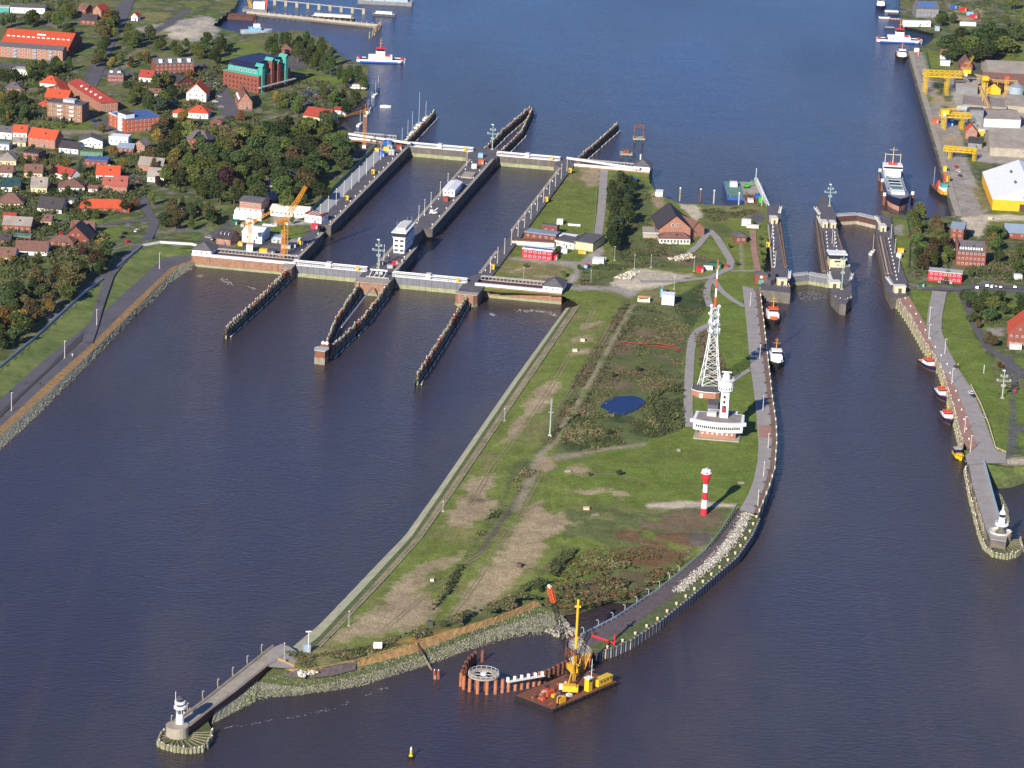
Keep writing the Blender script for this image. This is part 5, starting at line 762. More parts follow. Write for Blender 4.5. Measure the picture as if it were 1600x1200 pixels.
def mole_light(p, label, gal=False):
    t = thing('mole_lighthouse', label, 'lighthouse', p)
    if gal:
        MB().lathe([(3.0, 0), (1.6, 1.6), (1.5, 4.0)], 12).build('pillar', 'concrete_dark', t); MB().lathe([(3.4, 4.0), (3.4, 4.4)], 16).build('gallery', 'white', t); b = MB()
        for k in range(16): a, a2 = k * .3927, (k + 1) * .3927; b.bar((3.3 * math.cos(a), 3.3 * math.sin(a), 4.4), (3.3 * math.cos(a), 3.3 * math.sin(a), 5.4), .12); b.bar((3.3 * math.cos(a), 3.3 * math.sin(a), 5.4), (3.3 * math.cos(a2), 3.3 * math.sin(a2), 5.4), .14)
        b.build('railing', 'white', t); MB().lathe([(1.7, 4.4), (1.5, 8.2)], 14).build('tower', 'white', t); MB().lathe([(1.3, 8.2), (1.3, 9.9)], 10).build('lantern', 'glass', t); MB().lathe([(1.7, 9.9), (1.5, 10.6), (.6, 12), (.25, 12.4)], 12).build('dome', 'white', t); b = MB(); b.lathe([(.3, 12.3), (.55, 12.9), (.2, 13.5), (.08, 14.6)], 8); b.build('finial', 'white', t)
    else:
        MB().lathe([(1.75, 0), (1.6, 5.2)], 14).build('tower', 'white', t); MB().lathe([(1.0, 5.2), (1.0, 7.4)], 10).build('dark_neck', 'darkgrey', t); b = MB()
        for k in range(6): b.bar((1.5 * math.cos(k * 1.047), 1.5 * math.sin(k * 1.047), 5.2), (1.5 * math.cos(k * 1.047), 1.5 * math.sin(k * 1.047), 7.4), .2)
        q = b.build('column_ring', 'white', t)
        for z, r in ((7.4, 2.6), (9.6, 2.3)): MB().lathe([(r * .8, z), (r, z + .4), (r, z + 1.3)], 14).build('gallery', 'white', t)
        MB().lathe([(1.4, 8.6), (1.4, 9.6)], 10).build('lamp_ring', 'glass', t); MB().lathe([(1.5, 10.6), (1.5, 12)], 10).build('lantern', 'glass', t); MB().lathe([(1.9, 12), (1.6, 12.4), (.3, 13.1)], 12).build('dome', 'darkgrey', t); b = MB(); b.cyl((-1.9, 0, 10), (-1.9, 0, 15), .12, n=5); b.build('antenna', 'white', t)
    return t
mole_light(W(281, 1133, ZM), 'white mole lighthouse with two galleries on the round brick head')
def pile_ring(label, c, pts, h, deckm='stone_green', inner=None):
    t = thing('pile_apron', label, 'pile apron', (c.x, c.y, 0)); 
    for p in pts: link('pile', pile_mesh(random.choice((0, 1, 3, 5)), h + random.choice((0, 0, .6))), t, (p[0] - c.x + random.uniform(-.2, .2), p[1] - c.y + random.uniform(-.2, .2), 0), random.uniform(0, 6))
    if inner:
        b = MB(); b.prism([(p[0] - c.x, p[1] - c.y) for p in inner], -2, h - .9); b.build('fill', deckm, t); n = len(pts)
        for i in range(0, n, 2):
            p = pts[i]; q = c + (Vector((p[0], p[1], 0)) - Vector((c.x, c.y, 0))) * .45; b = MB(); b.bar((p[0] - c.x, p[1] - c.y, h - .55), (q.x - c.x, q.y - c.y, h - .4), .35); b.build('tie_beam', 'timber', t)
    b = MB(); b.tube([Vector((p[0] - c.x, p[1] - c.y, h - .2)) for p in pts], .3, 4); b.build('waling_beam', 'timber', t); return t
ap = WL([(300, 1108), (282, 1120), (262, 1138), (250, 1148), (247, 1158), (258, 1164), (275, 1168), (295, 1170), (315, 1168), (323, 1163), (330, 1150), (332, 1140)], 2.2); rs = [tuple(p) for p in resample(ap, 46)]
pile_ring('ring of pale timber piles around the foot of the west mole lighthouse', hc, rs, 2.4, inner=ap + WL([(322, 1118), (305, 1112)], 2.2))
for i, (p, hd) in enumerate(along(WL([(270, 1128), (424, 1006)], ZM), 14.5)):
    t = thing('mole_lamp', 'curved grey lamp with timber post on the seaward edge of the west mole', 'lamp', p, hd, 'curved lamps along the west mole'); b = MB(); b.tube([(0, .8, 0), (0, .8, 2.2), (0, .5, 2.8), (0, -.2, 3.0)], .1, 5); b.build('bent_pole', 'lightgrey', t); b = MB(); b.cyl((1.2, 1.0, -3), (1.2, 1.0, 2.4), .35, n=6); b.build('timber_post', 'timber', t)
# ================================================================ east mole
ml = [(1512, 716), (1520, 758), (1530, 792), (1540, 824), (1548, 842)]; mr = [(1572, 846), (1574, 838), (1570, 828), (1561, 812), (1549, 768), (1537, 722)]
P = WL(ml + mr, ZI); t = thing('east_mole', 'grey mole with pale deck and parapet beside the small beach', 'mole'); MB().prism([(p.x, p.y) for p in P], -3, ZI - .3).build('wall', 'concrete_dark', t); MB().prism([(p.x, p.y) for p in P], ZI - .3, ZI + .1).build('deck', 'path_grey', t); b = MB()
pr = WL(mr[2:], ZI); 
for a, c in zip(pr[:-1], pr[1:]): d = (c - a).normalized(); n = Vector((-d.y, d.x, 0)) * .4; b.add([a - n, c - n, c + n, a + n] + [q + Vector((0, 0, 1.6)) for q in (a - n, c - n, c + n, a + n)], [(0, 1, 5, 4), (1, 2, 6, 5), (2, 3, 7, 6), (3, 0, 4, 7), (4, 5, 6, 7)])
b.build('parapet', 'steel_blue', t); hc2 = W(1563, 832, ZI); b = MB(); b.lathe([(6.2, -3), (5.8, 3.2), (5.6, ZI + .2)], 20); b.build('round_head', 'algae', t, (hc2.x, hc2.y, 0)); b = MB(); b.lathe([(5.75, 4.6), (5.8, 5.4)], 20); b.build('brick_course', 'brick_pale', t, (hc2.x, hc2.y, 0)); b = MB(); b.lathe([(5.4, ZI + .2), (5.6, ZI + 1.0), (5.0, ZI + 1.0), (4.9, ZI + .25)], 20); b.build('head_parapet', 'offwhite', t, (hc2.x, hc2.y, 0))
mole_light(W(1564, 832, ZI + .2), 'white domed lighthouse with round gallery on the east mole head', True)
ap = WL([(1508, 730), (1514, 768), (1522, 800), (1530, 832), (1538, 852), (1552, 864), (1572, 868), (1588, 864), (1598, 856), (1594, 842)], 2.2); rs = [tuple(p) for p in resample(ap, 90)]
pile_ring('row of leaning timber piles along the east mole and around its head', hc2, rs, 2.6, inner=ap + WL([(1576, 838), (1560, 846), (1544, 836), (1534, 802), (1524, 762), (1518, 728)], 2.2)); rs = [tuple(p) for p in resample(WL([(1513, 726), (1520, 764), (1528, 797), (1537, 829), (1546, 846)], 2.2), 44)]; pile_ring('inner row of timber piles hugging the east mole wall', W(1530, 800, 0), rs, 4.4)
c3 = WL([(1565, 815), (1572, 822), (1578, 815), (1575, 795), (1566, 775), (1556, 765), (1552, 775)], .6); loft('mole_rubble', [c3[:4], [c3[6], c3[5], c3[4], c3[3]]], 'stone_grey', 20, 3, .3)
# ================================================================ pile wall, railing and fittings of the curved dam
P = WL(pile_line, 4.2); t = thing('pile_wall', 'curved wall of dark steel piles along the outer edge of the dam', 'pile wall', (P[0].x, P[0].y, 0)); o = Vector((P[0].x, P[0].y, 0))
sp = MB().cyl((0, 0, -4), (0, 0, 4.5), .55, n=8).mesh('pile', ['steel', 'offwhite']); sp.materials.clear(); sp.materials.append(M['darkgrey']); sp2 = MB().cyl((0, 0, -4), (0, 0, 4.7), .5, n=8).mesh('pile', 'concrete'); sp3 = MB().cyl((0, 0, -4), (0, 0, 4.6), .55, n=8).mesh('pile', 'steel')
for i, (p, h) in enumerate(along([Vector((p.x, p.y, 0)) for p in P], 1.75)): link('pile', (sp, sp3, sp2)[(i % 2) * (1 if i % 5 else 2)], t, p - o, 0)
b = MB(); b.tube([Vector((p.x, p.y, 4.0)) - o for p in P], .5, 4); b.build('cap_beam', 'timber_dark', t)
b = MB(); b.lathe([(.5, 0), (.45, .6), (.7, .8), (.7, 1.3), (.2, 1.5)], 8); dm = b.mesh('dam_light', 'cream')
for p, h in along([p + Vector((-1.6, .6, 0)) for p in P], 11): tag(link('dam_light', dm, None, p), 'small pale round-topped bollard behind the steel pile wall', 'bollard', 'pale bollards along the curved dam')
handrail('dam_railing', [p + Vector((0, 0, .1)) for p in WL(rail_line, 5.2)], 1.3, 'long pale blue pipe railing along the inner edge of the dam', 'steel_blue', 4, .2)
t = thing('dam_lamp_row', 'row of curved grey lamp hooks along the lower dam railing', 'lamps', W(907, 990, 5.2)); o = Vector(t.location); b = MB()
for p, h in along(WL(rail_line[3:], 5.2), 12): q = p - o + Vector((-1.5, .6, 0)); b = MB(); b.tube([q, q + Vector((0, 0, 2.2)), q + Vector((-.6, 0, 2.8)), q + Vector((-1.1, 0, 2.4))], .16, 5); b.build('lamp_hook', 'lightgrey', t)
t = thing('red_barrier', 'red steel beam barrier lying across the end of the dam', 'barrier', W(925, 996, 4.8)); d = W(960, 1008, 4.8) - W(925, 996, 4.8); b = MB(); b.bar((0, 0, .8), d + Vector((0, 0, .8)), .8); b.build('beam', 'red_paint', t); b = MB(); b.bar(d, d + Vector((0, 0, 5)), .6); b.build('post', 'red_paint', t); b = MB(); b.bar((0, 0, 0), (0, 0, 3), .5); b.build('stub_post', 'rust', t)
P = WL([(884, 1012), (886, 1000), (912, 994), (928, 1012), (922, 1030), (900, 1024)], 3.6); t = thing('sheet_pile_box', 'rusty sheet pile box at the broken end of the dam', 'sheet piling', (P[0].x, P[0].y, 0)); o = Vector((P[0].x, P[0].y, 0)); b = MB(); b.prism([(p.x - o.x, p.y - o.y) for p in P], -3, 3.4); b.build('fill', 'rubble', t); rp = MB().box(-.5, -.35, -3, .5, .35, 4.4).mesh('sheet_pile', 'rust'); rp2 = MB().box(-.5, -.5, -3, .5, .2, 4.0).mesh('sheet_pile', 'rust_bright')
for i, (p, h) in enumerate(along([Vector((p.x, p.y, 0)) for p in P + P[:1]], 1.15)): link('sheet_pile', rp if i % 2 else rp2, t, p - o, h)
# quay fenders on the island quay
P = [Vector((p.x + .5, p.y, 0)) for p in WL(quay_line, 6.3)]; t = thing('quay_fender_row', 'row of pale timber fender piles along the curved island quay', 'fender row', P[0]); f1 = MB().cyl((0, 0, -3), (0, 0, 6.9), .34, n=6).mesh('fender_pile', 'timber'); f2 = MB().cyl((0, 0, -3), (.1, 0, 7.3), .4, n=6).mesh('fender_pile', 'offwhite')
for i, (p, h) in enumerate(along(P, 3.4)): link('fender_pile', f2 if i % 4 == 0 else f1, t, p - P[0])
b = MB(); b.tube([p - P[0] + Vector((0, 0, 5.6)) for p in P], .3, 4); b.build('waling_beam', 'timber_dark', t)
bollards(WL([(u - 8, v) for u, v in quay_line], 6.36), 19, 'dark mooring bollard on the curved island quay', 'dark bollards of the island quay', True)
for u, v in [(1168, 478), (1183, 560), (1188, 640), (1196, 700), (1189, 745), (1180, 790)]: lamp(W(u + 4, v, 6.36), 8, 'thin grey lamp post on the curved island quay', 'lamp posts of the island quay', 0)
# ================================================================ houses and huts on the island
def hs(u0, v0, u1, v1, z=ZI): return W(u0, v0, z), W(u1, v1, z)
t, w_, r_ = house('machine_hall', 'large brick machine hall with steep brown roof on the upper island', 'building', *hs(1029, 373, 1078, 374), 32, 7.5, 'gy', 8.5, 'brick_pale', 'roof_dark', (0, 1), 0, 0, 1.4); windows(w_, -3, 3, -.04, [9.5], 2, 1.8, 1.6)
house('hall_annex', 'low annex with brown hipped roof and white shutters before the machine hall', 'building', *hs(1030, 381, 1078, 382), 9, 3.6, 'h', 3.4, 'offwhite', 'roof_brown', (9, 1), 0, 0, .4, winw=1.5, winh=2.2)
house('side_hall', 'dark-roofed side wing right of the machine hall', 'building', *hs(1079, 371, 1100, 368), 24, 5, 'gy', 5, 'brick_pale', 'roof_brown', (0, 1), 0, 0, .6)
t = thing('hall_porch', 'grey open porch terrace left of the machine hall', 'porch', W(1021, 370, ZI)); MB().box(-7, -4, 0, 5, 16, 2.6).build('platform', 'concrete', t); handrail('', [(-7, -4, 2.6), (5, -4, 2.6)], 1.1, '', 'white', 2, .12, parent=t); MB().box(1, 2, 2.6, 5, 14, 5.5).build('shelter', 'roof_grey', t)
house('workshop', 'long brick workshop with pale blue flat roof near the lock lawn', 'workshop', *hs(819, 372, 868, 378), 10, 4, 'f', .3, 'brick_dark', 'roof_slateblue', (5, 1), 1, 0); house('workshop_loft', 'small raised brick block on the long workshop', 'building', *hs(846, 366, 870, 369), 5, 6.2, 'f', .3, 'brick_dark', 'roof_grey', (2, 1), 1, 0)
house('retaining_block', 'cream retaining block below the long workshop', 'building', *hs(800, 382, 866, 386), 6, 2.6, 'f', .2, 'offwhite', 'roof_brown', (0, 1), 0, 0); house('link_store', 'low grey-roofed store between workshop and cream garage', 'store', *hs(866, 384, 897, 390), 14, 4, 'f', .3, 'offwhite', 'roof_grey', (3, 1), 0, 0); house('garage', 'cream garage block with brown flat roof beside the concrete track', 'garage', *hs(897, 389, 926, 393), 24, 5, 'f', .3, 'cream', 'roof_grey', (0, 1), 1, 0)
house('white_store', 'small white flat-roofed store behind the workshop', 'store', *hs(874, 376, 898, 379), 8, 3, 'f', .2, 'white', 'white', (0, 1), 0, 0); container(W(910, 396, ZI), -.2, 'orange skip in front of the cream garage', 'ochre', (5, 2.4, 1.8), name='skip'); container(W(882, 395, ZI), -.2, 'small white box store next to the cream garage', 'white', (4, 4, 2.8), name='box_store')
t, w_, r_ = house('site_office', 'bright red two-storey container office with white windows on the island', 'site office', *hs(816, 403, 862, 408), 9, 6, 'f', .3, 'red_paint', 'white', (6, 2), 0, 0, winw=1.7, winh=1.3); MB().box(-9, 2, 6.4, 9, 5, 6.6).build('roof_stripe', 'roof_blue', r_); container(W(868, 405, ZI), -.2, 'small red container beside the island site office', 'red_paint', (3, 4, 2.8))
for (u, v, s, m, lb, nm) in [(935, 411, (7, 6, 3.2), 'white', 'white site cabin at the fork of the concrete track', 'site_cabin'), (942, 409, (4, 4, 2.6), 'offwhite', 'smaller pale cabin behind the white site cabin', 'site_cabin'), (875, 350, (4, 4, 3.2), 'white', 'small white instrument hut on the lock lawn', 'instrument_hut'), (1044, 474, (7.5, 9, 6), 'white', 'tall white tarpaulin shed on the sandy clearing', 'tarpaulin_shed'), (1006, 471, (7.5, 4, 2.8), 'offwhite', 'white container with orange lid beside the tarpaulin shed', 'container'), (1034, 462, (1.4, 8, 5), 'lightblue', 'pale blue tank leaning at the tarpaulin shed', 'tank'), (1094, 424, (4.5, 5, 2.8), 'red', 'small red tent by the path junction', 'tent'), (1106, 421, (6, 3, 2.2), 'white', 'white trailer beside the small red tent', 'trailer'), (1117, 418, (8, 5, 3.2), 'green_paint', 'green hut with red roof behind the red tent', 'hut'), (1166, 352, (6, 4, 4), 'white', 'small white pavilion near the small lock', 'pavilion'), (1176, 356, (8, 3, 2), 'offwhite', 'low white wall block beside the small pavilion', 'wall_block'), (988, 285, (6, 4, 3), 'blue', 'blue container below the canal-side gate pocket', 'container'), (1030, 305, (5, 8, 3), 'white', 'white van-like cabin at the canal shore of the island', 'cabin')]:
    container(W(u, v, ZI), -.1, lb, m, s, name=nm)
sheet('orange_tarpaulin', WL([(996, 466), (1012, 466), (1014, 463), (998, 463)], ZI + 3.2), 'ochre')
house('brick_hut', 'small square brick house with grey hipped roof on the lawn', 'house', *hs(1149, 380, 1166, 380), 8, 4.2, 'h', 2.4, 'brick', 'roof_grey', (2, 1), 1, 0, .7)
t = thing('tracked_van', 'small red and pale blue van on the island track', 'van', W(917, 419, ZI), 1.2); MB().box(-2.4, -1.1, .5, 1.0, 1.1, 2.6).build('body', 'lightblue', t); MB().box(1.0, -1.1, .5, 2.6, 1.1, 2.1).build('cab', 'red', t); MB().box(-2.4, -1.1, 2.6, 1, 1.1, 2.8).build('roof', 'red', t)
for x in (-1.5, 1.7):
    for y in (-1, 1): link('wheel', wm, t, (x, y, .5))
# small things lying on the island
def crate(u, v, s, m, lb, nm='crate', z=ZI):
    t = thing(nm, lb, nm.replace('_', ' '), T(h_island, u, v) + Vector((0, 0, .0)), random.uniform(-.4, .4)); MB().cbox(0, 0, 0, *s).build('body', m, t); MB().cbox(0, 0, s[2], s[0] * 1.05, s[1] * 1.05, .12).build('lid', m if m not in ('cream', 'offwhite') else 'concrete', t)
for u, v, s, m, lb, nm in [(911, 533, (2.6, 2, 1.6), 'cream', 'pale concrete block on the upper grass slope of the island', 'concrete_block'), (898, 549, (2.6, 2, 1.6), 'cream', 'pale concrete block on the grass, nearer the lower slope', 'concrete_block'), (672, 977, (2.4, 2, 2), 'darkgrey', 'small dark cabinet at the southern dirt field', 'cabinet'), (887, 737, (3, 1.2, .7), 'concrete', 'pale drainage culvert by the dirt crossing', 'culvert'), (930, 805, (4, 1.0, .6), 'grey', 'grey trough lying in the rough grass', 'trough'), (916, 796, (3, 2, 1.2), 'sand', 'sandy spoil box in the rough grass', 'spoil_box'), (1060, 705, (2, 1.2, 1.2), 'timber', 'small wooden stump seat on the lawn', 'stump'), (1158, 755, (3, 2, .4), 'concrete', 'flat concrete cover on the lawn by the quay', 'cover_slab'), (675, 908, (1.6, 1.2, 1.2), 'offwhite', 'tiny white marker box in the grass strip', 'marker_box'), (812, 886, (2.4, 2, 1.8), 'timber_dark', 'dark bush-side box at the edge of the big dirt field', 'box'), (1135, 418, (3, 2.5, 1.5), 'deck_red', 'dark red box beside the lawn path', 'box')]: crate(u, v, s, m, lb, nm)
t = thing('notice_board', 'large white notice board on two posts above the south shore', 'sign', W(590, 1017, ZI), .15); MB().box(-1.9, -.1, 1.2, 1.9, .1, 4.2).build('panel', 'white', t)
for x in (-1.4, 1.4): MB().box(x - .15, .1, 0, x + .15, .35, 4).build('post', 'timber_dark', t)
t = thing('gauge_cabinet', 'pale blue-white gauge cabinet with camera pole at the west mole root', 'cabinet', W(479, 1018, ZI), .3); MB().cbox(0, 0, 0, 3, 2.6, 3.6).build('body', 'steel_blue', t); MB().cyl((.4, -1.5, 0), (.4, -1.5, 10), .16, n=6).build('pole', 'white', t); MB().box(-.9, -1.7, 9.8, 1.5, -1.3, 10.3).build('camera_head', 'white', t)
for u, v, hh, lb in [(444, 1032, 8, 'thin grey pole on a stone foot at the west mole root'), (788, 658, 7, 'thin white pole beside the drain on the west shore, nearest the lock'), (692, 799, 5, 'thin white pole beside the drain halfway down the west shore'), (545, 978, 7, 'thin white pole beside the drain near the south tip'), (991, 420, 9, 'thin grey pole behind the sand heap'), (1017, 418, 8, 'second thin pole behind the sand heap'), (1084, 424, 9, 'thin pole by the red tent'), (960, 407, 9, 'thin pole at the hedge foot'), (923, 442, 8, 'thin pole in the scrub before the sand heap'), (818, 438, 8, 'thin pole behind the island gate pocket'), (1053, 452, 8, 'thin pole on the sand clearing')]:
    t = thing('pole', lb, 'pole', W(u, v, ZI)); MB().cyl((0, 0, 0), (0, 0, hh), .14, .1, 6).build('shaft', 'lightgrey', t); MB().cbox(0, 0, 0, 1.4, 1.4, .5).build('foot', 'concrete', t); MB().cbox(0, 0, hh, .5, .3, .3).build('top_fitting', 'white', t)
t = thing('signal_pole', 'tall pale green signal pole with lamps beside the island track', 'signal pole', W(859, 682, ZI)); MB().cyl((0, 0, 0), (0, 0, 21), .42, .24, 8).build('shaft', 'pole_green', t); MB().cbox(0, 0, 0, 2, 2, 1).build('foot', 'offwhite', t)
for z in (13.5, 15, 17, 18.5, 20): MB().box(-1.5 if z < 14 else -.6, -.4, z, 1.5 if z < 14 else .6, .4, z + .9 if z > 14 else z + .2).build('lamp_box', 'steel' if z > 14 else 'pole_green', t)
t = thing('pipe_groyne', 'rusty bent outfall pipe running down the south shore', 'pipe', W(650, 996, ZI)); o = Vector(t.location); MB().tube([Vector((0, 0, .3)), W(653, 1008, 4.5) - o, W(662, 1024, 2.5) - o], .7, 8).build('pipe', 'rust_dark', t); MB().tube([W(662, 1024, 2.4) - o, W(674, 1046, .4) - o], .5, 6).build('timber_trough', 'timber', t); MB().bar(W(672, 1040, .2) - o, W(672, 1034, 3) - o, .4).build('marker_post', 'timber', t)
t = thing('mooring_posts', 'pair of rusty mooring posts standing in the water off the south shore', 'posts', W(682, 1061, 0))
for i in range(2): link('post', pile_mesh(2, 4.2), t, (-.8 + i * 1.6, 0, 0), i)
plain('warning_tape', MB().tube([p - W(970, 534, 7) for p in WL([(970, 533), (988, 536), (1010, 538), (1025, 536), (1052, 541), (1062, 545)], 7)], .26, 4).tube([p - W(970, 534, 7) for p in WL([(1012, 540), (1040, 542), (1060, 548)], 6.8)], .22, 4), 'deck_red', 'strip of red barrier fence lying in the scrub field', 'barrier tape', W(970, 534, 7))
lawn_fence = handrail('lawn_fence', WL([(932, 300), (930, 340), (926, 368)], ZI), 1.2, 'thin white wire fence along the lawn edge by the concrete track', 'lightgrey', 6, .08); t = thing('white_bench_row', 'low white slatted barrier across the foot of the lock lawn', 'barrier', W(887, 353, ZI), -.12); MB().box(0, 0, .3, 8.5, .4, 1.6).build('panel', 'white', t); [MB().box(x, -.1, 0, x + .25, .5, 1.8).build('post', 'lightgrey', t) for x in (0, 2.7, 5.5, 8.2)]
# ================================================================ trees
def tree_proto(h, r, nl, seed, tall=1.0):
    rg = np.random.default_rng(seed); lobes = []
    for i in range(rg.integers(6, 11)):
        a = rg.uniform(0, 6.28); k = rg.uniform(0, .75) * r; lobes.append((k * math.cos(a), k * math.sin(a), h * rg.uniform(.42, .84) if k < r * .5 else h * rg.uniform(.36, .68), r * rg.uniform(.24, .6)))
    lobes.append((0, 0, h * .82, r * .42)); L_ = np.array(lobes); pick = rg.choice(len(L_), nl, p=(L_[:, 3] ** 2) / (L_[:, 3] ** 2).sum()); d = rg.normal(size=(nl, 3)); d /= np.linalg.norm(d, axis=1)[:, None]; rad = L_[pick, 3] * rg.uniform(.55, 1.08, nl) ** .6
    C = L_[pick, :3] + d * rad[:, None] * np.array([1, 1, .9 * tall]); C = C[C[:, 2] > h * .16]; V, Fq = leaf_quads(C, np.full(len(C), max(.36, r * .088))); crown = fast_mesh('crown', V, Fq, 'leaf_green')
    b = MB(); b.cyl((0, 0, -1), (.1, .1, h * .45), .05 * r + .12, .03 * r + .08, 7)
    for i in range(5): p = L_[i]; b.cyl((.05, .05, h * (.25 + .05 * i)), (p[0] * .8, p[1] * .8, p[2]), .022 * r + .06, .03, 5)
    return crown, b.mesh('trunk', 'bark')
PROTO = {'round': [tree_proto(14, 6.2, 2100, s) for s in (1, 2, 3, 4, 5, 6, 7)], 'tall': [tree_proto(17, 4.6, 2000, s, 1.5) for s in (11, 12, 13)], 'small': [tree_proto(6.5, 3.2, 620, s) for s in (21, 22, 23)]}
BASEH = {'round': 14, 'tall': 17, 'small': 6.5}; NTREE = [0]
def tree(p, h, leaf, shape, label, group, wide=1.0, name='tree'):
    c, tr = random.choice(PROTO[shape]); k = h / BASEH[shape]; t = thing(name, label, 'tree' if name != 'shrub' else 'shrub', p, random.uniform(0, 6.28), group); s = k * random.uniform(.9, 1.1) * wide
    o = link('crown', c, t); o.material_slots[0].link = 'OBJECT'; o.material_slots[0].material = M['leaf_' + leaf]; link('trunk', tr, t); t.scale = (s, s * random.uniform(.9, 1.1), k); NTREE[0] += 1; return t
def pick(kinds): ks = list(kinds); return random.choices(ks, [kinds[k] for k in ks])[0]
LEAFWORD = dict(green='mid green', dark='dark green', light='light green', brown='brownish', rust='orange-brown autumn', purple='dark purple-leaved', yellow='yellow-green', blue='blue-green')
def wood(poly, spacing, hr, kinds, where, grp, hf=h_town, shape='round', maxn=400, name='tree', wide=1.0):
    mid = (hr[0] + hr[1]) / 2; P = [Vector(T(hf, u, v + 1.15 * mid, 5)) for u, v in poly]; a = np.array([(p.x, p.y) for p in P]); pts = []; n = 0
    while n < 5000 and len(pts) < maxn:
        n += 1; x, y = random.uniform(a[:, 0].min(), a[:, 0].max()), random.uniform(a[:, 1].min(), a[:, 1].max())
        if not inside(np.array([x]), np.array([y]), a)[0] or any((x - q[0]) ** 2 + (y - q[1]) ** 2 < spacing ** 2 for q in pts): continue
        pts.append((x, y))
    for x, y in pts:
        k = pick(kinds); h = random.uniform(*hr); z = float(hf(np.array([x]), np.array([y]))[0]); tree((x, y, z), h, k, shape if random.random() < .85 or shape != 'round' else 'tall', f'{LEAFWORD[k]} {name} {where}', f'{grp}: {LEAFWORD[k]}', wide, name)
    return len(pts)
def one_tree(u, v, h, leaf, shape, label, hf=h_town, name='tree', wide=1.0): tree(T(hf, u, v + h * 1.1), h, leaf, shape, label, None, wide, name)
wood([(330, 226), (400, 194), (470, 188), (520, 196), (548, 222), (535, 250), (505, 262), (478, 288), (440, 300), (400, 302), (370, 316), (335, 300), (322, 262)], 11.6, (13, 18), dict(green=3, dark=6, brown=1.6, purple=.25, light=.5, rust=.12), 'in the park wood beside the great lock', 'park wood trees', maxn=70, wide=1.22)
wood([(226, 240), (262, 206), (300, 196), (312, 222), (322, 240), (328, 296), (300, 306), (262, 298), (246, 270)], 10, (11, 15), dict(green=3, dark=3, brown=2, yellow=.6, light=1), 'in the grove behind the brick villa', 'villa grove trees', maxn=20)
wood([(-10, 478), (40, 446), (100, 425), (160, 398), (178, 388), (172, 408), (120, 445), (60, 500), (-10, 550)], 11.5, (10, 14), dict(brown=4, green=2, dark=2, yellow=.6), 'in the belt behind the long dike wall', 'dike belt trees', maxn=28, wide=1.2)
wood([(246, 328), (290, 316), (335, 322), (340, 342), (310, 352), (250, 346)], 8.5, (9, 12), dict(brown=3, dark=2, green=1, rust=.5), 'beside the road at the curved flood wall', 'roadside trees by the flood wall', maxn=13)
wood([(432, 300), (500, 282), (508, 305), (480, 316), (440, 322)], 10, (10, 14), dict(dark=3, green=2), 'near the striped-roof lock building', 'trees by the lock yard', maxn=8)
wood([(405, 62), (470, 50), (510, 72), (530, 97), (568, 117), (570, 128), (520, 118), (480, 98), (460, 78), (415, 76)], 8.5, (14, 19), dict(dark=4, green=3), 'in the tall belt along the harbour basin', 'harbour belt trees', shape='tall', maxn=24)
wood([(440, 145), (520, 132), (550, 150), (565, 165), (540, 172), (500, 160), (470, 170), (440, 172)], 11, (9, 13), dict(green=3, light=1, dark=2, yellow=.5), 'around the harbour car park', 'car park trees', maxn=12)
wood([(155, 30), (185, 18), (190, 34), (175, 60), (165, 82), (148, 98), (142, 90), (160, 60)], 10, (10, 14), dict(green=3, yellow=1, brown=1), 'along the town avenue', 'avenue trees', maxn=12)
wood([(0, 25), (70, 20), (120, 2), (130, 12), (100, 32), (112, 60), (118, 80), (108, 84), (108, 42), (60, 34), (0, 33)], 10, (10, 14), dict(dark=3, green=3), 'around the big orange-roofed hall', 'trees around the orange hall', maxn=9)
wood([(195, 46), (235, 46), (235, 62), (196, 64)], 9, (10, 13), dict(dark=2, green=2), 'beside the construction yard', 'yard trees', maxn=7); wood([(245, 62), (300, 55), (332, 55), (332, 78), (290, 84), (250, 78)], 10, (9, 13), dict(dark=2, green=3, yellow=.5), 'behind the long mansard block', 'trees behind the mansard block', maxn=8)
wood([(170, 90), (235, 82), (238, 96), (172, 100)], 9, (7, 9), dict(green=2, yellow=1, brown=1), 'in the row beside the town street', 'street row trees', maxn=10); wood([(185, 128), (262, 120), (278, 140), (262, 165), (225, 165), (195, 148)], 9.5, (9, 13), dict(dark=3, green=3, blue=.5), 'in the courtyard behind the long row house', 'courtyard trees', maxn=12)
wood([(0, 112), (45, 104), (105, 88), (110, 100), (60, 118), (10, 128)], 9.5, (9, 12), dict(green=3, dark=2), 'in front of the brick apartment block', 'trees before the apartment block', maxn=14); wood([(0, 150), (50, 148), (52, 178), (0, 184)], 9, (8, 12), dict(dark=2, green=2, yellow=.7), 'left of the balcony block', 'trees by the balcony block', maxn=12)
wood([(232, 195), (290, 185), (290, 205), (240, 220)], 9, (9, 13), dict(green=2, brown=1, yellow=1), 'behind the blue-roofed office', 'trees by the office', maxn=8); wood([(330, 60), (352, 55), (355, 80), (335, 90)], 8, (11, 14), dict(dark=3), 'at the edge of the harbour yard', 'harbour yard trees', maxn=5)
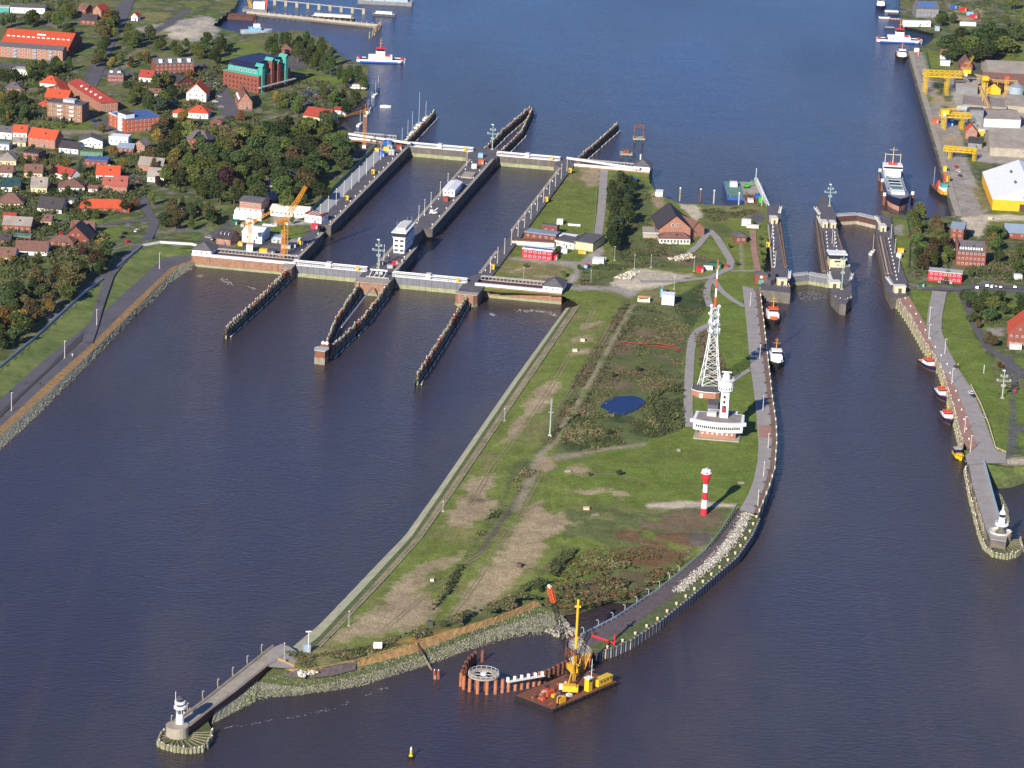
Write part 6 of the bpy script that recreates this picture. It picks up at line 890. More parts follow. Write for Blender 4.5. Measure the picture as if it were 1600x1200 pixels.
for u, v, h, lf, sh, lb in [(176, 236, 9, 'rust', 'round', 'orange autumn tree behind the blue-roofed bungalow'), (193, 256, 9, 'yellow', 'round', 'yellowing tree beside the orange house'), (125, 262, 11, 'blue', 'tall', 'tall grey-green birch in the gardens'), (84, 268, 8, 'purple', 'round', 'dark purple tree among the garden houses'), (247, 284, 8, 'purple', 'round', 'dark purple beech near the grey houses'), (210, 318, 8, 'rust', 'round', 'orange autumn tree at the road bend'), (58, 340, 9, 'dark', 'round', 'dark garden tree by the slate-roofed house'), (80, 358, 5.5, 'green', 'small', 'small round tree on the cul-de-sac'), (128, 393, 8, 'purple', 'round', 'purple tree in the garden above the dike'), (160, 382, 8, 'yellow', 'round', 'yellow-green tree at the road to the dike'), (240, 310, 11, 'light', 'tall', 'light green tree by the road bend'), (375, 180, 9, 'rust', 'round', 'orange autumn tree at the end of the parking street'), (432, 150, 8, 'yellow', 'round', 'yellowing tree behind the turquoise building'), (335, 205, 8, 'green', 'round', 'green tree beside the parking street'), (160, 200, 7, 'yellow', 'round', 'yellowish tree in front of the red office'), (190, 190, 8, 'yellow', 'round', 'yellow tree at the corner of the blue-roofed office'), (100, 188, 7, 'dark', 'tall', 'dark conifer before the balcony block'), (112, 190, 6, 'dark', 'tall', 'second dark conifer before the balcony block'), (295, 115, 8, 'yellow', 'round', 'yellow-green tree before the mansard block'), (270, 250, 12, 'blue', 'tall', 'blue-green conifer in the villa grove'), (286, 256, 11, 'blue', 'tall', 'second blue-green conifer in the villa grove'), (36, 252, 6, 'green', 'small', 'small garden tree beside the modern brick house'), (104, 300, 7, 'green', 'round', 'garden tree right of the hipped bungalow'), (135, 322, 7, 'dark', 'round', 'garden tree before the wide orange roof'), (150, 335, 7, 'green', 'round', 'green garden tree near the wide orange roof'), (195, 322, 9, 'brown', 'round', 'brown tree at the corner of the wide orange roof'), (415, 330, 6, 'green', 'small', 'small tree at the lock yard lawn'), (455, 345, 5, 'green', 'small', 'small tree behind the big tower crane'), (80, 212, 7, 'dark', 'round', 'tree behind the orange-roofed terrace'), (105, 255, 6, 'yellow', 'small', 'small yellow tree in the long garden')]: one_tree(u, v, h, lf, sh, lb)
for poly, n in [([(0, 290), (110, 300), (180, 330), (170, 350), (60, 345), (0, 335)], 26), ([(0, 385), (60, 395), (150, 400), (150, 412), (60, 425), (0, 410)], 18), ([(40, 240), (140, 255), (150, 290), (60, 290), (30, 265)], 18), ([(90, 140), (120, 160), (110, 175), (60, 165)], 5), ([(130, 395), (170, 375), (168, 385), (140, 402)], 6), ([(30, 225), (100, 225), (105, 250), (40, 248)], 6), ([(215, 225), (260, 235), (250, 260), (230, 268)], 6)]: wood(poly, 5, (3, 6), dict(green=3, dark=2, yellow=1, brown=1, light=1), 'in the town gardens', 'garden shrubs', shape='small', maxn=n, name='shrub')
# ================================================================ town houses: ends of the front wall, depth, wall height, roof kind and height
def th(u0, v0, u1, v1, d, h, rf, rh, wm, rm, win, label, cat='house', name='house', **k): return house(name, label, cat, TT(u0, v0), TT(u1, v1), d, h, rf, rh, wm, rm, win, **k)
t, w_, r_ = th(2, 80, 107, 88, 40, 7, 'gx', 7.5, 'brick', 'roof_orange', (0, 1), 'huge orange-roofed hall behind the brick apartment block', 'hall', 'town_hall_shed')
rw = (TT(107, 88) - TT(2, 80)).length
for i in range(13): MB().box(-rw / 2 + 2 + i * rw / 13.5, 9.4, 10.6, -rw / 2 + 4.4 + i * rw / 13.5, 9.9, 11.5).build('clerestory_window', 'white', r_)
MB().box(-2, 13.5, 12.2, 5, 15, 13.2).build('roof_light', 'white', r_)
t, w_, r_ = th(-8, 88, 98, 96, 11, 8.6, 'gx', 2.2, 'brick_pale', 'roof_grey', (13, 3), 'long three-storey brick apartment block with light blue balconies', 'apartment block', 'apartment_block', side=0, winw=1.9, winh=1.4)
for x in (-12, 4, 17):
    for z in (.6, 3.4, 6.2): MB().box(x, -1.1, z, x + 2.4, -.05, z + 1.1).build('balcony', 'lightblue', w_)
th(16, 20, 70, 22, 14, 5, 'gx', 1.6, 'white', 'roof_grey', (6, 1), 'white flat block at the top edge of the town', 'building'); th(-5, 19, 14, 20, 10, 4, 'f', .3, 'turquoise', 'lightgrey', (0, 1), 'pale turquoise shed at the top edge of the town', 'shed')
th(122, 20, 134, 22, 10, 4, 'gx', 3.5, 'brick', 'roof_brown', (2, 1), 'brown-roofed house furthest up the avenue', side=0); th(145, 24, 158, 26, 11, 5, 'gy', 4, 'brick_pale', 'roof_red', (2, 1), 'red-gabled house under the avenue trees', side=0); th(126, 38, 150, 40, 11, 4, 'gx', 4, 'brick', 'roof_dark', (3, 1), 'dark-roofed double house under the avenue trees')
th(205, 32, 215, 33, 7, 3.5, 'gy', 3, 'white', 'roof_orange', (1, 1), 'tiny white house with orange gable by the construction yard', side=0)
th(8, 144, 33, 145, 11, 3.2, 'h', 4, 'brick_pale', 'roof_grey', (3, 1), 'grey hip-roofed house at the left edge of the town', chim=1); th(62, 137, 88, 140, 12, 4, 'h', 5, 'offwhite', 'roof_orange', (2, 1), 'orange hip-roofed house before the apartment block', chim=1); th(78, 146, 98, 149, 11, 3.5, 'gy', 4, 'brick_dark', 'roof_red', (2, 1), 'dark red gabled house left of the town street', chim=1); th(70, 160, 106, 163, 14, 4.5, 'gx', 4.5, 'brick', 'roof_orange', (3, 1), 'orange-roofed house directly behind the balcony block'); th(60, 168, 75, 171, 8, 3, 'h', 2.5, 'brick', 'roof_orange', (1, 1), 'small orange hipped annex left of the balcony block', side=0)
t, w_, r_ = th(74, 186, 128, 192, 13, 12.5, 'f', .4, 'brick_brown', 'roof_grey', (6, 4), 'four-storey brown brick flat block with white balconies', 'apartment block', 'apartment_block', side=0, winw=1.6); MB().box(-3, 4, 12.8, 6, 10, 15.2).build('penthouse', 'lightgrey', r_)
for x in (-5.5, 4):
    for z in (1.2, 4.2, 7.2, 10.2): MB().box(x, -1.2, z, x + 3.4, -.05, z + 1.1).build('balcony', 'white', w_)
# long hipped row house, turned away from the view
t, w_, r_ = house('row_house', 'long brick row house with hipped brown-red roof and small dormers', 'house', TT(158, 176), TT(184, 174.2), 72, 7, 'h', 4.5, 'brick_pale', 'roof_red', (4, 2), 1, 2)
for i in range(5): MB().box(-4.6, 8 + i * 10, 8.2, -2.6, 9.6 + i * 10, 9.8).build('dormer', 'white', r_)
t, w_, r_ = th(196, 208, 250, 203, 24, 9.5, 'f', .5, 'brick_orange', 'roof_blue', (8, 3), 'orange-red brick office with bright blue roof', 'office', 'office_building', side=1); th(170, 196, 196, 206, 12, 9, 'f', .4, 'brick_orange', 'offwhite', (4, 3), 'orange-red brick wing left of the blue-roofed office', 'office', 'office_wing', side=0)
t, w_, r_ = th(184, 203, 196, 207, 8, 13, 'f', .4, 'white', 'roof_dark', (1, 4), 'white stair tower between the two office wings', 'tower', 'stair_tower', side=0)
t, w_, r_ = th(168, 128, 193, 129, 11, 6, 'h', 4, 'brick', 'roof_grey', (5, 2), 'brick house with white dormers beside the long row house', side=0)
for x in (-3.5, 2.5): MB().box(x - 1.2, 1.2, 6.6, x + 1.2, 4, 8.4).build('dormer', 'white', r_)
th(217, 127, 238, 129, 11, 3.6, 'gx', 4.5, 'white', 'roof_red', (3, 1), 'white house with bright red roof in the courtyard'); t, w_, r_ = th(242, 118, 303, 116, 12, 9, 'gx', 3.4, 'brick', 'roof_grey', (9, 3), 'long brick mansard block with white dormers', 'apartment block', 'apartment_block')
for i in range(4): MB().box(-12 + i * 7.5, .6, 9.3, -9.5 + i * 7.5, 3.6, 12.2).build('dormer', 'white', r_)
th(291, 158, 322, 160, 16, 6.5, 'gy', 7, 'offwhite', 'roof_orange', (3, 2), 'tall white gabled house with orange roof near the parking street'); th(270, 183, 293, 184, 9, 3, 'h', 2.6, 'white', 'roof_orange', (5, 1), 'low orange-roofed pavilion left of the broad orange house', side=0); th(293, 184, 325, 186, 14, 4, 'h', 4.5, 'white', 'roof_orange', (3, 1), 'broad orange hip-roofed house below the tall gable'); th(258, 165, 274, 166, 6, 2.5, 'f', .2, 'steel_blue', 'roof_slateblue', (0, 1), 'small blue-roofed garage behind the pavilion', 'garage')
th(256, 132, 278, 138, 16, 4, 'gx', 4, 'brick_dark', 'roof_dark', (2, 1), 'dark slate-roofed house behind the courtyard trees')
th(-6, 216, 18, 218, 10, 5, 'gx', 3, 'white', 'roof_grey', (3, 1), 'white-fronted terrace house at the left edge'); th(20, 218, 42, 219, 11, 5.5, 'gx', 4, 'offwhite', 'roof_orange', (3, 1), 'orange-roofed terrace house at the left edge'); th(20, 228, 40, 229, 8, 3, 'gx', 2.5, 'cream', 'roof_light', (2, 1), 'grey-brown roofed low house at the left edge', side=0); th(44, 228, 86, 233, 13, 6.5, 'gx', 5.5, 'brick_pale', 'roof_orange', (5, 2), 'large pale brick house with steep orange roof', chim=0)
th(-4, 234, 14, 235, 8, 4, 'f', .3, 'offwhite', 'roof_slateblue', (2, 1), 'pale flat-roofed house at the left edge'); th(36, 251, 60, 254, 12, 6, 'f', .4, 'brick', 'roof_dark', (4, 2), 'modern red brick house with dark flat roof'); th(92, 238, 122, 241, 13, 3.6, 'gx', 3.6, 'white', 'roof_dark', (4, 1), 'white bungalow with dark roof', name='bungalow'); th(123, 231, 160, 232, 13, 5, 'gy', 3, 'white', 'roof_grey', (5, 1), 'white house with wavy grey gable', name='house'); th(170, 226, 200, 228, 11, 5.5, 'f', .4, 'white', 'white', (4, 1), 'bright white flat-roofed house'); th(184, 238, 208, 240, 9, 3.6, 'gx', 2.4, 'brick', 'roof_slateblue', (3, 1), 'red brick bungalow with pale roof below the white flat house', name='bungalow')
th(125, 243, 160, 245, 9, 3, 'f', .3, 'deck_green', 'stone_green', (0, 1), 'moss-green flat roof garage block', 'garage'); th(132, 261, 168, 263, 11, 5, 'f', .4, 'brick', 'roof_blue', (4, 1), 'brick house with dark blue flat roof'); th(-4, 258, 25, 259, 13, 3.4, 'h', 4.5, 'cream', 'roof_light', (3, 1), 'pale grey hip-roofed house at the left edge'); th(0, 277, 19, 278, 10, 3.5, 'gx', 4, 'offwhite', 'roof_brown', (2, 1), 'brown-roofed house at the left edge beside the hedge'); th(38, 277, 66, 278, 11, 3.4, 'gx', 4.5, 'cream', 'roof_brown', (3, 1), 'brown-roofed house with roof windows')
th(82, 276, 110, 284, 9, 3.5, 'gx', 4, 'white', 'roof_red', (2, 1), 'dark red-roofed house half hidden by a purple tree'); th(2, 299, 30, 300, 11, 3.4, 'gx', 4.8, 'white', 'roof_teal', (2, 1), 'white house with dark teal roof'); th(48, 302, 73, 303, 12, 4.4, 'gx', 5.5, 'cream', 'roof_light', (3, 1), 'cream house with tall grey-brown roof', chim=1); th(92, 300, 132, 300, 13, 3.0, 'h', 4, 'white', 'roof_brown', (4, 1), 'low white bungalow with brown hipped roof', name='bungalow'); th(-4, 324, 36, 325, 13, 2.8, 'h', 5.5, 'cream', 'roof_brown', (4, 1), 'brown hip-roofed bungalow at the left edge', name='bungalow'); th(58, 330, 96, 334, 13, 2.8, 'gx', 6, 'offwhite', 'roof_dark', (4, 1), 'house with broad dark slate roof')
th(150, 281, 187, 282, 12, 3.6, 'gx', 5, 'white', 'roof_orange', (4, 1), 'bright orange-roofed house beside the satellite dome', chim=1); th(160, 297, 176, 298, 10, 4, 'gx', 4, 'brick_pale', 'roof_pink', (1, 1), 'small pink-roofed wing of the brick farmhouse', side=0); th(176, 303, 198, 304, 13, 5.5, 'gx', 5.5, 'brick_pale', 'roof_pink', (2, 1), 'pale brick farmhouse with pink-red roof'); th(125, 331, 202, 333, 14, 2.8, 'h', 4.5, 'brick', 'roof_orange', (5, 1), 'very wide low building with orange-brown roof', name='bungalow', cat='bungalow'); th(4, 362, 48, 365, 12, 5, 'gx', 4, 'brick', 'roof_light', (5, 1), 'red brick house with grey-brown roof'); th(20, 376, 48, 377, 8, 2.5, 'f', .2, 'brick', 'deck_green', (0, 1), 'low brick garage with mossy roof', 'garage'); th(96, 379, 140, 382, 15, 3, 'gy', 8.5, 'brick_dark', 'roof_dark', (3, 1), 'big steep dark brown gable with two chimneys', chim=1, ov=.9); th(110, 366, 146, 368, 10, 3.4, 'gx', 4.5, 'white', 'roof_brown', (2, 1), 'brown-roofed rear wing behind the steep dark gable', side=0)
th(24, 398, 74, 400, 14, 2.8, 'gx', 4.6, 'white', 'roof_brown', (4, 1), 'brown-roofed bungalow with white chimney strip', name='bungalow'); th(76, 384, 114, 387, 11, 2.8, 'h', 3.4, 'brick', 'roof_brown', (4, 1), 'brown hip-roofed brick bungalow beside the cul-de-sac', name='bungalow'); th(-6, 408, 22, 410, 12, 3, 'gx', 4.6, 'offwhite', 'roof_brown', (3, 1), 'brown-roofed house at the left edge above the dike'); th(208, 237, 226, 239, 11, 4.5, 'gy', 4, 'brick_pale', 'roof_light', (2, 1), 'grey-roofed gable house behind the yellow tree'); th(216, 266, 254, 269, 11, 4, 'gx', 4.5, 'brick_pale', 'roof_light', (3, 1), 'long grey-brown roofed house by the road bend', chim=1); th(230, 284, 256, 286, 10, 4, 'gx', 5, 'offwhite', 'roof_light', (2, 1), 'grey-roofed house behind the purple beech')
t, w_, r_ = th(288, 232, 326, 236, 14, 7, 'h', 6, 'brick', 'roof_grey', (4, 2), 'red brick villa with steep slate roof in the grove', 'villa', 'villa', chim=2); b = MB(); b.gable(-2.5, -1, 3.5, 7, 8, 12.5, 'y', .3); b.build('cross_gable', 'roof_grey', r_); MB().box(-2.3, -1, 0, 3.3, 4, 8).build('bay', 'brick', w_)
th(20, 116, 43, 118, 10, 4, 'f', .3, 'white', 'lightgrey', (4, 1), 'white flat-roofed pavilion before the left apartment block', 'pavilion'); th(100, 318, 116, 320, 7, 2.6, 'f', .2, 'white', 'roof_grey', (0, 1), 'small white garage behind the slate-roofed house', 'garage'); th(138, 300, 152, 301, 6, 2.6, 'gx', 1.6, 'offwhite', 'roof_brown', (1, 1), 'small brown garden house left of the farmhouse'); th(4, 345, 24, 346, 8, 2.6, 'gx', 2, 'brick', 'roof_red', (2, 1), 'low red-roofed outbuilding at the left edge'); th(232, 152, 250, 153, 9, 3, 'gx', 3, 'white', 'roof_brown', (2, 1), 'white cottage inside the courtyard trees'); th(328, 196, 346, 198, 8, 3, 'h', 2.5, 'brick', 'roof_brown', (2, 1), 'small brown-roofed house at the end of the parking street'); th(62, 352, 80, 353, 8, 3, 'gx', 3, 'cream', 'roof_brown', (2, 1), 'small cream house beside the cul-de-sac trees'); th(0, 382, 16, 383, 8, 3, 'gx', 3, 'brick', 'roof_dark', (2, 1), 'dark-roofed brick cottage low at the left edge')
t = thing('satellite_dome', 'white satellite dish on a post between orange and brick houses', 'dish', TT(171, 268)); MB().lathe([(.2, 2.2), (1.2, 2.6), (1.7, 3.4), (1.2, 4.4), (.3, 4.8)], 12).build('dome', 'white', t, smooth=True); MB().cyl((0, 0, 0), (0, 0, 2.4), .2, n=6).build('post', 'lightgrey', t)
# turquoise-crowned brick office, built on the corner
t = thing('brick_office', 'massive dark red brick office with turquoise upper storeys and dark roof', 'office', TT(404, 146), heading(TT(404, 146), TT(453, 133))); wR = (TT(453, 133) - TT(404, 146)).length; wL = 34
b = MB(); b.box(0, 0, -1, wR, wL, 13); w_ = b.build('wall', 'brick', t); b = MB(); b.box(2.5, 2.5, 13, wR - 2.5, wL - 2.5, 17.5); b.box(0, 0, 13, wR, wL, 13.5); tq = b.build('upper_storey', 'turquoise', t); b = MB(); b.box(3.5, 6, 17.5, wR - 3.5, wL - 6, 22); b.box(6, 2, 17.5, wR - 6, wL - 2, 21); b.build('roof', 'navy', t)
for i, x in enumerate((.12, .42, .62, .86)): MB().box(wR * x - 1.6, -.8, -1, wR * x + 1.6, 3, 20 + i % 2 * 3).build('bay_tower', ('turquoise', 'brick', 'brick', 'turquoise')[i], t)
for i, x in enumerate((.12, .42, .62, .86)): b = MB(); b.gable(wR * x - 1.8, -1, wR * x + 1.8, 6, 20 + i % 2 * 3, 22 + i % 2 * 3, 'y', .2); b.build('bay_roof', 'turquoise', t)
windows(w_, 1, wR - 1, -.05, (2.2, 5.6, 9.2), 12, 1.1, 1.9, 0, 'brick_dark'); windows(w_, -wL + 1, -1, -.05, (2.2, 5.6, 9.2), 9, 1.2, 1.9, -math.pi / 2, 'brick_dark'); windows(tq, -wL + 4, -4, 2.44, (15.5,), 6, 2, 1.9, -math.pi / 2, 'white'); MB().box(-2, -3, 4.5, wR + 4, -1.2, 5.3).build('colonnade_beam', 'lightgrey', t)
t, w_, r_ = house('gable_house', 'long brown-roofed brick house with gable facing the turquoise office street', 'house', TT(372, 171), TT(394, 171), 26, 5.5, 'gy', 7.5, 'brick_pale', 'roof_brown', (3, 2), 1, 2)
for i in range(4): MB().box(-4.9, 3 + i * 5.5, 6.5, -3, 5 + i * 5.5, 8.2).build('dormer', 'white', r_)
th(440, 86, 455, 86, 9, 4.5, 'h', 4, 'brick', 'roof_brown', (3, 1), 'small brick kiosk with brown hipped roof under the harbour trees', 'kiosk', 'kiosk'); th(545, 138, 574, 139, 16, 3.4, 'h', 4, 'white', 'roof_grey', (6, 1), 'white clubhouse with grey hipped roof at the canal bank', 'clubhouse', 'clubhouse')
th(474, 190, 512, 194, 16, 4.5, 'gx', 5, 'cream', 'roof_red', (5, 1), 'cream restaurant with broad red roof by the yacht harbour', 'restaurant', 'restaurant'); th(522, 178, 540, 179, 10, 3, 'gx', 1.6, 'offwhite', 'roof_red', (2, 1), 'red awning terrace right of the restaurant', 'terrace', 'terrace')
# ---------------------------------------------------------------- lock yard on the town side
t, w_, r_ = th(374, 338, 408, 342, 15, 10.5, 'gx', 1.6, 'brick_pale', 'roof_grey', (6, 3), 'three-storey brick lock office behind the white battlements', 'office', 'lock_office'); t = thing('white_battlement', 'white stepped wall building in front of the brick lock office', 'building', TT(387, 344), -.1); MB().box(-9, 0, 0, 9, 8, 6).build('wall', 'white', t)
for i in range(5): b = MB(); b.add([(-9 + i * 3.6, 0, 6), (-5.4 + i * 3.6, 0, 6), (-7.2 + i * 3.6, 0, 8), (-9 + i * 3.6, .6, 6), (-5.4 + i * 3.6, .6, 6), (-7.2 + i * 3.6, .6, 8)], [(0, 1, 2), (5, 4, 3), (0, 2, 5, 3), (1, 4, 5, 2)]); b.build('battlement', 'offwhite', t)
th(410, 328, 425, 330, 10, 7, 'gy', 4, 'navy', 'navy', (0, 1), 'dark blue gabled shed beside the brick lock office', 'shed'); th(422, 337, 482, 342, 12, 4.5, 'gx', 2, 'white', 'offwhite', (9, 1), 'long low white lock workshop', 'workshop'); t, w_, r_ = th(476, 346, 502, 350, 10, 5, 'f', .4, 'white', 'deck_red', (3, 1), 'white lock building with red-striped flat roof', 'building', 'lock_building'); [MB().box(-4 + i * 2.2, 1, 5.4, -3 + i * 2.2, 9, 5.6).build('roof_stripe', 'offwhite', r_) for i in range(4)]
th(378, 378, 409, 381, 18, 6.5, 'gx', 1.8, 'white', 'white', (2, 1), 'plain white yard warehouse between the two orange cranes', 'warehouse', 'warehouse'); t, w_, r_ = th(338, 381, 360, 384, 14, 4, 'gx', 4, 'brick_pale', 'roof_dark', (2, 1), 'brick hut with dark roof beside the flood wall', 'hut', 'yard_hut'); [MB().box(-3 + i * 2.6, 2, 6, -2.4 + i * 2.6, 5, 7.4).build('roof_rib', 'lightgrey', r_) for i in range(3)]; th(424, 379, 440, 381, 8, 3.4, 'f', .3, 'lightgrey', 'steel_blue', (2, 1), 'pale grey yard office beside the big orange crane', 'office', 'yard_office'); th(384, 350, 396, 352, 4, 3, 'f', .2, 'white', 'lightgrey', (1, 1), 'small white cabin on the lock yard lawn', 'cabin', 'cabin'); th(400, 262, 450, 268, 1, .2, 'f', .1, 'roof_grey', 'roof_grey', (0, 1), 'grey roof deep inside the park wood', 'building') if False else None
th(404, 298, 440, 300, 12, 4, 'f', .4, 'cream', 'roof_grey', (4, 1), 'low grey-roofed house at the edge of the park wood', 'house'); th(428, 284, 452, 288, 10, 6, 'h', 3, 'cream', 'roof_grey', (3, 1), 'taller grey-roofed house behind the low house at the park edge', 'house')
for u, v, s, m, lb in [(492, 357, (4.5, 3, 3), 'red_paint', 'red container beside the small chamber recess'), (420, 396, (9, 4, 2.6), 'darkgrey', 'long dark trailer box beside the big crane'), (412, 396, (5, 3, 3), 'yellow', 'yellow machine box beside the dark trailer'), (376, 384, (3, 3, 2.6), 'ochre', 'yellow tank in front of the white yard warehouse'), (470, 382, (3, 3, 4.2), 'offwhite', 'white upright tank near the lock quay'), (458, 386, (5, 3, 2.4), 'navy', 'dark blue box at the foot of the big crane'), (447, 388, (6, 3, 2), 'lightgrey', 'grey material box at the foot of the big crane'), (420, 353, (8, 2, 1), 'white', 'low white planter across the yard lawn'), (370, 342, (4, 3, 3), 'white', 'white van box left of the battlements'), (368, 350, (4, 6, 2.4), 'green_paint', 'dark green container on the yard road'), (588, 238, (4, 3, 3), 'yellow', 'yellow skip near the far tower crane'), (597, 244, (4, 4, 3.2), 'blue', 'blue container near the far tower crane'), (606, 228, (6, 4, 4), 'blue', 'bright blue tank house at the canal end of the quay'), (604, 236, (4, 3, 3), 'yellow', 'second yellow skip beside the blue tank'), (612, 242, (4, 3, 4), 'lightgrey', 'pale upright silo box beside the yellow skips')]: container(TT(u, v), -.15, lb, m, s, name='yard_box')
# ---------------------------------------------------------------- tower cranes
def tower_crane(p, h, jib, label, w=1.8, ballast=None, m='orange', counter=None):
    t = thing('tower_crane', label, 'tower crane', p); z0 = 0
    if ballast: MB().cbox(0, 0, 0, *ballast).build('ballast', 'white', t); z0 = ballast[2]
    else: b = MB(); b.box(-4, -.5, 0, 4, .5, .8); b.box(-.5, -4, 0, .5, 4, .8); b.build('base_cross', m, t)
    MB().truss((0, 0, z0), (0, 0, h), w, max(5, int(h / 2.2)), w * .1).build('mast', m, t); MB().cbox(0, 0, h, w * 1.4, w * 1.4, 1.2).build('slewing_ring', m, t)
    j = Vector(jib); b = MB(); b.truss((0, 0, h + 1.2), Vector((0, 0, h + 1.2)) + j, w * .85, max(6, int(j.length / 2.2)), w * .09, taper=.6); b.build('jib', m, t); d = Vector((j.x, j.y, 0)).normalized(); b = MB(); b.truss((0, 0, h + 1.2), Vector((0, 0, h + 1.2)) - d * (w * 3), w * .8, 3, w * .14); b.build('counter_jib', m, t); MB().cbox(-d.x * w * 3, -d.y * w * 3, h - .6, 2, 2, 2).build('counterweight', 'lightgrey', t)
    MB().cbox(1.4, -1.2, h - .8, 1.3, 1.3, 2).build('cab', 'white', t); b = MB(); apex = Vector((0, 0, h + 6)); b.bar((0, 0, h + 1), apex, .35); b.cyl(apex, Vector((0, 0, h + 1.2)) + j * .85, .06, n=4); b.cyl(apex, Vector((0, 0, h + 1.2)) - d * w * 3, .06, n=4); b.build('apex_ties', m, t); MB().cyl(Vector((0, 0, h + 1)) + j * .97, Vector((0, 0, max(3, h + 1 + j.z - 9))) + Vector((j.x, j.y, 0)) * .97, .06, n=4).build('hoist_rope', 'black', t); return t
tower_crane(TT(444, 400), 21.5, (11.5, 14, 19), 'big orange tower crane with raised jib in the lock yard', 2.8); tower_crane(TT(390, 393), 17, (14, 6, 7.5), 'smaller orange tower crane on a white ballast block', 1.7, (4, 3.5, 4.6)); tower_crane(TT(569, 231), 26, (-13, -30, 2), 'slim orange tower crane at the yacht harbour', 1.6, (2.4, 2.4, 2))
# ---------------------------------------------------------------- cars
_carm = {}
def car(p, rz, colr, label, group=None, van=False):
    k = (colr, van)
    if k not in _carm:
        L_, Wd, H = (4.9, 1.9, 2.1) if van else (4.4, 1.8, 1.45); b = MB(); b.add([(-L_ / 2, -Wd / 2, .3), (L_ / 2, -Wd / 2, .3), (L_ / 2, Wd / 2, .3), (-L_ / 2, Wd / 2, .3), (-L_ / 2, -Wd / 2, .85), (L_ / 2, -Wd / 2, .78), (L_ / 2, Wd / 2, .78), (-L_ / 2, Wd / 2, .85)], [(0, 3, 2, 1), (4, 5, 6, 7), (0, 1, 5, 4), (1, 2, 6, 5), (2, 3, 7, 6), (3, 0, 4, 7)]); body = b.mesh('body', colr); b = MB(); x0, x1 = (-L_ * .48, L_ * .3) if van else (-L_ * .42, L_ * .2); i = .14
        b.add([(x0, -Wd / 2 + .03, .82), (x1 + .5, -Wd / 2 + .03, .8), (x1 + .5, Wd / 2 - .03, .8), (x0, Wd / 2 - .03, .82), (x0 + .25, -Wd / 2 + i, H), (x1 - .2, -Wd / 2 + i, H), (x1 - .2, Wd / 2 - i, H), (x0 + .25, Wd / 2 - i, H)], [(0, 1, 5, 4), (1, 2, 6, 5), (2, 3, 7, 6), (3, 0, 4, 7)]); cab = b.mesh('windows', 'glass'); b = MB(); b.box(x0 + .2, -Wd / 2 + i - .02, H, x1 - .15, Wd / 2 - i + .02, H + .07); rf = b.mesh('roof', colr); _carm[k] = (body, cab, rf)
    t = thing('parked_van' if van else 'parked_car', label, 'van' if van else 'car', p, rz, group); a, c, r = _carm[k]; link('body', a, t); link('windows', c, t); link('roof', r, t)
    for x in (-1.4, 1.4):
        for y in (-.82, .82): o = link('wheel', wm, t, (x, y, .34)); o.scale = (.66, .5, .66)
    return t
CN = dict(white='white', darkgrey='dark grey', lightgrey='silver', navy='dark blue', red='red', black='black', blue='blue')
def cars(pts, hf, where, grp, rz=None):
    for i, (u, v) in enumerate(pts):
        c = random.choice(['white', 'darkgrey', 'lightgrey', 'navy', 'red', 'black', 'lightgrey', 'blue']); car(T(hf, u, v, 5) + Vector((0, 0, .12)), (rz if rz is not None else random.uniform(0, 3)) + random.uniform(-.06, .06), c, f'{CN[c]} car {where}', f'{grp}: {CN[c]}')
cars([(195, 366), (191, 372), (200, 379), (214, 362)], h_town, 'parked on the road above the dike', 'cars above the dike', 1.05); cars([(335, 138), (338, 145), (342, 152), (338, 132), (345, 168), (336, 160), (334, 172)], h_town, 'on the parking street below the turquoise office', 'cars on the parking street', .3)
cars([(484, 140), (490, 142), (497, 144), (503, 147), (510, 146), (486, 149), (494, 151), (502, 153), (520, 158), (512, 152), (480, 145), (528, 162)], h_town, 'in the harbour car park', 'cars in the harbour car park', .5); cars([(67, 365), (46, 107), (155, 88), (160, 84), (202, 104), (155, 189), (165, 107), (122, 152), (118, 148), (146, 190), (332, 376), (348, 362), (326, 372)], h_town, 'in the town streets', 'cars in the town streets'); cars([(125, 411), (95, 366)], h_town, 'between the garden trees', 'cars in the gardens')
for u, v in [(18, 642), (101, 560), (151, 510), (249, 420)]: lamp(W(u, v, 4.2), 10, 'thin grey lamp post on the dike promenade', 'lamp posts of the dike promenade', .8, (1,))
for i, (u, v) in enumerate([(16, 614), (38, 600), (63, 602), (113, 557), (153, 473), (162, 454)]):
    t = thing('person', ['walker in dark clothes on the promenade near the left edge', 'two-step behind walker in dark clothes on the promenade', 'cyclist-like figure in dark clothes on the lower promenade', 'walker in white shirt beside the promenade lamp', 'walker in dark coat on the dike ramp', 'walker in blue coat on the upper dike ramp'][i], 'person', W(u, v, 4.5 if i < 4 else 6)); b = MB(); b.lathe([(.12, .0), (.16, .45), (.2, .85), (.24, 1.1), (.27, 1.42), (.1, 1.52), (.09, 1.56), (.13, 1.66), (.11, 1.78), (.02, 1.84)], 8); b.cyl((.27, 0, 1.4), (.33, .05, .8), .07, .05, 5); b.cyl((-.27, 0, 1.4), (-.33, .05, .8), .07, .05, 5); b.build('body', ['black', 'darkgrey', 'black', 'white', 'black', 'blue'][i], t, smooth=True)
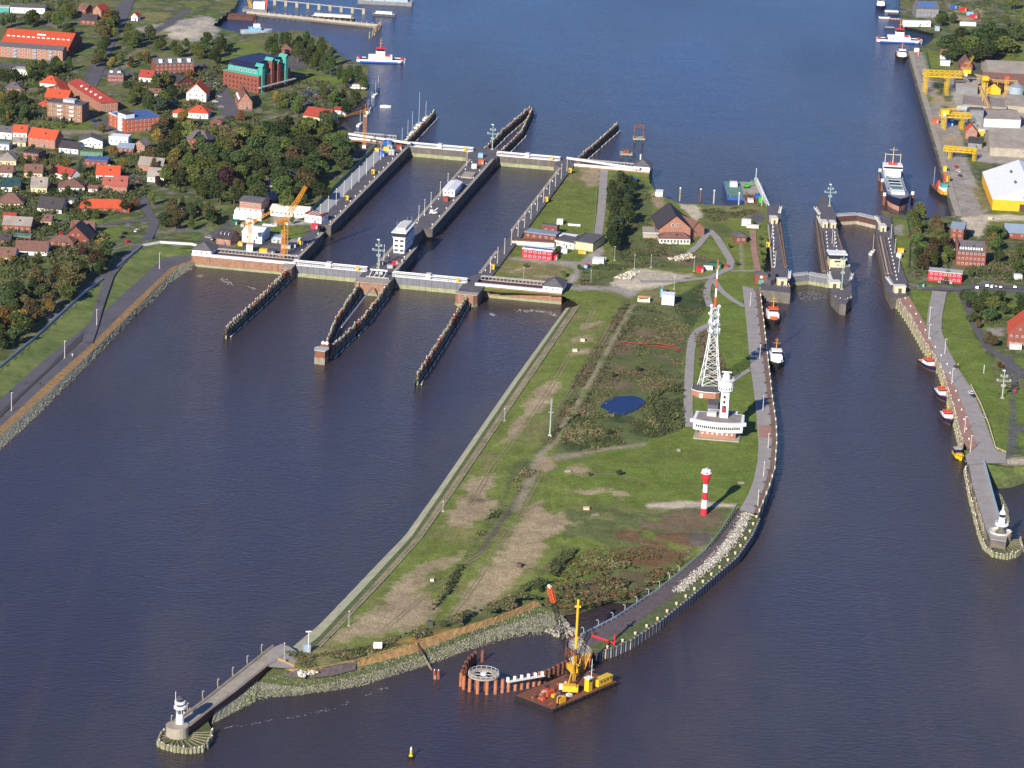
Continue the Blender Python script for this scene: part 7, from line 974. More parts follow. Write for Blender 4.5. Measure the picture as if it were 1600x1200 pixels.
# ================================================================ right bank
def rh_(u0, v0, u1, v1, d, h, rf, rh, wm, rm, win, label, cat='building', name='building', **k): return house(name, label, cat, W(u0, v0, 6.05), W(u1, v1, 6.05), d, h, rf, rh, wm, rm, win, **k)
t, w_, r_ = rh_(1550, 328, 1662, 334, 78, 7.5, 'gy', 10, 'ochre', 'white', (0, 1), 'huge yellow warehouse with white roof on the right quay', 'warehouse', 'warehouse', ov=.3); MB().box(-6, -.15, 0, -2, .05, 5).build('gate', 'rust_dark', w_); b = MB(); b.add([(-23.4, -.12, 7.6), (23.4, -.12, 7.6), (0, -.12, 17.3)], [(0, 1, 2)]); b.build('gable_cladding', 'white', w_)
for i in range(6): MB().box(-4 + i * 1.7, -.25, 9, -3.3 + i * 1.7, -.1, 11).build('vent', 'darkgrey', w_)
for i in range(9): MB().box(-23.6, 4 + i * 8, 0, -23.35, 5 + i * 8, 7.3).build('pilaster', 'crane_yellow', w_)
for i, y in enumerate((20, 50)): MB().cbox(-8, y, 15, 1.4, 1.4, 1.6).build('roof_vent', 'darkgrey', r_)
for a in [(1545, 126, 1640, 130, 46, 5, 'gx', 7, 'concrete', 'roof_light', (0, 1), 'largest grey-roofed storage hall at the back of the cargo yard'), (1535, 139, 1606, 143, 26, 5, 'gx', 6, 'concrete', 'roof_brown', (0, 1), 'brown-roofed storage hall behind the silo'), (1493, 146, 1527, 148, 26, 6.5, 'gx', 3, 'grey', 'roof_light', (0, 1), 'grey metal shed behind the yellow gantry legs'), (1541, 146, 1563, 148, 22, 4.5, 'gy', 4, 'ochre', 'roof_brown', (0, 1), 'shed with yellow front and brown roof beside the silo'), (1504, 172, 1572, 177, 34, 4, 'f', .4, 'concrete', 'roof_light', (0, 1), 'flat grey concrete shed in the middle of the cargo yard'), (1570, 174, 1650, 180, 40, 5, 'gx', 4, 'concrete', 'roof_light', (0, 1), 'wide grey shed right of the flat concrete shed'), (1535, 198, 1594, 200, 34, 6.5, 'gx', 3, 'offwhite', 'roof_light', (0, 1), 'long pale shed with ribbed roof behind the orange-roofed house'), (1546, 243, 1650, 249, 52, 6.5, 'gx', 7, 'concrete', 'roof_light', (3, 1), 'grey-roofed hall next to the yellow warehouse'), (1514, 198, 1535, 199, 10, 13, 'f', .5, 'grey', 'roof_grey', (2, 2), 'dark grey block tower at the end of the second gantry'), (1508, 216, 1526, 217, 10, 5.5, 'gy', 4.5, 'brick_pale', 'roof_orange', (2, 1), 'small brick house with orange roof in the cargo yard'), (1528, 212, 1543, 213, 6, 4, 'f', .3, 'ochre', 'offwhite', (2, 1), 'yellow annex beside the small orange-roofed house'), (1512, 230, 1534, 232, 13, 3.6, 'gx', 3, 'grey', 'roof_dark', (2, 1), 'dark-roofed low house on the cargo quay'), (1500, 111, 1519, 112, 18, 5, 'gy', 6, 'brick', 'roof_brown', (3, 1), 'brick gable house beside the quay lawn'), (1469, 92, 1486, 93, 9, 3.4, 'gx', 4, 'white', 'roof_brown', (3, 1), 'white cottage with brown roof near the harbour mouth'), (1469, 102, 1484, 103, 7, 3, 'f', .2, 'white', 'white', (0, 1), 'white garage below the white cottage'), (1431, 27, 1466, 28, 18, 8, 'gx', 5, 'grey', 'roof_grey', (6, 2), 'grey office with blue solar roof at the top right'), (1412, 41, 1454, 42, 7, 4, 'f', .3, 'white', 'white', (4, 1), 'long white boathouse at the top right shore'), (1484, 379, 1504, 381, 18, 10, 'gx', 2, 'brick', 'roof_slateblue', (2, 3), 'brick block with pale blue roof behind the trees'), (1570, 372, 1640, 376, 16, 4, 'gx', 4, 'brick', 'roof_slateblue', (4, 1), 'low brick building with blue roof at the right edge'), (1478, 402, 1494, 404, 8, 4, 'f', .3, 'offwhite', 'lightgrey', (2, 1), 'pale glazed link left of the brick mansard house'), (1573, 541, 1620, 545, 24, 8.5, 'gy', 8, 'brick', 'roof_orange', (5, 2), 'big brick house with orange roof at the right edge')]:
    t, w_, r_ = rh_(*a, side=0)
    if 'solar' in a[11]: MB().add([(-8, .8, 8.9), (8, .8, 8.9), (8, 8, 12.7), (-8, 8, 12.7)], [(0, 1, 2, 3)]).build('solar_panel', 'roof_blue', r_)
t, w_, r_ = rh_(1493, 415, 1539, 418, 16, 10, 'gx', 5, 'brick', 'roof_grey', (7, 3), 'four-storey brick house with grey mansard roof by the red office', 'house', 'mansard_house', side=1)
for i in range(9): MB().box(-7.6 + i * 1.7, .6, 11, -6.6 + i * 1.7, 2.2, 12.3).build('dormer', 'white', r_)
for x in (-9.2, 8.8): MB().box(x - .3, -.3, 0, x + .5, 16.4, 15.4).build('gable_end', 'brick', w_)
t, w_, r_ = rh_(1450, 438, 1502, 443, 9, 6, 'f', .3, 'red_paint', 'lightgrey', (7, 2), 'bright red two-storey container office beside the small lock', 'site office', 'site_office', side=0, winw=1.6)
t = thing('silo', 'round pale metal silo with cone roof in the cargo yard', 'silo', W(1587, 152, 6)); MB().lathe([(5.8, 0), (5.8, 9)], 20).build('drum', 'steel_blue', t); MB().lathe([(6.1, 9), (.5, 12.4)], 20).build('cone_roof', 'steel', t)
t = thing('tank', 'horizontal pale tank beside the second gantry', 'tank', W(1494, 174, 6)); MB().cyl((0, 0, 2.6), (8, 0, 2.6), 2.2, n=12).build('drum', 'steel_blue', t); [MB().box(x, -1.5, 0, x + .6, 1.5, 1.4).build('saddle', 'concrete', t) for x in (1, 6.4)]
def gantry(label, a, c, z, depth=7, beamh=3, legs=(0, .6), crane=None):
    A, C_ = W(*a, 6.0), W(*c, 6.0); L_ = (C_ - A).length; t = thing('gantry_crane', label, 'gantry crane', A, heading(A, C_))
    for y in (0, depth): MB().truss((-2, y, z), (L_, y, z), beamh, max(6, int(L_ / 3.5)), .26).build('girder', 'yellow', t); MB().box(-2, y - .25, z - beamh * .62, L_, y + .25, z - beamh * .4).build('girder_plate', 'yellow', t)
    for k in legs:
        for y in (0, depth): MB().truss((L_ * k, y, 0), (L_ * k, y, z), 1.8, max(4, int(z / 2.8)), .2).build('leg', 'yellow', t)
    if crane:
        x = L_ * crane[0]; MB().box(x - 3, 0, z + beamh / 2, x + 3, depth, z + beamh / 2 + 3).build('trolley_house', 'yellow', t); b = MB(); b.truss((x, depth / 2, z + 4), (x + crane[1], depth / 2 + crane[2], z + crane[3]), 1.2, 8, .16); b.build('boom', 'yellow', t); MB().cbox(x - 1, -.8, z, 2, 2, 2.2).build('cab', 'white', t)
gantry('largest yellow gantry crane spanning the cargo quay', (1446, 147), (1500, 149), 16, 8, 3.4, (0, .62), (1.15, 7, 14, 12)); gantry('yellow gantry with slewing crane in front of the grey block tower', (1473, 202), (1516, 203), 10.5, 6, 2.6, (.06, .7), (.05, 14, 3, 5)); gantry('third yellow gantry beam at the bend of the cargo quay', (1477, 248), (1524, 252), 7, 6, 2.2, (.15, .95), None)
def conveyor(label, a, za, c, zc, w=2.2, m='crane_yellow'):
    A, C_ = W(*a, 6 + za), W(*c, 6 + zc); t = thing('conveyor', label, 'conveyor', A); d = C_ - A; MB().truss((0, 0, 0), d, w, max(6, int(d.length / 3)), .18).build('frame', m, t); MB().bar((0, 0, .6), d + Vector((0, 0, .6)), w * .8).build('belt_cover', 'roof_light', t); n = 2
    for k in (.3, .8): q = d * k; MB().bar(q, (q.x, q.y, -(A.z + q.z - 6) + q.z), .5).build('trestle', m, t)
conveyor('yellow conveyor continuing the largest gantry towards the halls', (1498, 113), 15, (1546, 124), 10); conveyor('yellow conveyor slanting down over the flat shed', (1532, 136), 13, (1546, 170), 4); conveyor('thin conveyor bridge running to the silo', (1546, 126), 10, (1590, 128), 9, 1.4); t = thing('elevator_tower', 'slim yellow elevator tower beside the silo', 'tower', W(1571, 152, 6)); MB().truss((0, 0, 0), (0, 0, 15), 2, 7, .2).build('frame', 'crane_yellow', t); MB().cbox(0, 0, 15, 3, 3, 2).build('head_house', 'orange_red', t); t = thing('elevator_tower', 'yellow transfer tower where the conveyors meet', 'tower', W(1537, 150, 6)); MB().truss((0, 0, 0), (0, 0, 16), 3.4, 6, .25).build('frame', 'yellow', t); MB().cbox(0, 0, 13, 5, 5, 3).build('head_house', 'crane_yellow', t)
for u, v, s, m, lb in [(1461, 192, (5, 3, 3), 'orange_red', 'orange hopper at the quay edge'), (1484, 196, (5, 5, 6), 'blue', 'blue funnel hopper under the second gantry'), (1476, 268, (2.4, 3, 4), 'yellow', 'yellow quay bin nearer the gantry'), (1481, 284, (2.4, 3, 4), 'yellow', 'yellow quay bin beside the workboat'), (1505, 17, (6, 3, 3), 'red', 'red container in the top right yard'), (1515, 24, (6, 3, 3), 'lightblue', 'pale blue container in the top right yard'), (1490, 13, (6, 3, 3), 'blue', 'blue container in the top right yard'), (1521, 28, (7, 3, 3), 'red_paint', 'bright red container in the top right yard'), (1512, 40, (14, 4, 3), 'white', 'long white trailer at the top right yard'), (1464, 48, (4, 4, 4), 'steel_blue', 'pale cube cabin at the ferry landing'), (1432, 81, (4, 3, 3), 'white', 'white kiosk at the tip of the right quay'), (1433, 86, (2.4, 2.4, 2), 'red', 'red box beside the white kiosk'), (1545, 92, (5, 2.4, 2.4), 'red', 'red lorry box behind the brick gable house'), (1404, 403, (3, 3, 3), 'white', 'white cabin on the right quay of the small lock'), (1407, 395, (4, 2, 3), 'ochre', 'orange-red kiosk behind the white lock cabin'), (1586, 545, (7, 4, 3), 'offwhite', 'pale tent before the big brick house'), (1590, 436, (5, 4, 3), 'white', 'small white garage beside the right bank road'), (1440, 448, (3, 3, 2), 'green_paint', 'green bin shelter beside the red office'), (1547, 343, (3, 2, 2), 'sand', 'small sand-coloured heap box by the warehouse')]: container(W(u, v, 6.05), 0, lb, m, s, name='quay_box')
for u, v in [(1495, 262), (1498, 270), (1501, 278)]: pass
cars([(1494, 262), (1497, 268), (1500, 276)], h_right, 'parked on the cargo quay', 'cars on the cargo quay', 1.9); cars([(1494, 575), (1517, 615), (1520, 620), (1537, 652)], h_right, 'parked on the right quay promenade', 'cars on the right promenade', 1.9); cars([(1468, 441), (1474, 442), (1480, 443), (1486, 443)], h_right, 'in front of the right bank site office', 'cars before the red office', 1.4); cars([(1543, 448), (1550, 449), (1557, 449), (1564, 450), (1527, 451), (1586, 450)], h_right, 'in the right bank car park', 'cars in the right car park', 1.3); cars([(1586, 610), (1547, 88), (1552, 92)], h_right, 'on the right bank lane', 'cars on the right lane', 1.4)
G = h_right
wood([(1424, 334), (1440, 330), (1470, 345), (1484, 376), (1486, 402), (1470, 416), (1448, 420), (1428, 408), (1424, 372)], 8.5, (10, 13), dict(green=3, brown=3, dark=2), 'in the grove between the small lock and the brick blocks', 'lock grove trees', G, maxn=17); wood([(1548, 360), (1640, 362), (1640, 425), (1565, 425), (1545, 405)], 8.5, (9, 12), dict(green=3, brown=1, dark=2, rust=.5), 'behind the brick mansard house', 'trees behind the mansard house', G, maxn=8); wood([(1512, 465), (1530, 460), (1640, 466), (1640, 492), (1530, 492)], 7.5, (9, 11), dict(dark=4, green=1), 'in the dense grove above the big brick house', 'dense right bank grove', G, maxn=14, wide=1.35); wood([(1468, 58), (1500, 50), (1535, 42), (1600, 42), (1592, 78), (1530, 84), (1500, 82), (1472, 76)], 11, (15, 20), dict(dark=4, green=2), 'in the tall group behind the ferry landing', 'ferry landing trees', G, maxn=14, wide=1.45); wood([(1545, 0), (1640, 0), (1640, 30), (1550, 30)], 11, (10, 13), dict(green=3, dark=1, light=1), 'at the top right corner', 'top right trees', G, maxn=3); wood([(1462, 20), (1490, 22), (1490, 32), (1462, 32)], 9, (9, 11), dict(dark=2, green=1), 'beside the solar-roofed office', 'trees by the solar roof', G, maxn=4)
for u, v, h, lf, lb in [(1505, 462, 7, 'dark', 'dark round tree at the corner of the right promenade lawn'), (1513, 476, 5, 'purple', 'small purple tree beside the promenade lane'), (1520, 497, 8, 'dark', 'dark tree above the promenade lane'), (1528, 507, 6, 'brown', 'brown shrub-like tree on the promenade lane'), (1543, 530, 8, 'brown', 'brown tree in front of the big brick house'), (1553, 535, 7, 'brown', 'second brown tree in front of the big brick house'), (1473, 405, 7, 'light', 'pale willow in front of the glazed link'), (1525, 408, 6, 'purple', 'dark purple tree before the mansard house'), (1562, 571, 4, 'rust', 'small rusty bush by the lane junction'), (1480, 432, 7, 'green', 'green tree behind the red office'), (1516, 426, 6, 'green', 'green tree right of the red office')]: one_tree(u, v, h, lf, 'round' if h > 5.5 else 'small', lb, G)
bollards(WL([(u + 8, v) for u, v in right_top], 6.4), 17, 'pale mooring bollard on the right quay promenade', 'pale bollards of the right promenade'); [lamp(W(u, v, 6.4), 9, 'thin pale lamp post on the right quay promenade', 'lamp posts of the right promenade', 0, (1,)) for u, v in [(1452, 503), (1451, 530), (1476, 553), (1487, 600), (1507, 676), (1516, 706)]]
signal_mast(W(1566, 622, 6), 16, 'tall grey mast with cross arms on the right bank lawn', 0, 'lightgrey'); t = thing('thin_mast', 'thin white pole on the right bank lawn path', 'pole', W(1537, 583, 6)); MB().cyl((0, 0, 0), (0, 0, 5), .15, n=6).build('shaft', 'white', t); MB().cbox(0, 0, 0, .9, .9, .4).build('foot', 'concrete', t)
P = [Vector((p.x, p.y, 0)) for p in RE0]; t = thing('quay_fender_row', 'row of pale leaning fender piles along the right promenade', 'fender row', P[0])
for i, (p, h) in enumerate(along(P, 3.3)):
    for r in ((0,) if i % 2 else (0, 1)): link('pile', pile_mesh(random.choice((0, 1, 3, 5)), 6.6 - r * 1.2), t, p - P[0] + Vector((-.2 - r * .9, -.3 * r, 0)), random.uniform(0, 6))
b = MB(); b.tube([p - P[0] + Vector((-.6, 0, 1.6)) for p in P], .45, 4); b.build('concrete_ledge', 'algae', t); loft('right_promenade_wall', [[Vector((p.x, p.y, 6.36)) for p in RE0], [Vector((p.x, p.y, -3)) for p in RE0]], 'concrete_dark', 40, 2)
for u, v, c_ in [(1497, 572, 'yellow'), (1586, 614, 'red')]: 
    t = thing('person', 'walker in %s jacket on the right bank' % c_, 'person', W(u, v, 6.4)); b = MB(); b.lathe([(.12, .0), (.16, .45), (.2, .85), (.24, 1.1), (.27, 1.42), (.1, 1.52), (.09, 1.56), (.13, 1.66), (.11, 1.78), (.02, 1.84)], 8); b.cyl((.27, 0, 1.4), (.33, .05, .8), .07, .05, 5); b.cyl((-.27, 0, 1.4), (-.33, .05, .8), .07, .05, 5); b.build('body', c_, t, smooth=True)
handrail('promenade_railing', WL([(1517, 604), (1532, 632), (1545, 665), (1556, 702), (1572, 709)], 6.4), 1.2, 'yellowish wire fence along the lawn edge of the right promenade', 'cream', 4, .12); handrail('quay_fence', WL([(1446, 82), (1448, 92), (1452, 108)], 6.1), 2.2, 'dark green fence at the quay lawn by the white kiosk', 'green_paint', 3, .15); handrail('lock_fence', WL([(1402, 338), (1416, 340), (1422, 372), (1419, 420)], 6.1), 1.8, 'green wire fence along the lawn of the small lock', 'green_paint', 3, .12)
# ================================================================ vessels
def hull_mesh(b, L_, B, zd, bow=.3, stern=.1, sheer=.6, mi=(0, 1, 2), boot=.6, blunt=False):
    n = 15; rows = []
    for i in range(n):
        k = i / (n - 1); x = -L_ / 2 + L_ * k; e = 1.0
        if k > 1 - bow: e = max(0.0, 1 - ((k - (1 - bow)) / bow) ** (3.2 if blunt else 2.0))
        if k < stern: e = .72 + .28 * (k / stern)
        e = max(e, .30 if blunt else .03); z = zd + sheer * max(0, (k - .5) * 2) ** 2; rake = L_ * .03 * max(0, (k - .7) / .3); y = B / 2 * e
        rows.append([(x, y * .82, -1.2), (x, y * .92, boot), (x + rake, y, z), (x + rake, y * .96, z + .45), (x + rake, y * .88, z + .45), (x + rake, y * .88, z)])
    V, Fc, MI = [], [], []
    for r in rows: V += r + [(p[0], -p[1], p[2]) for p in r]
    m = 12
    for i in range(n - 1):
        for j in range(5):
            mm = mi[0] if j == 0 else mi[1]; a = i * m + j; Fc += [(a, a + 1, a + m + 1, a + m), (a + 6, a + m + 6, a + m + 7, a + 7)]; MI += [mm, mm]
        a = i * m; Fc.append((a + 5, a + 11, a + m + 11, a + m + 5)); MI.append(mi[2])
    for a in (0, (n - 1) * m): Fc.append((a, a + 1, a + 2, a + 8, a + 7, a + 6) if a else (a + 6, a + 7, a + 8, a + 2, a + 1, a)); MI.append(mi[1])
    base = len(b.v); b.add(V, Fc); b.m[-len(Fc):] = MI; return b
def vessel(name, label, cat, p, rz, L_, B, zd, cols, **k):
    t = thing(name, label, cat, p, rz); b = MB(); hull_mesh(b, L_, B, zd, **k); b.build('hull', cols, t); return t
def bx(t, nm, m, *a): return MB().box(*a).build(nm, m, t)
def tug(p, rz, label, hullm, deckm, housem, topm, L_=25, B=8.6):
    t = vessel('tugboat', label, 'tugboat', p, rz, L_, B, 2.0, [hullm, hullm, deckm], bow=.35, stern=.2, sheer=1.2); d = bx(t, 'deckhouse', housem, -4, -2.8, 2.0, 6, 2.8, 4.8); wh = bx(t, 'wheelhouse', 'glass', 1, -2.2, 4.8, 5, 2.2, 6.6); bx(t, 'wheelhouse_roof', topm, .6, -2.5, 6.6, 5.4, 2.5, 7.1); bx(wh, 'window_band', housem, .95, -2.25, 4.8, 5.05, 2.25, 5.5); bx(t, 'fore_deck_house', topm, 6, -1.8, 2.2, 8.2, 1.8, 3.6)
    for y in (-1.8, 1.8): bx(t, 'funnel', hullm, -2.6, y - .6, 4.8, -1.2, y + .6, 7.4)
    b = MB(); b.cyl((2.2, 0, 7), (2.2, 0, 12.5), .2, .1, 6); b.bar((2.2, -1.6, 10), (2.2, 1.6, 10), .16); b.bar((2.2, -1, 11.4), (2.2, 1, 11.4), .14); b.build('mast', 'crane_yellow' if topm != 'white' else 'orange', t); MB().cyl((-6.5, -1.2, 2.7), (-6.5, 1.2, 2.7), .8, n=10).build('tow_winch', 'rust', t); b = MB()
    b.tube([(L_ * .51, 0, 2.6), (L_ * .42, B * .28, 2.5), (L_ * .3, B * .42, 2.3), (L_ * .15, B * .5, 2.0), (-L_ * .45, B * .42, 1.8)], .3, 6); b.tube([(L_ * .51, 0, 2.6), (L_ * .42, -B * .28, 2.5), (L_ * .3, -B * .42, 2.3), (L_ * .15, -B * .5, 2.0), (-L_ * .45, -B * .42, 1.8)], .3, 6); b.build('rubber_fender', 'rubber', t); t.scale = (1.15, 1.2, 1.25); return t
DN = -math.pi / 2
tug(W(1206, 500, 0), DN + .04, 'orange-decked tug with black hull moored at the island quay', 'black', 'orange_red', 'white', 'orange_red'); tug(W(1211, 566, 0), DN + .03, 'white tug with dark hull moored below the orange-decked tug', 'black', 'white', 'white', 'white', 26, 8.8); tug(W(1408, 92, 0), DN, 'small tug with orange deck steaming past the distant ferry', 'black', 'orange_red', 'white', 'white', 22, 8); tug(W(1376, 12, 0), DN - .1, 'white tug moored at the top right pontoons', 'navy', 'white', 'white', 'white', 24, 8)
def pilot_boat(p, rz, label, L_=16):
    t = vessel('pilot_boat', label, 'pilot boat', p, rz, L_, 5.4, 1.5, ['rust_dark', 'navy', 'white'], bow=.4, stern=.1, sheer=.8); h = bx(t, 'cabin', 'white', -2.6, -1.9, 1.5, 3.2, 1.9, 3.0); bx(t, 'windows', 'glass', -1.6, -1.75, 3.0, 2.0, 1.75, 3.7); bx(t, 'cabin_roof', 'orange_red', -2.2, -1.9, 3.7, 2.4, 1.9, 4.0); bx(t, 'fore_deck', 'orange_red', 3.4, -1.4, 1.55, 5.6, 1.4, 1.75); bx(t, 'aft_deck', 'orange', -6.8, -1.6, 1.55, -3.6, 1.6, 1.7); b = MB(); b.cyl((-1, 0, 4), (-1, 0, 7.4), .14, .08, 6); b.bar((-1, -1, 5.6), (-1, 1, 5.6), .12); b.build('mast', 'yellow', t); b = MB(); b.tube([(L_ * .5, 0, 1.9), (L_ * .35, 2.1, 1.8), (0, 2.75, 1.5), (-L_ * .48, 2.4, 1.3)], .2, 5); b.tube([(L_ * .5, 0, 1.9), (L_ * .35, -2.1, 1.8), (0, -2.75, 1.5), (-L_ * .48, -2.4, 1.3)], .2, 5); b.build('rubber_fender', 'rubber', t); t.scale = (1.2, 1.25, 1.35)
pilot_boat(W(1450, 574, 0), DN + .35, 'pilot boat with orange roof moored nearest the small lock'); pilot_boat(W(1471, 620, 0), DN + .12, 'pilot boat with orange roof moored between the two others', 17); pilot_boat(W(1479.5, 656, 0), DN + .1, 'pilot boat with orange roof moored nearest the yellow workboat', 16)
t = vessel('yellow_workboat', 'small bright yellow workboat below the right promenade', 'workboat', W(1497, 714, 0), DN + .1, 12, 5.2, 1.5, ['black', 'yellow', 'yellow'], bow=.3, stern=.1, blunt=True); bx(t, 'cabin', 'navy', -4.5, -1.8, 1.5, -1, 1.8, 4.0); bx(t, 'cabin_roof', 'lightgrey', -4.8, -2, 4, -.7, 2, 4.3); bx(t, 'deck_box', 'ochre', 0, -1.4, 1.5, 2.2, 1.4, 2.4); bx(t, 'deck_hatch', 'black', 2.8, -1.2, 1.52, 4.4, -.2, 1.9)
def ferry(p, rz, label):
    t = vessel('car_ferry', label, 'ferry', p, rz, 36, 10.5, 2.0, ['blue', 'white', 'darkgrey'], bow=.16, stern=.16, sheer=.2, blunt=True); bx(t, 'blue_strake', 'blue', -15.5, -5.35, .3, 12.8, 5.35, 1.3)
    for s in (-1, 1): bx(t, 'side_house', 'white', -9, s * 3.3 - 1.5, 2.0, 9, s * 3.3 + 1.5, 4.8); bx(t, 'red_ramp', 'red', s * 16.2 - .8, -3.2, 2.2, s * 16.2 + .8, 3.2, 3.6)
    c = bx(t, 'bridge_tower', 'white', -3.5, -4.6, 4.8, 3.5, -1, 8.6); bx(t, 'wheelhouse', 'glass', -3, -4.8, 8.6, 3, -.6, 10.4); bx(t, 'wheelhouse_roof', 'red', -3.6, -5.2, 10.4, 3.6, -.2, 10.9); windows(c, -9, 9, -4.86, (3.6,), 7, 1, .9); b = MB(); b.cyl((0, -2.8, 10.9), (0, -2.8, 18), .25, .12, 6); b.bar((-1.4, -2.8, 14), (1.4, -2.8, 14), .2); b.bar((-.9, -2.8, 16), (.9, -2.8, 16), .16); b.build('mast', 'orange', t); bx(t, 'life_raft', 'red', 4.5, -4.4, 4.8, 7.5, -2.6, 6)
    t.scale = (1.06, 1.06, 1.15)
    for i in range(3): bx(t, 'parked_vehicle', ('darkgrey', 'red', 'white')[i], -11 + i * 8, -.9, 2.05, -7 + i * 8, .9, 3.4)
ferry(W(594, 97, 0), .06, 'white and blue car ferry off the harbour trees at the town side'); ferry(W(1404, 66, 0), .02, 'white and blue car ferry at the landing on the right bank')
# dredger
A, C_ = W(1389, 276, 0), W(1405, 330, 0); t = vessel('dredger', 'large hopper dredger with navy bow and white bridge berthed by the small lock', 'dredger', (A + C_) / 2, heading(A, C_), (C_ - A).length, 17, 6.6, ['antifoul', 'navy', 'steel'], bow=.2, stern=.12, sheer=2.6, boot=3.2, blunt=False); Lh = (C_ - A).length
br = bx(t, 'bridge_house', 'white', -Lh * .36, -5.6, 6, -Lh * .2, 5.6, 11); w2 = bx(t, 'wheelhouse', 'white', -Lh * .33, -6.8, 11, -Lh * .23, 6.8, 14.5); bx(t, 'bridge_roof', 'orange_red', -Lh * .33, -3, 14.5, -Lh * .25, 3, 15.1); bx(w2, 'bridge_windows', 'glass', -Lh * .229, -6.6, 12.4, -Lh * .2265, 6.6, 13.8)
for s in (-1, 1): bx(t, 'hopper_coaming', 'lightgrey', -Lh * .18, s * 4.6 - .4, 6, Lh * .22, s * 4.6 + .4, 8.2); MB().tube([(-Lh * .15, s * 6.3, 7.2), (Lh * .2, s * 6.3, 7.2), (Lh * .27, s * 4, 7.4)], .55, 8).build('dredge_pipe', 'steel_blue', t); MB().cyl((-Lh * .3, s * 5.4, 14.5), (-Lh * .3, s * 5.4, 22), .3, .18, 6).build('derrick_post', 'cream', t)
bx(t, 'hopper_well', 'rust_dark', -Lh * .17, -4.1, 6.05, Lh * .21, 4.1, 6.6); bx(t, 'fore_deck_house', 'white', Lh * .25, -4.6, 6.6, Lh * .33, 4.6, 9.2); bx(t, 'pump_house', 'deck_green', Lh * .2, -3.4, 6.4, Lh * .25, 3.4, 9.4)
for i in range(5): bx(t, 'cross_beam', 'steel_blue', -Lh * .15 + i * Lh * .085, -4.9, 8.2, -Lh * .15 + i * Lh * .085 + .8, 4.9, 8.9)
b = MB(); b.cyl((-Lh * .28, 0, 15), (-Lh * .28, 0, 27), .35, .15, 6); b.bar((-Lh * .28, -3, 25), (-Lh * .28, 3, 25), .25); b.bar((-Lh * .3, -5.4, 21), (-Lh * .3, 5.4, 21), .4); b.build('mast', 'cream', t); [MB().truss((x, -5.5, 6.2), (x, -5.5, 11), 1.2, 3, .16).build('gallows', 'steel_blue', t) for x in (-Lh * .12, 0, Lh * .12)]
for i, (u, v) in enumerate([(1374, 282), (1378, 298), (1381, 320), (1425, 318)]): tt = thing('mooring_dolphin', ['rusty white-capped dolphin furthest up the dredger berth', 'rusty white-capped dolphin at the dredger midship', 'rusty white-capped dolphin at the dredger bow', 'rusty dolphin right of the dredger bow'][i], 'dolphin', W(u, v, 0)); MB().cyl((0, 0, -3), (0, 0, 6.5), 1.1, n=10).build('pile', 'rust', tt); MB().cyl((0, 0, 6.5), (0, 0, 8.6), 1.15, n=10).build('cap', 'white', tt)
t = vessel('buoy_tender', 'black-hulled buoy tender with orange masts at the cargo quay', 'workboat', W(1470, 303, 0), DN + .18, 36, 9.5, 2.6, ['black', 'black', 'rust'], bow=.16, stern=.2, sheer=.5, blunt=True); bx(t, 'bridge_house', 'white', 2, -2.6, 2.6, 9, 2.6, 6.4); bx(t, 'wheelhouse', 'turquoise', 3, -2.2, 6.4, 8, 2.2, 9); bx(t, 'bow_house', 'yellow', 9, -2, 2.6, 13, 2, 4.4)
for s in (-1, 1): bx(t, 'side_tank', 'orange', 6, s * 3.4 - .9, 2.6, 12, s * 3.4 + .9, 5.2); MB().truss((0, s * 2, 2.6), (0, s * 2, 13 + s * 3), 1, 5, .18).build('crane_post', 'orange_red', t)
MB().cyl((-15, -1, 2.6), (-15, -1, 16), .16, n=5).build('aft_mast', 'lightgrey', t); [MB().lathe([(1.2, 2.6), (1.3, 4), (.3, 6.4)], 8, c=(-12 + i * 3, 1.5)).build('stored_buoy', ('red', 'orange_red', 'red')[i], t) for i in range(3)]
def yacht(p, rz, label, L_=10, mast=13, group=None):
    t = thing('sailing_yacht', label, 'yacht', p, rz, group); b = MB(); hull_mesh(b, L_, L_ * .3, 1.0, bow=.5, stern=.1, sheer=.3, mi=(0, 0, 1), boot=.2); b.build('hull', ['white', 'cream'], t); bx(t, 'cabin', 'white', -L_ * .1, -L_ * .09, 1.0, L_ * .2, L_ * .09, 1.7); MB().cyl((L_ * .08, 0, 1), (L_ * .08, 0, mast), .11, .07, 5).build('mast', 'white', t); MB().cyl((L_ * .08, 0, 2.2), (-L_ * .36, 0, 2.2), .14, n=5).build('boom', 'lightblue', t)
yw = ['nearest the lock gate', 'second from the lock gate', 'in mid row', 'with the tallest mast', 'moored outermost']
for i, (s_, q, L_, m_) in enumerate([(-14, 366, 10, 12), (-14, 385, 11, 14), (-14, 400, 10, 17), (-14.5, 425, 16, 26), (-14.5, 450, 11, 14)]): yacht(Lk(s_, q), LROT + 1.57, 'white yacht ' + yw[i] + ' at the far timber jetty', L_, m_)
for i, (u, v) in enumerate([(590, 142), (586, 150), (580, 168), (574, 180), (562, 196)]): yacht(W(u, v, 0), 1.3, 'white yacht on the town quay, ' + ['furthest up by the clubhouse', 'below the clubhouse', 'halfway along the quay', 'above the slim crane', 'nearest the pale walkway'][i], 10, 12)
yacht(W(1363, 396, 0), 1.2, 'lone white sailing yacht waiting inside the small lock chamber', 10, 13); yacht(W(602, 168, 0), .1, 'small white motor launch crossing the yacht basin', 8, 3)
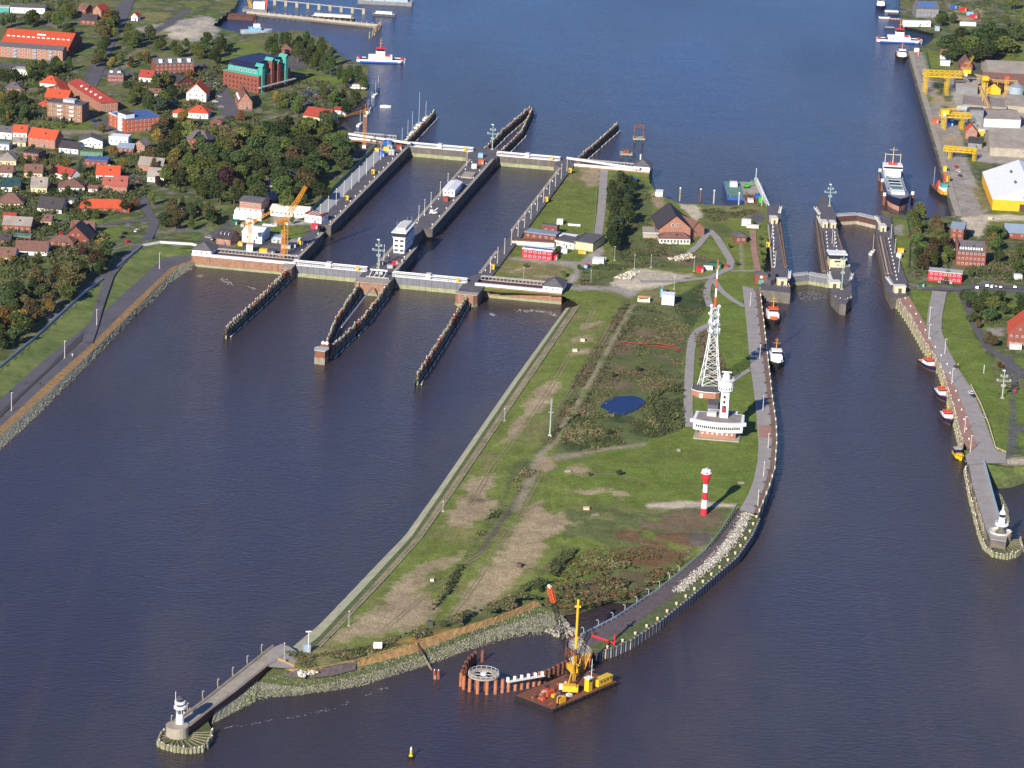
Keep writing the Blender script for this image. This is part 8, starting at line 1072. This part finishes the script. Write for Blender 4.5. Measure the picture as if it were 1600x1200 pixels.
def pontoon(p, rz, L_, B, h, label, m, dm, name='pontoon'):
    t = thing(name, label, name.replace('_', ' '), p, rz); bx(t, 'hull', m, -L_ / 2, -B / 2, -1, L_ / 2, B / 2, h); bx(t, 'deck', dm, -L_ / 2 + .3, -B / 2 + .3, h, L_ / 2 - .3, B / 2 - .3, h + .12); b = MB(); [b.cyl((x, y, h), (x, y, h + .9), .25, n=6) for x in np.linspace(-L_ / 2 + 1, L_ / 2 - 1, 5) for y in (-B / 2 + .5, B / 2 - .5)]; q = b.build('bitts', 'black', t); q['kind'] = 'stuff'; return t
def excavator(t, x, y, z, m, rz=0.0):
    e = thing('excavator', 'green excavator on the blue work pontoon' if m == 'green_bright' else 'excavator', 'excavator', t.matrix_basis @ Vector((x, y, z)), rz); bx(e, 'tracks', 'black', -1.8, -1.4, 0, 1.8, 1.4, .9); bx(e, 'house', m, -1.6, -1.2, .9, 1.4, 1.2, 2.6); MB().tube([(1, 0, 2), (4, 0, 5), (7, 0, 3.4), (7.4, 0, 1)], .35, 5).build('arm', m, e); return e
t = pontoon(W(1146, 300, 0), .02, 12, 46, 2.0, 'blue-sided pontoon with green deck off the island shore', 'blue', 'deck_green'); bx(t, 'deck_cabin', 'white', -2, 6, 2.1, 3, 12, 5)
t = pontoon(W(1171, 299, 0), .02, 20, 40, 1.8, 'blue-sided pontoon with pale grey deck beside the green one', 'blue', 'concrete'); bpy.context.view_layer.update(); excavator(t, -2, 2, 1.9, 'green_bright', .4)
t = pontoon(W(1178, 317, 0), .02, 13, 26, 2, 'cluttered work pontoon moored at the small lock corner', 'concrete', 'rust'); bpy.context.view_layer.update(); bx(t, 'tarpaulin', 'blue', 1, 5, 2.1, 6, 11, 4); bx(t, 'crate_stack', 'offwhite', -5, -8, 2.1, -1, -2, 4); MB().truss((-3, -6, 3), (-5, 10, 5), 1, 6, .15).build('lattice_boom', 'rust', t); bx(t, 'machine', 'green_bright', 2.5, -8, 2.1, 5, -4, 6)
t = thing('link_trestle', 'white lattice footbridge running out from the small lock corner', 'footbridge', W(1200, 322, 6.5)); d = W(1181, 280, 6.5) - W(1200, 322, 6.5); MB().truss((0, 0, 0), d, 2, 16, .18).build('truss', 'white', t); [MB().cyl((d.x * k, d.y * k, -9), (d.x * k, d.y * k, 0), .4, n=6).build('pile', 'timber_dark', t) for k in (.2, .45, .7, 1)]; MB().cyl(d, d + Vector((0, 0, 8)), .2, n=5).build('end_mast', 'white', t)
# far harbour, top edge
t = thing('harbour_jetty', 'long grey floating jetty across the far harbour basin', 'jetty', W(386, 22, 1)); o = W(386, 22, 0); d = W(590, 43, 0) - o; MB().bar((0, 0, 1), d + Vector((0, 0, 1)), 3).build('deck', 'concrete', t); [link('pile', pile_mesh(i % 3, 4.2), t, d * (i / 24) + Vector((0, 2, -1)), i) for i in range(25)]; t = thing('pile_row', 'row of white-topped dolphins beyond the floating jetty', 'dolphins', W(412, 6, 0)); d = W(568, 22, 0) - W(412, 6, 0); [MB().box(-1.2, -1.2, -2, 1.2, 1.2, 5).build('dolphin', 'concrete', t, d * (i / 9)) for i in range(10)]; MB().bar((0, 0, 4.2), d + Vector((0, 0, 4.2)), .7).build('rail_beam', 'lightgrey', t); t = thing('dolphin_line', 'short line of timber dolphins at the jetty corner by the ferry', 'dolphins', W(596, 42, 0)); d = W(578, 60, 0) - W(596, 42, 0); [link('pile', pile_mesh(i % 3, 5), t, d * (i / 7) + Vector((random.uniform(-1, 1), 0, 0)), i) for i in range(8)]
t = pontoon(W(366, 28, 0), -.1, 36, 14, 2.6, 'rusty brown flat barge in the far harbour corner', 'rust_dark', 'rust', 'flat_barge'); t = pontoon(W(520, 30, 0), -.1, 38, 5, 2.2, 'narrow dark lighter with white cargo at the floating jetty', 'black', 'offwhite', 'lighter'); bx(t, 'cargo', 'offwhite', -16, -1.8, 2.3, 16, 1.8, 4.4); t = pontoon(W(602, 6, 0), -.03, 48, 12, 3, 'grey barge with pale cargo at the top edge', 'grey', 'lightgrey', 'barge'); bx(t, 'cargo', 'steel_blue', -18, -4, 3.1, 20, 4, 5.2); t = pontoon(W(600, 25, 0), -.08, 20, 5, 2, 'small pale pontoon below the top barge', 'darkgrey', 'offwhite', 'pontoon'); bx(t, 'tank_row', 'white', -7, -1.4, 2.1, 7, 1.4, 4)
t = vessel('grey_patrol_boat', 'pale blue-grey patrol boat in the far harbour basin', 'boat', W(400, 52, 0), .3, 26, 7, 2.4, ['grey', 'steel_blue', 'lightgrey']); bx(t, 'deckhouse', 'lightblue', -6, -2.4, 2.4, 4, 2.4, 5.4); bx(t, 'bridge', 'white', -2, -2, 5.4, 3, 2, 8); MB().cyl((-1, 0, 8), (-1, 0, 15), .25, .1, 6).build('mast', 'orange_red', t)
t = thing('barge_crane', 'yellow and white floating crane at the top left quay', 'floating crane', W(396, 17, 0)); bx(t, 'pontoon', 'grey', -9, -6, -1, 12, 8, 2.4); bx(t, 'machine_house', 'white', 0, -3, 2.4, 10, 4, 8); MB().truss((-2, 0, 3), (-8, 2, 22), 2, 9, .3).build('boom', 'crane_yellow', t); bx(t, 'spud_leg', 'orange_red', 10.4, -1, -2, 11.8, .4, 16)
for i, (u, v, L_) in enumerate([(1393, 18, 12), (1396, 24, 10), (1400, 31, 12), (1382, 28, 10), (1390, 44, 9)]): pontoon(W(u, v, 0), .05, L_, 4, 1, 'small moored boat landing, number %s down the top right shore' % ('one', 'two', 'three', 'four', 'five')[i] if i < 3 else ['dinghy landing set apart in the water', 'lone skiff pontoon above the ferry'][i - 3], ('white', 'navy', 'rust', 'white', 'darkgrey')[i], ('offwhite', 'rust', 'white', 'lightgrey', 'white')[i])
for (u, v, lb) in [(998, 222, 'rusty portal frame on a dolphin platform in the canal'), (978, 246, 'low rusty dolphin platform nearer the island')]:
    t = thing('dolphin_platform', lb, 'dolphin', W(u, v, 0)); bx(t, 'platform', 'concrete', -4.5, -4, 2.6, 4.5, 4, 3.6); [MB().cyl((x, y, -3), (x, y, 2.6), .6, n=6).build('pile', 'timber_dark', t) for x in (-3, 3) for y in (-3, 3)]
    if u > 990: [MB().bar((x, y, 3.6), (x, y, 12), .7).build('frame_post', 'rust', t) for x in (-3.4, 3.4) for y in (-3, 3)]; [MB().bar((-3.4, y, 12), (3.4, y, 12), .7).build('frame_beam', 'rust', t) for y in (-3, 3)]
    else: bx(t, 'hut', 'rust', -2, -2, 3.6, 2, 2, 6)
for i, (u, v) in enumerate([(1062, 314, ), (1094, 316), (1115, 318), (1154, 322), (1000, 262)]): t = thing('berth_post', 'rusty berth post off the upper island shore, ' + ['by the sandy spit', 'right of the sandy spit', 'in the middle', 'by the cluttered pontoon', 'by the far gate pocket'][i], 'post', W(u, v, 0)); MB().cyl((0, 0, -2), (0, 0, 9), .5, n=8).build('pile', ('concrete', 'rust', 'lightgrey', 'lightgrey', 'white')[i], t); MB().cyl((0, 0, 9), (0, 0, 9.8), .7, .3, 8).build('cap', 'white', t)
t = thing('channel_buoy', 'yellow and black channel buoy floating in the foreground water', 'buoy', W(642, 1184, 0)); MB().lathe([(1.5, -.5), (1.6, .6), (1.2, .9)], 12).build('float', 'black', t); MB().lathe([(1.0, .9), (.55, 1.4), (.45, 3.6)], 10).build('body', 'yellow', t); MB().lathe([(.45, 3.6), (.35, 4.6), (.1, 5)], 10).build('lantern', 'offwhite', t); MB().cyl((0, 0, 5), (0, 0, 6), .06, n=4).build('topmark', 'black', t)
# ================================================================ construction site in the foreground
t = thing('pile_works', 'curved row of thick rust-orange steel tube piles under construction', 'steel piles', W(760, 1080, 0)); o = Vector(t.location); tp = MB().cyl((0, 0, -4), (0, 0, 6.3), .78, n=12).mesh('tube_pile', 'rust_bright'); tp2 = MB().cyl((0, 0, -4), (0, 0, 5.6), .78, n=12).mesh('tube_pile', 'rust'); seq = [(200, 960), (222, 985), (268, 1003), (330, 1020), (403, 1025), (469, 1020), (524, 1011), (571, 1003), (625, 995), (675, 986), (724, 976), (770, 962), (812, 952), (850, 930), (885, 915), (920, 897), (955, 880), (990, 862), (1020, 850), (1050, 840)]; back = [(208, 925), (222, 890), (240, 855), (262, 825), (285, 800), (310, 780), (368, 770), (318, 985), (385, 990)]
for i, (x, y) in enumerate(seq): link('tube_pile', tp if i < 13 else tp2, t, W(680 + x / 5, 880 + y / 5, 0) - o)
for x, y in back: link('tube_pile', tp2, t, W(680 + x / 5, 880 + y / 5, 0) - o)
wl = [W(680 + x / 5, 880 + y / 5, 0) - o for x, y in seq[11:]]; b = MB(); [b.bar(a + Vector((0, 0, z)), c + Vector((0, 0, z)), .9) for a, c in zip(wl[:-1], wl[1:]) for z in (1.5, 3.2, 4.6)]; b.build('waling_plate', 'rust_dark', t); wl = [W(680 + x / 5, 880 + y / 5, 0) - o for x, y in [(200, 960)] + back[:6]]; b = MB(); [b.bar(a + Vector((0, 0, 5)), c + Vector((0, 0, 5)), .6) for a, c in zip(wl[:-1], wl[1:])]; b.build('bent_waling', 'rust_dark', t)
c_ = W(755.6, 1055, 6.6); t = thing('guide_ring', 'pale round steel guide platform on top of the orange piles', 'platform', c_); MB().lathe([(6.8, 0), (6.8, .6), (4.2, .6), (4.2, 0)], 28).build('ring_deck', 'concrete', t); [MB().bar((0, 0, .3), (4.4 * math.cos(a), 4.4 * math.sin(a), .3), .35).build('spoke', 'lightgrey', t) for a in np.arange(0, 6.2, 1.047)]; MB().lathe([(1.3, 0), (1.3, 1.2)], 10).build('hub', 'white', t); b = MB(); [b.bar((6.6 * math.cos(a), 6.6 * math.sin(a), .6), (6.6 * math.cos(a), 6.6 * math.sin(a), 1.7), .1) for a in np.arange(0, 6.28, .35)]; [b.bar((6.6 * math.cos(a), 6.6 * math.sin(a), 1.7), (6.6 * math.cos(a + .35), 6.6 * math.sin(a + .35), 1.7), .12) for a in np.arange(0, 6.28, .35)]; b.build('railing', 'white', t)
A, C_ = W(792, 1066, 6.5), W(850, 1056, 6.5); t = thing('guide_walkway', 'straight pale walkway with white boxes on top of the orange piles', 'walkway', A, heading(A, C_)); L_ = (C_ - A).length; bx(t, 'deck', 'offwhite', 0, -.9, 0, L_, .9, .35); [bx(t, 'pile_cap', 'white', L_ * k / 5.4 + .3, 0, .35, L_ * k / 5.4 + 1.2, 1.1, 1.9) for k in range(6)]
A, C_, B_ = W(864, 1109, 1.8), W(966, 1065, 1.8), W(803, 1087, 1.8); rz = heading(A, C_); L_ = (C_ - A).length; Wd = min(23, abs((B_ - A).cross((C_ - A).normalized()).z)); t = thing('work_barge', 'rusty black work barge carrying yellow piling machines', 'barge', (A.x, A.y, 0), rz); bx(t, 'hull', 'black', 0, 0, -1, L_, Wd, 1.7); bx(t, 'deck', 'rust', .4, .4, 1.7, L_ - .4, Wd - .4, 1.82); b = MB(); [b.cyl((x, .2, 1.2), (x, -.3, 1.2), .5, n=8) for x in np.arange(2, L_, 3)]; q = b.build('tyre_fenders', 'rubber', t); q['kind'] = 'stuff'; [MB().cyl((x, y, -3), (x, y, 7), .5, n=8).build('spud', 'rust_dark', t) for x, y in ((3, 1.2), (L_ - 2, Wd - 1.5))]; [bx(t, 'winch', ('orange_red', 'rust_bright', 'ochre', 'rust')[i], x, y, 1.82, x + 1.8, y + 1.4, 3.1) for i, (x, y) in enumerate(((4, 9), (7, 12), (10, 8), (2.5, 13)))]; [bx(t, 'deck_clutter', random.choice(('rust', 'rust_dark', 'rust_bright', 'darkgrey', 'offwhite', 'orange_red')), x, y, 1.82, x + random.uniform(.5, 3.5), y + random.uniform(.3, 1.6), 1.82 + random.uniform(.3, 1.3)) for x, y in [(random.uniform(1, L_ * .66), random.uniform(3.5, Wd - 2.5)) for _ in range(34)]]
def onb(x, y, z=1.82): c, s = math.cos(rz), math.sin(rz); return Vector((A.x + x * c - y * s, A.y + x * s + y * c, z))
t = thing('deck_house', 'long yellow machine house at the stern of the work barge', 'machine house', onb(L_ * .72, 1.0), rz); bx(t, 'body', 'crane_yellow', 0, 0, .5, 9.5, 3, 3.6); bx(t, 'roof', 'yellow', -.2, -.2, 3.6, 9.7, 3.2, 3.8); [window(t, 1.8 + i * 2.2, -.05, 2.6, .9, .9, 0, 'darkgrey') for i in range(4)]; bx(t, 'skid', 'black', .3, .3, 0, 9.2, 2.7, .5)
t = thing('pilot_cabin', 'narrow bright yellow cabin with white mast on the work barge', 'cabin', onb(L_ * .58, 1.6), rz); bx(t, 'body', 'yellow', 0, 0, 0, 2.6, 2.4, 6); bx(t, 'windows', 'glass', .2, -.06, 4.4, 2.4, 2.46, 5.4); bx(t, 'roof', 'white', -.3, -.3, 6, 2.9, 2.7, 6.3); b = MB(); b.cyl((1.8, .2, 0), (1.8, .2, 15), .16, .1, 6); b.bar((.2, .2, 9.6), (3.4, .2, 9.6), .16); b.bar((.9, .2, 12), (2.7, .2, 12), .12); b.build('mast', 'white', t)
t = thing('generator_box', 'pale orange generator box near the corner of the work barge', 'generator', onb(6.2, 1.4), rz); bx(t, 'body', 'ochre', 0, 0, .2, 4.2, 2, 2.7); bx(t, 'lid', 'steel_blue', 1.6, 2.1, .2, 5, 4.2, 1.8); bx(t, 'skid', 'black', .2, .2, 0, 4, 1.8, .2)
def crawler(p, r, label):
    t = thing('crawler_rig', label, 'piling rig', p, r); [bx(t, 'track', 'black', -3, s * 1.8 - .5, 0, 3, s * 1.8 + .5, 1.1) for s in (-1, 1)]; bx(t, 'house', 'crane_yellow', -3.6, -1.6, 1.1, 2.2, 1.6, 3.8); bx(t, 'counterweight', 'ochre', -4.6, -1.7, 1.2, -3.6, 1.7, 3.4); bx(t, 'cab', 'offwhite', 2.2, -1.6, 1.2, 3.8, -.2, 3.6); return t
p1 = onb(L_ * .42, 7.5); t = crawler(p1, rz + 2.2, 'yellow crawler piling rig with tall leader mast on the work barge'); o = p1; q = W(897, 1063, 1.9) - o; c, s = math.cos(-rz - 2.2), math.sin(-rz - 2.2); ql = Vector((q.x * c - q.y * s, q.x * s + q.y * c, 0)); b = MB(); b.cyl((ql.x, ql.y, .2), (ql.x, ql.y, 36), .55, n=8); b.truss((ql.x, ql.y + .9, .4), (ql.x, ql.y + .9, 12), .9, 6, .14); b.build('leader_mast', 'crane_yellow', t); MB().cyl((ql.x, ql.y, .2), (ql.x, ql.y, 15), .62, n=8).build('mast_sleeve', 'rust_dark', t); b = MB(); b.cbox(ql.x, ql.y, 34.4, 2.6, .8, .8); b.cbox(ql.x, ql.y, 36, .8, .8, 2); b.build('mast_head', 'yellow', t); [MB().bar((0, s_, 3.4), (ql.x, ql.y, 9), .45).build('backstay', 'crane_yellow', t) for s_ in (-1, 1)]; bx(t, 'hammer', 'rust_dark', ql.x - .8, ql.y - 1.6, 6, ql.x + .8, ql.y - .4, 12)
p2 = W(893, 1050, 1.9); t = crawler(p2, 1.9, 'yellow crawler crane with dark lattice boom and orange boom tip'); tip = W(847, 914, 30) - W(847, 914, 30); b = MB(); Lb = 39; tgt = Vector((-11.5, 6, 37.5)); c, s = math.cos(-1.9), math.sin(-1.9); tl = Vector((tgt.x * c - tgt.y * s, tgt.x * s + tgt.y * c, tgt.z)); b0 = Vector((1.5, 0, 3)); k = .8; b.truss(b0, b0.lerp(tl, k), 1.7, 18, .2); b.build('lattice_boom', 'black', t); b = MB(); b.truss(b0.lerp(tl, k), tl, 1.7, 5, .3); b.build('boom_tip', 'orange_red', t); MB().cyl(tl - Vector((.9, 0, 0)), tl + Vector((.9, 0, 0)), .8, n=8).build('head_sheave', 'offwhite', t); MB().cyl(tl, tl + Vector((0, 0, -33)), .04, n=4).build('hoist_rope', 'black', t)
t = thing('lattice_tower_base', 'short yellow lattice frame beside the piling rig mast', 'frame', W(905, 1052, 1.9)); MB().truss((0, 0, 0), (3, 2, 9), 2.2, 4, .24).build('frame', 'crane_yellow', t); MB().truss((0, 0, 1), (-4, 3, 6), 1.2, 4, .2).build('strut', 'offwhite', t)
t = thing('tide_gauge', 'thin white gauge pole standing in the shallow bay', 'pole', W(873, 995, 0)); MB().cyl((0, 0, -2), (0, 0, 7.5), .2, n=6).build('shaft', 'offwhite', t); MB().cbox(0, 0, 7.5, .6, .6, .4).build('top', 'white', t)
# ================================================================ rough vegetation, stones, hedges
wood([(955, 290), (985, 270), (985, 300), (980, 340), (968, 380), (955, 385), (950, 340)], 5.2, (12, 16), dict(dark=6, blue=1), 'in the dense dark row beside the concrete track', 'dark tree row on the island', h_island, 'tall', 22, wide=1.35)
for i, (u, v) in enumerate([(1188, 372), (1189, 384), (1190, 396), (1191, 408), (1192, 418)]): one_tree(u, v, 3.2, 'dark', 'small', 'dark round hedge bush beside the brick path, number %s from the pavilion' % ['one', 'two', 'three', 'four', 'five'][i], h_island, 'shrub')
for u, v, h, lf, lb in [(1152, 412, 3, 'green', 'round green bush on the lawn by the path bend'), (872, 390, 5, 'dark', 'dark tree behind the red site office'), (905, 418, 4, 'green', 'green bush at the fork of the track'), (880, 428, 4.5, 'green', 'green bush left of the concrete track'), (1140, 385, 3.5, 'dark', 'dark bush near the small brick house'), (1175, 348, 4, 'green', 'green bush beside the white pavilion'), (822, 415, 3, 'green', 'small bush near the site office'), (998, 578, 4, 'dark', 'dark bush in the scrub field'), (958, 586, 3.5, 'dark', 'round bush above the pond'), (952, 676, 4, 'dark', 'dark bush below the pond'), (920, 742, 3, 'brown', 'brown bush near the culvert'), (968, 740, 3.5, 'dark', 'dark bush on the lower lawn')]: one_tree(u, v, h, lf, 'small', lb, h_island, 'shrub')
SCR = [(990, 480), (1060, 465), (1100, 442), (1112, 470), (1078, 515), (1064, 600), (1064, 672), (1010, 690), (930, 704), (872, 708), (885, 670), (930, 600), (968, 520)]
def hole(P, hl): return P
tufts('scrub_weeds', [(SCR, 6500, 6.0, .85, .36, [4, 0, 1, 0, 3, 1]), ([(1085, 522), (1108, 516), (1140, 590), (1128, 608), (1096, 585)], 500, 6, 1.6, .5, [4, 1, 1]), ([(885, 640), (940, 650), (1010, 648), (1066, 620), (1066, 668), (1010, 688), (930, 702), (874, 706)], 2600, 6, 1.6, .42, [4, 4, 0, 0, 3]), ([(1010, 620), (1066, 600), (1066, 670), (1030, 680)], 700, 6, 2.8, .55, [4, 4, 0]), ([(975, 470), (984, 474), (866, 688), (846, 700), (900, 590)], 1100, 6, 1.3, .4, [1, 4, 0, 1]), ([(992, 480), (1000, 480), (880, 700), (870, 706)], 500, 6, 1.6, .42, [1, 4, 1]), ([(850, 700), (838, 735), (790, 790), (735, 870), (700, 925), (668, 955), (690, 925), (730, 860), (785, 770)], 1300, 6, 1.1, .38, [1, 3, 0, 4]), ([(895, 800), (1000, 802), (1140, 798), (1115, 838), (1060, 888), (1000, 930), (950, 938), (890, 955), (850, 945), (880, 870)], 3600, 4.2, .8, .38, [2, 1, 0, 2, 0, 3]), ([(880, 925), (960, 900), (1040, 890), (1000, 926), (946, 936), (890, 952)], 1600, 2.2, .9, .4, [2, 2, 1, 4, 0]), ([(445, 1018), (485, 1024), (560, 1014), (650, 986), (720, 958), (800, 932), (838, 930), (838, 938), (720, 980), (652, 1000), (552, 1030), (476, 1044)], 2300, 6, 1.2, .38, [0, 1, 3, 4, 0]), ([(760, 955), (830, 908), (890, 850), (900, 860), (850, 915), (780, 958)], 700, 6, 1.3, .4, [1, 0, 4]), ([(962, 275), (1004, 282), (1028, 312), (1016, 350), (1060, 388), (1118, 408), (1080, 416), (985, 418), (958, 398)], 2400, 6, 1.2, .42, [0, 4, 1, 0]), ([(906, 427), (940, 412), (984, 416), (964, 430), (952, 446), (906, 446)], 900, 6, 1.3, .42, [1, 4, 0]), ([(1096, 328), (1190, 322), (1180, 338), (1110, 348)], 700, 6, 1.2, .42, [1, 0, 4])], 'rough weeds and scrub growing over the island fields')
def grid_on(poly, n, z, jit=.3): return np.array([(x, y, z + random.uniform(-jit, jit)) for x, y in scatter_in(poly, n, z)])
tufts('garden_undergrowth', [(p_, n_, 4.2, h_, s_, [0, 4, 0, 1, 4]) for p_, n_, h_, s_ in [([(0, 240), (140, 250), (215, 240), (230, 300), (205, 330), (130, 345), (0, 350)], 2600, 3.2, .7), ([(0, 350), (110, 345), (170, 370), (140, 410), (60, 430), (0, 460)], 1700, 3.2, .7), ([(0, 110), (110, 100), (120, 140), (100, 200), (0, 215)], 1500, 3.2, .75), ([(180, 120), (360, 100), (360, 125), (320, 180), (250, 190), (200, 150)], 1500, 3.2, .75), ([(250, 205), (330, 190), (380, 180), (480, 175), (540, 220), (480, 290), (380, 310), (300, 310), (250, 290)], 2200, 3.0, .8), ([(0, 440), (100, 420), (170, 395), (165, 415), (100, 460), (0, 540)], 900, 2.2, .7), ([(430, 120), (560, 130), (565, 160), (530, 175), (430, 170)], 500, 2.0, .65), ([(0, 0), (130, 0), (110, 30), (0, 34)], 350, 2.4, .75)]] + [(p_, n_, 6.1, h_, .6, [0, 4, 0, 1]) for p_, n_, h_ in [([(1425, 345), (1480, 350), (1490, 400), (1480, 432), (1430, 432)], 600, 2.0), ([(1505, 420), (1640, 380), (1640, 440), (1540, 440)], 700, 2.0), ([(1505, 465), (1640, 470), (1640, 510), (1540, 510)], 400, 1.6), ([(1465, 60), (1600, 50), (1590, 92), (1500, 95)], 400, 2.2), ([(1480, 0), (1640, 0), (1640, 40), (1540, 40)], 300, 2)]], 'low hedges and undergrowth between houses and gardens', 'hedges')
def strip_pts(a, za, c, zc, n, lo=0.0, hi=1.0):
    A_, C2 = resample(WL(a, za), 200), resample(WL(c, zc), 200); i = RNG.integers(0, 200, n); k = RNG.uniform(lo, hi, (n, 1)); return A_[i] * (1 - k) + C2[i] * k + RNG.normal(0, .35, (n, 3)) * np.array([1, 1, .15])
rocks('shore_stones', np.concatenate([strip_pts(south_wat, -.4, south_grn + [(880, 962)], 1.6, 5200), strip_pts(south_grn, 1.6, south_or0, 3.2, 900)]), .2, .5, ['stone_grey', 'stone_grey', 'stone_dark', 'stone_green', 'algae'], 'grey riprap stones along the south shore of the island')
rocks('dike_stones', strip_pts(dike_or, 2.7, dike_wat, -.5, 3000), .2, .42, ['algae', 'stone_grey', 'concrete'], 'grey riprap stones along the foot of the town dike')
rocks('dam_stones', np.array([list(p) for p in (resample(mixl(_ra, _pi, .5), 200)[RNG.integers(0, 118, 2600)] + (RNG.normal(0, 1, (2600, 3)) * np.array([1.5, 1.2, .1])) + np.array([0, 0, .25]))]), .22, .55, ['rubble', 'offwhite', 'concrete', 'rubble'], 'heap of pale broken stones along the middle of the dam')
rocks('bay_boulders', np.concatenate([grid_on([(850, 985), (885, 972), (905, 990), (880, 1000)], 130, .2), grid_on([(890, 998), (912, 994), (925, 1012), (900, 1015)], 160, 3.5)]), .4, 1.0, ['rubble', 'concrete', 'stone_grey'], 'loose pale boulders at the head of the small bay')
rocks('rubble_heap', np.concatenate([grid_on([(1042, 404), (1078, 396), (1088, 402), (1062, 408)], 160, 6.4), grid_on([(958, 434), (985, 424), (1000, 424), (985, 436)], 200, 6.5), grid_on([(465, 1046), (498, 1050), (470, 1058)], 140, 4.8)]), .4, 1.1, ['rubble', 'sand', 'offwhite'], 'heaps of pale rubble around the sandy clearing', 'rubble')
rocks('mole_stones', np.concatenate([strip_pts([(345, 1092), (405, 1050)], 3.0, [(338, 1128), (398, 1098)], -.3, 1500), grid_on([(1553, 772), (1566, 778), (1578, 812), (1570, 822)], 350, .6)]), .25, .6, ['stone_grey', 'stone_green', 'algae'], 'riprap stones at the foot of the two moles'); loft('mole_shore', [WL([(405, 1050), (370, 1080), (335, 1112)], 3), WL([(398, 1100), (365, 1118), (330, 1135)], -.5)], 'stone_grey', 40, 4, .15)
_pw = WL([(540, 208), (640, 226)], 9); 
for lb, (a, c_, z) in {'long pale pipe bridge over the far gate pocket by the yachts': ((536, 208), (642, 224), 3.4), 'pale roof beam over the far gate pocket by the dark trees': ((886, 247), (1000, 264), 2.4)}.items():
    p, q = W(*a, 7 + z), W(*c_, 7 + z); t = thing('pipe_bridge', lb, 'pipe bridge', p); d = q - p; MB().cyl((0, 0, 0), d, .95, n=8).build('pipe', 'offwhite', t); MB().cyl((0, 2.4, -.3), d + Vector((0, 2.4, -.3)), .7, n=8).build('pipe', 'lightgrey', t)
    for k in np.linspace(.05, .95, 6): MB().bar(d * k + Vector((0, 1, -.5)), Vector((d.x * k, d.y * k + 1, -z)), .6).build('support', 'grey', t)
# foam where water is let in by the gates
M['foam'] = mat('foam', (.6, .58, .55), rough=.9, var=.2)
def foam(name, pts, r, label):
    P = np.array([(p[0], p[1]) for p in pts]); n = len(P); V = []; 
    for x, y in P:
        a = RNG.uniform(0, 6.28); l, w_ = RNG.uniform(.5, 1.6) * r, RNG.uniform(.2, .5) * r; dx, dy = math.cos(a), math.sin(a) * .6; V += [(x - dx * l, y - dy * l, .05), (x + dy * w_, y - dx * w_, .06), (x + dx * l, y + dy * l, .05), (x - dy * w_, y + dx * w_, .06)]
    tag(link(name, fast_mesh(name, np.array(V), np.arange(4 * n).reshape(-1, 4), 'foam')), label, 'foam', kind='stuff')
def line_pts(pl, n, s): R_ = resample(WL(pl, 0), 300)[RNG.integers(0, 300, n)]; return R_ + RNG.normal(0, 1, R_.shape) * np.array([s, s * 2, 0])
foam('foam_patch', np.concatenate([line_pts([(808, 486), (835, 485), (855, 488), (872, 494)], 130, .8), line_pts([(765, 490), (775, 494)], 24, .7), line_pts([(345, 436), (362, 444)], 50, .9), line_pts([(308, 431), (316, 432)], 16, .5), line_pts([(388, 448), (400, 452)], 14, .6)]), .8, 'white foam on the brown water near the gate pockets')
foam('lock_foam', np.array(scatter_in([(1240, 455), (1280, 455), (1295, 466), (1255, 472)], 130, 0)), .6, 'white churned foam below the small lock gate')
foam('tide_line', np.concatenate([line_pts([(350, 1138), (400, 1130), (435, 1124)], 26, .3), line_pts([(450, 1122), (520, 1108), (545, 1096)], 30, .3), line_pts([(568, 1087), (610, 1072)], 16, .3)]), .45, 'thin pale foam line drifting off the south shore')
# thin autumn haze over the whole place
hm = bpy.data.materials.new('haze'); hm.use_nodes = True; N = hm.node_tree.nodes; N.remove(N['Principled BSDF']); v = N.new('ShaderNodeVolumePrincipled'); v.inputs['Color'].default_value = (.72, .84, 1, 1); v.inputs['Density'].default_value = .000007; hm.node_tree.links.new(v.outputs[0], N['Material Output'].inputs['Volume'])
M['haze'] = hm; MB().box(-3050, -1800, -7, 3050, 5050, 590).build('haze', 'haze')['kind'] = 'stuff'
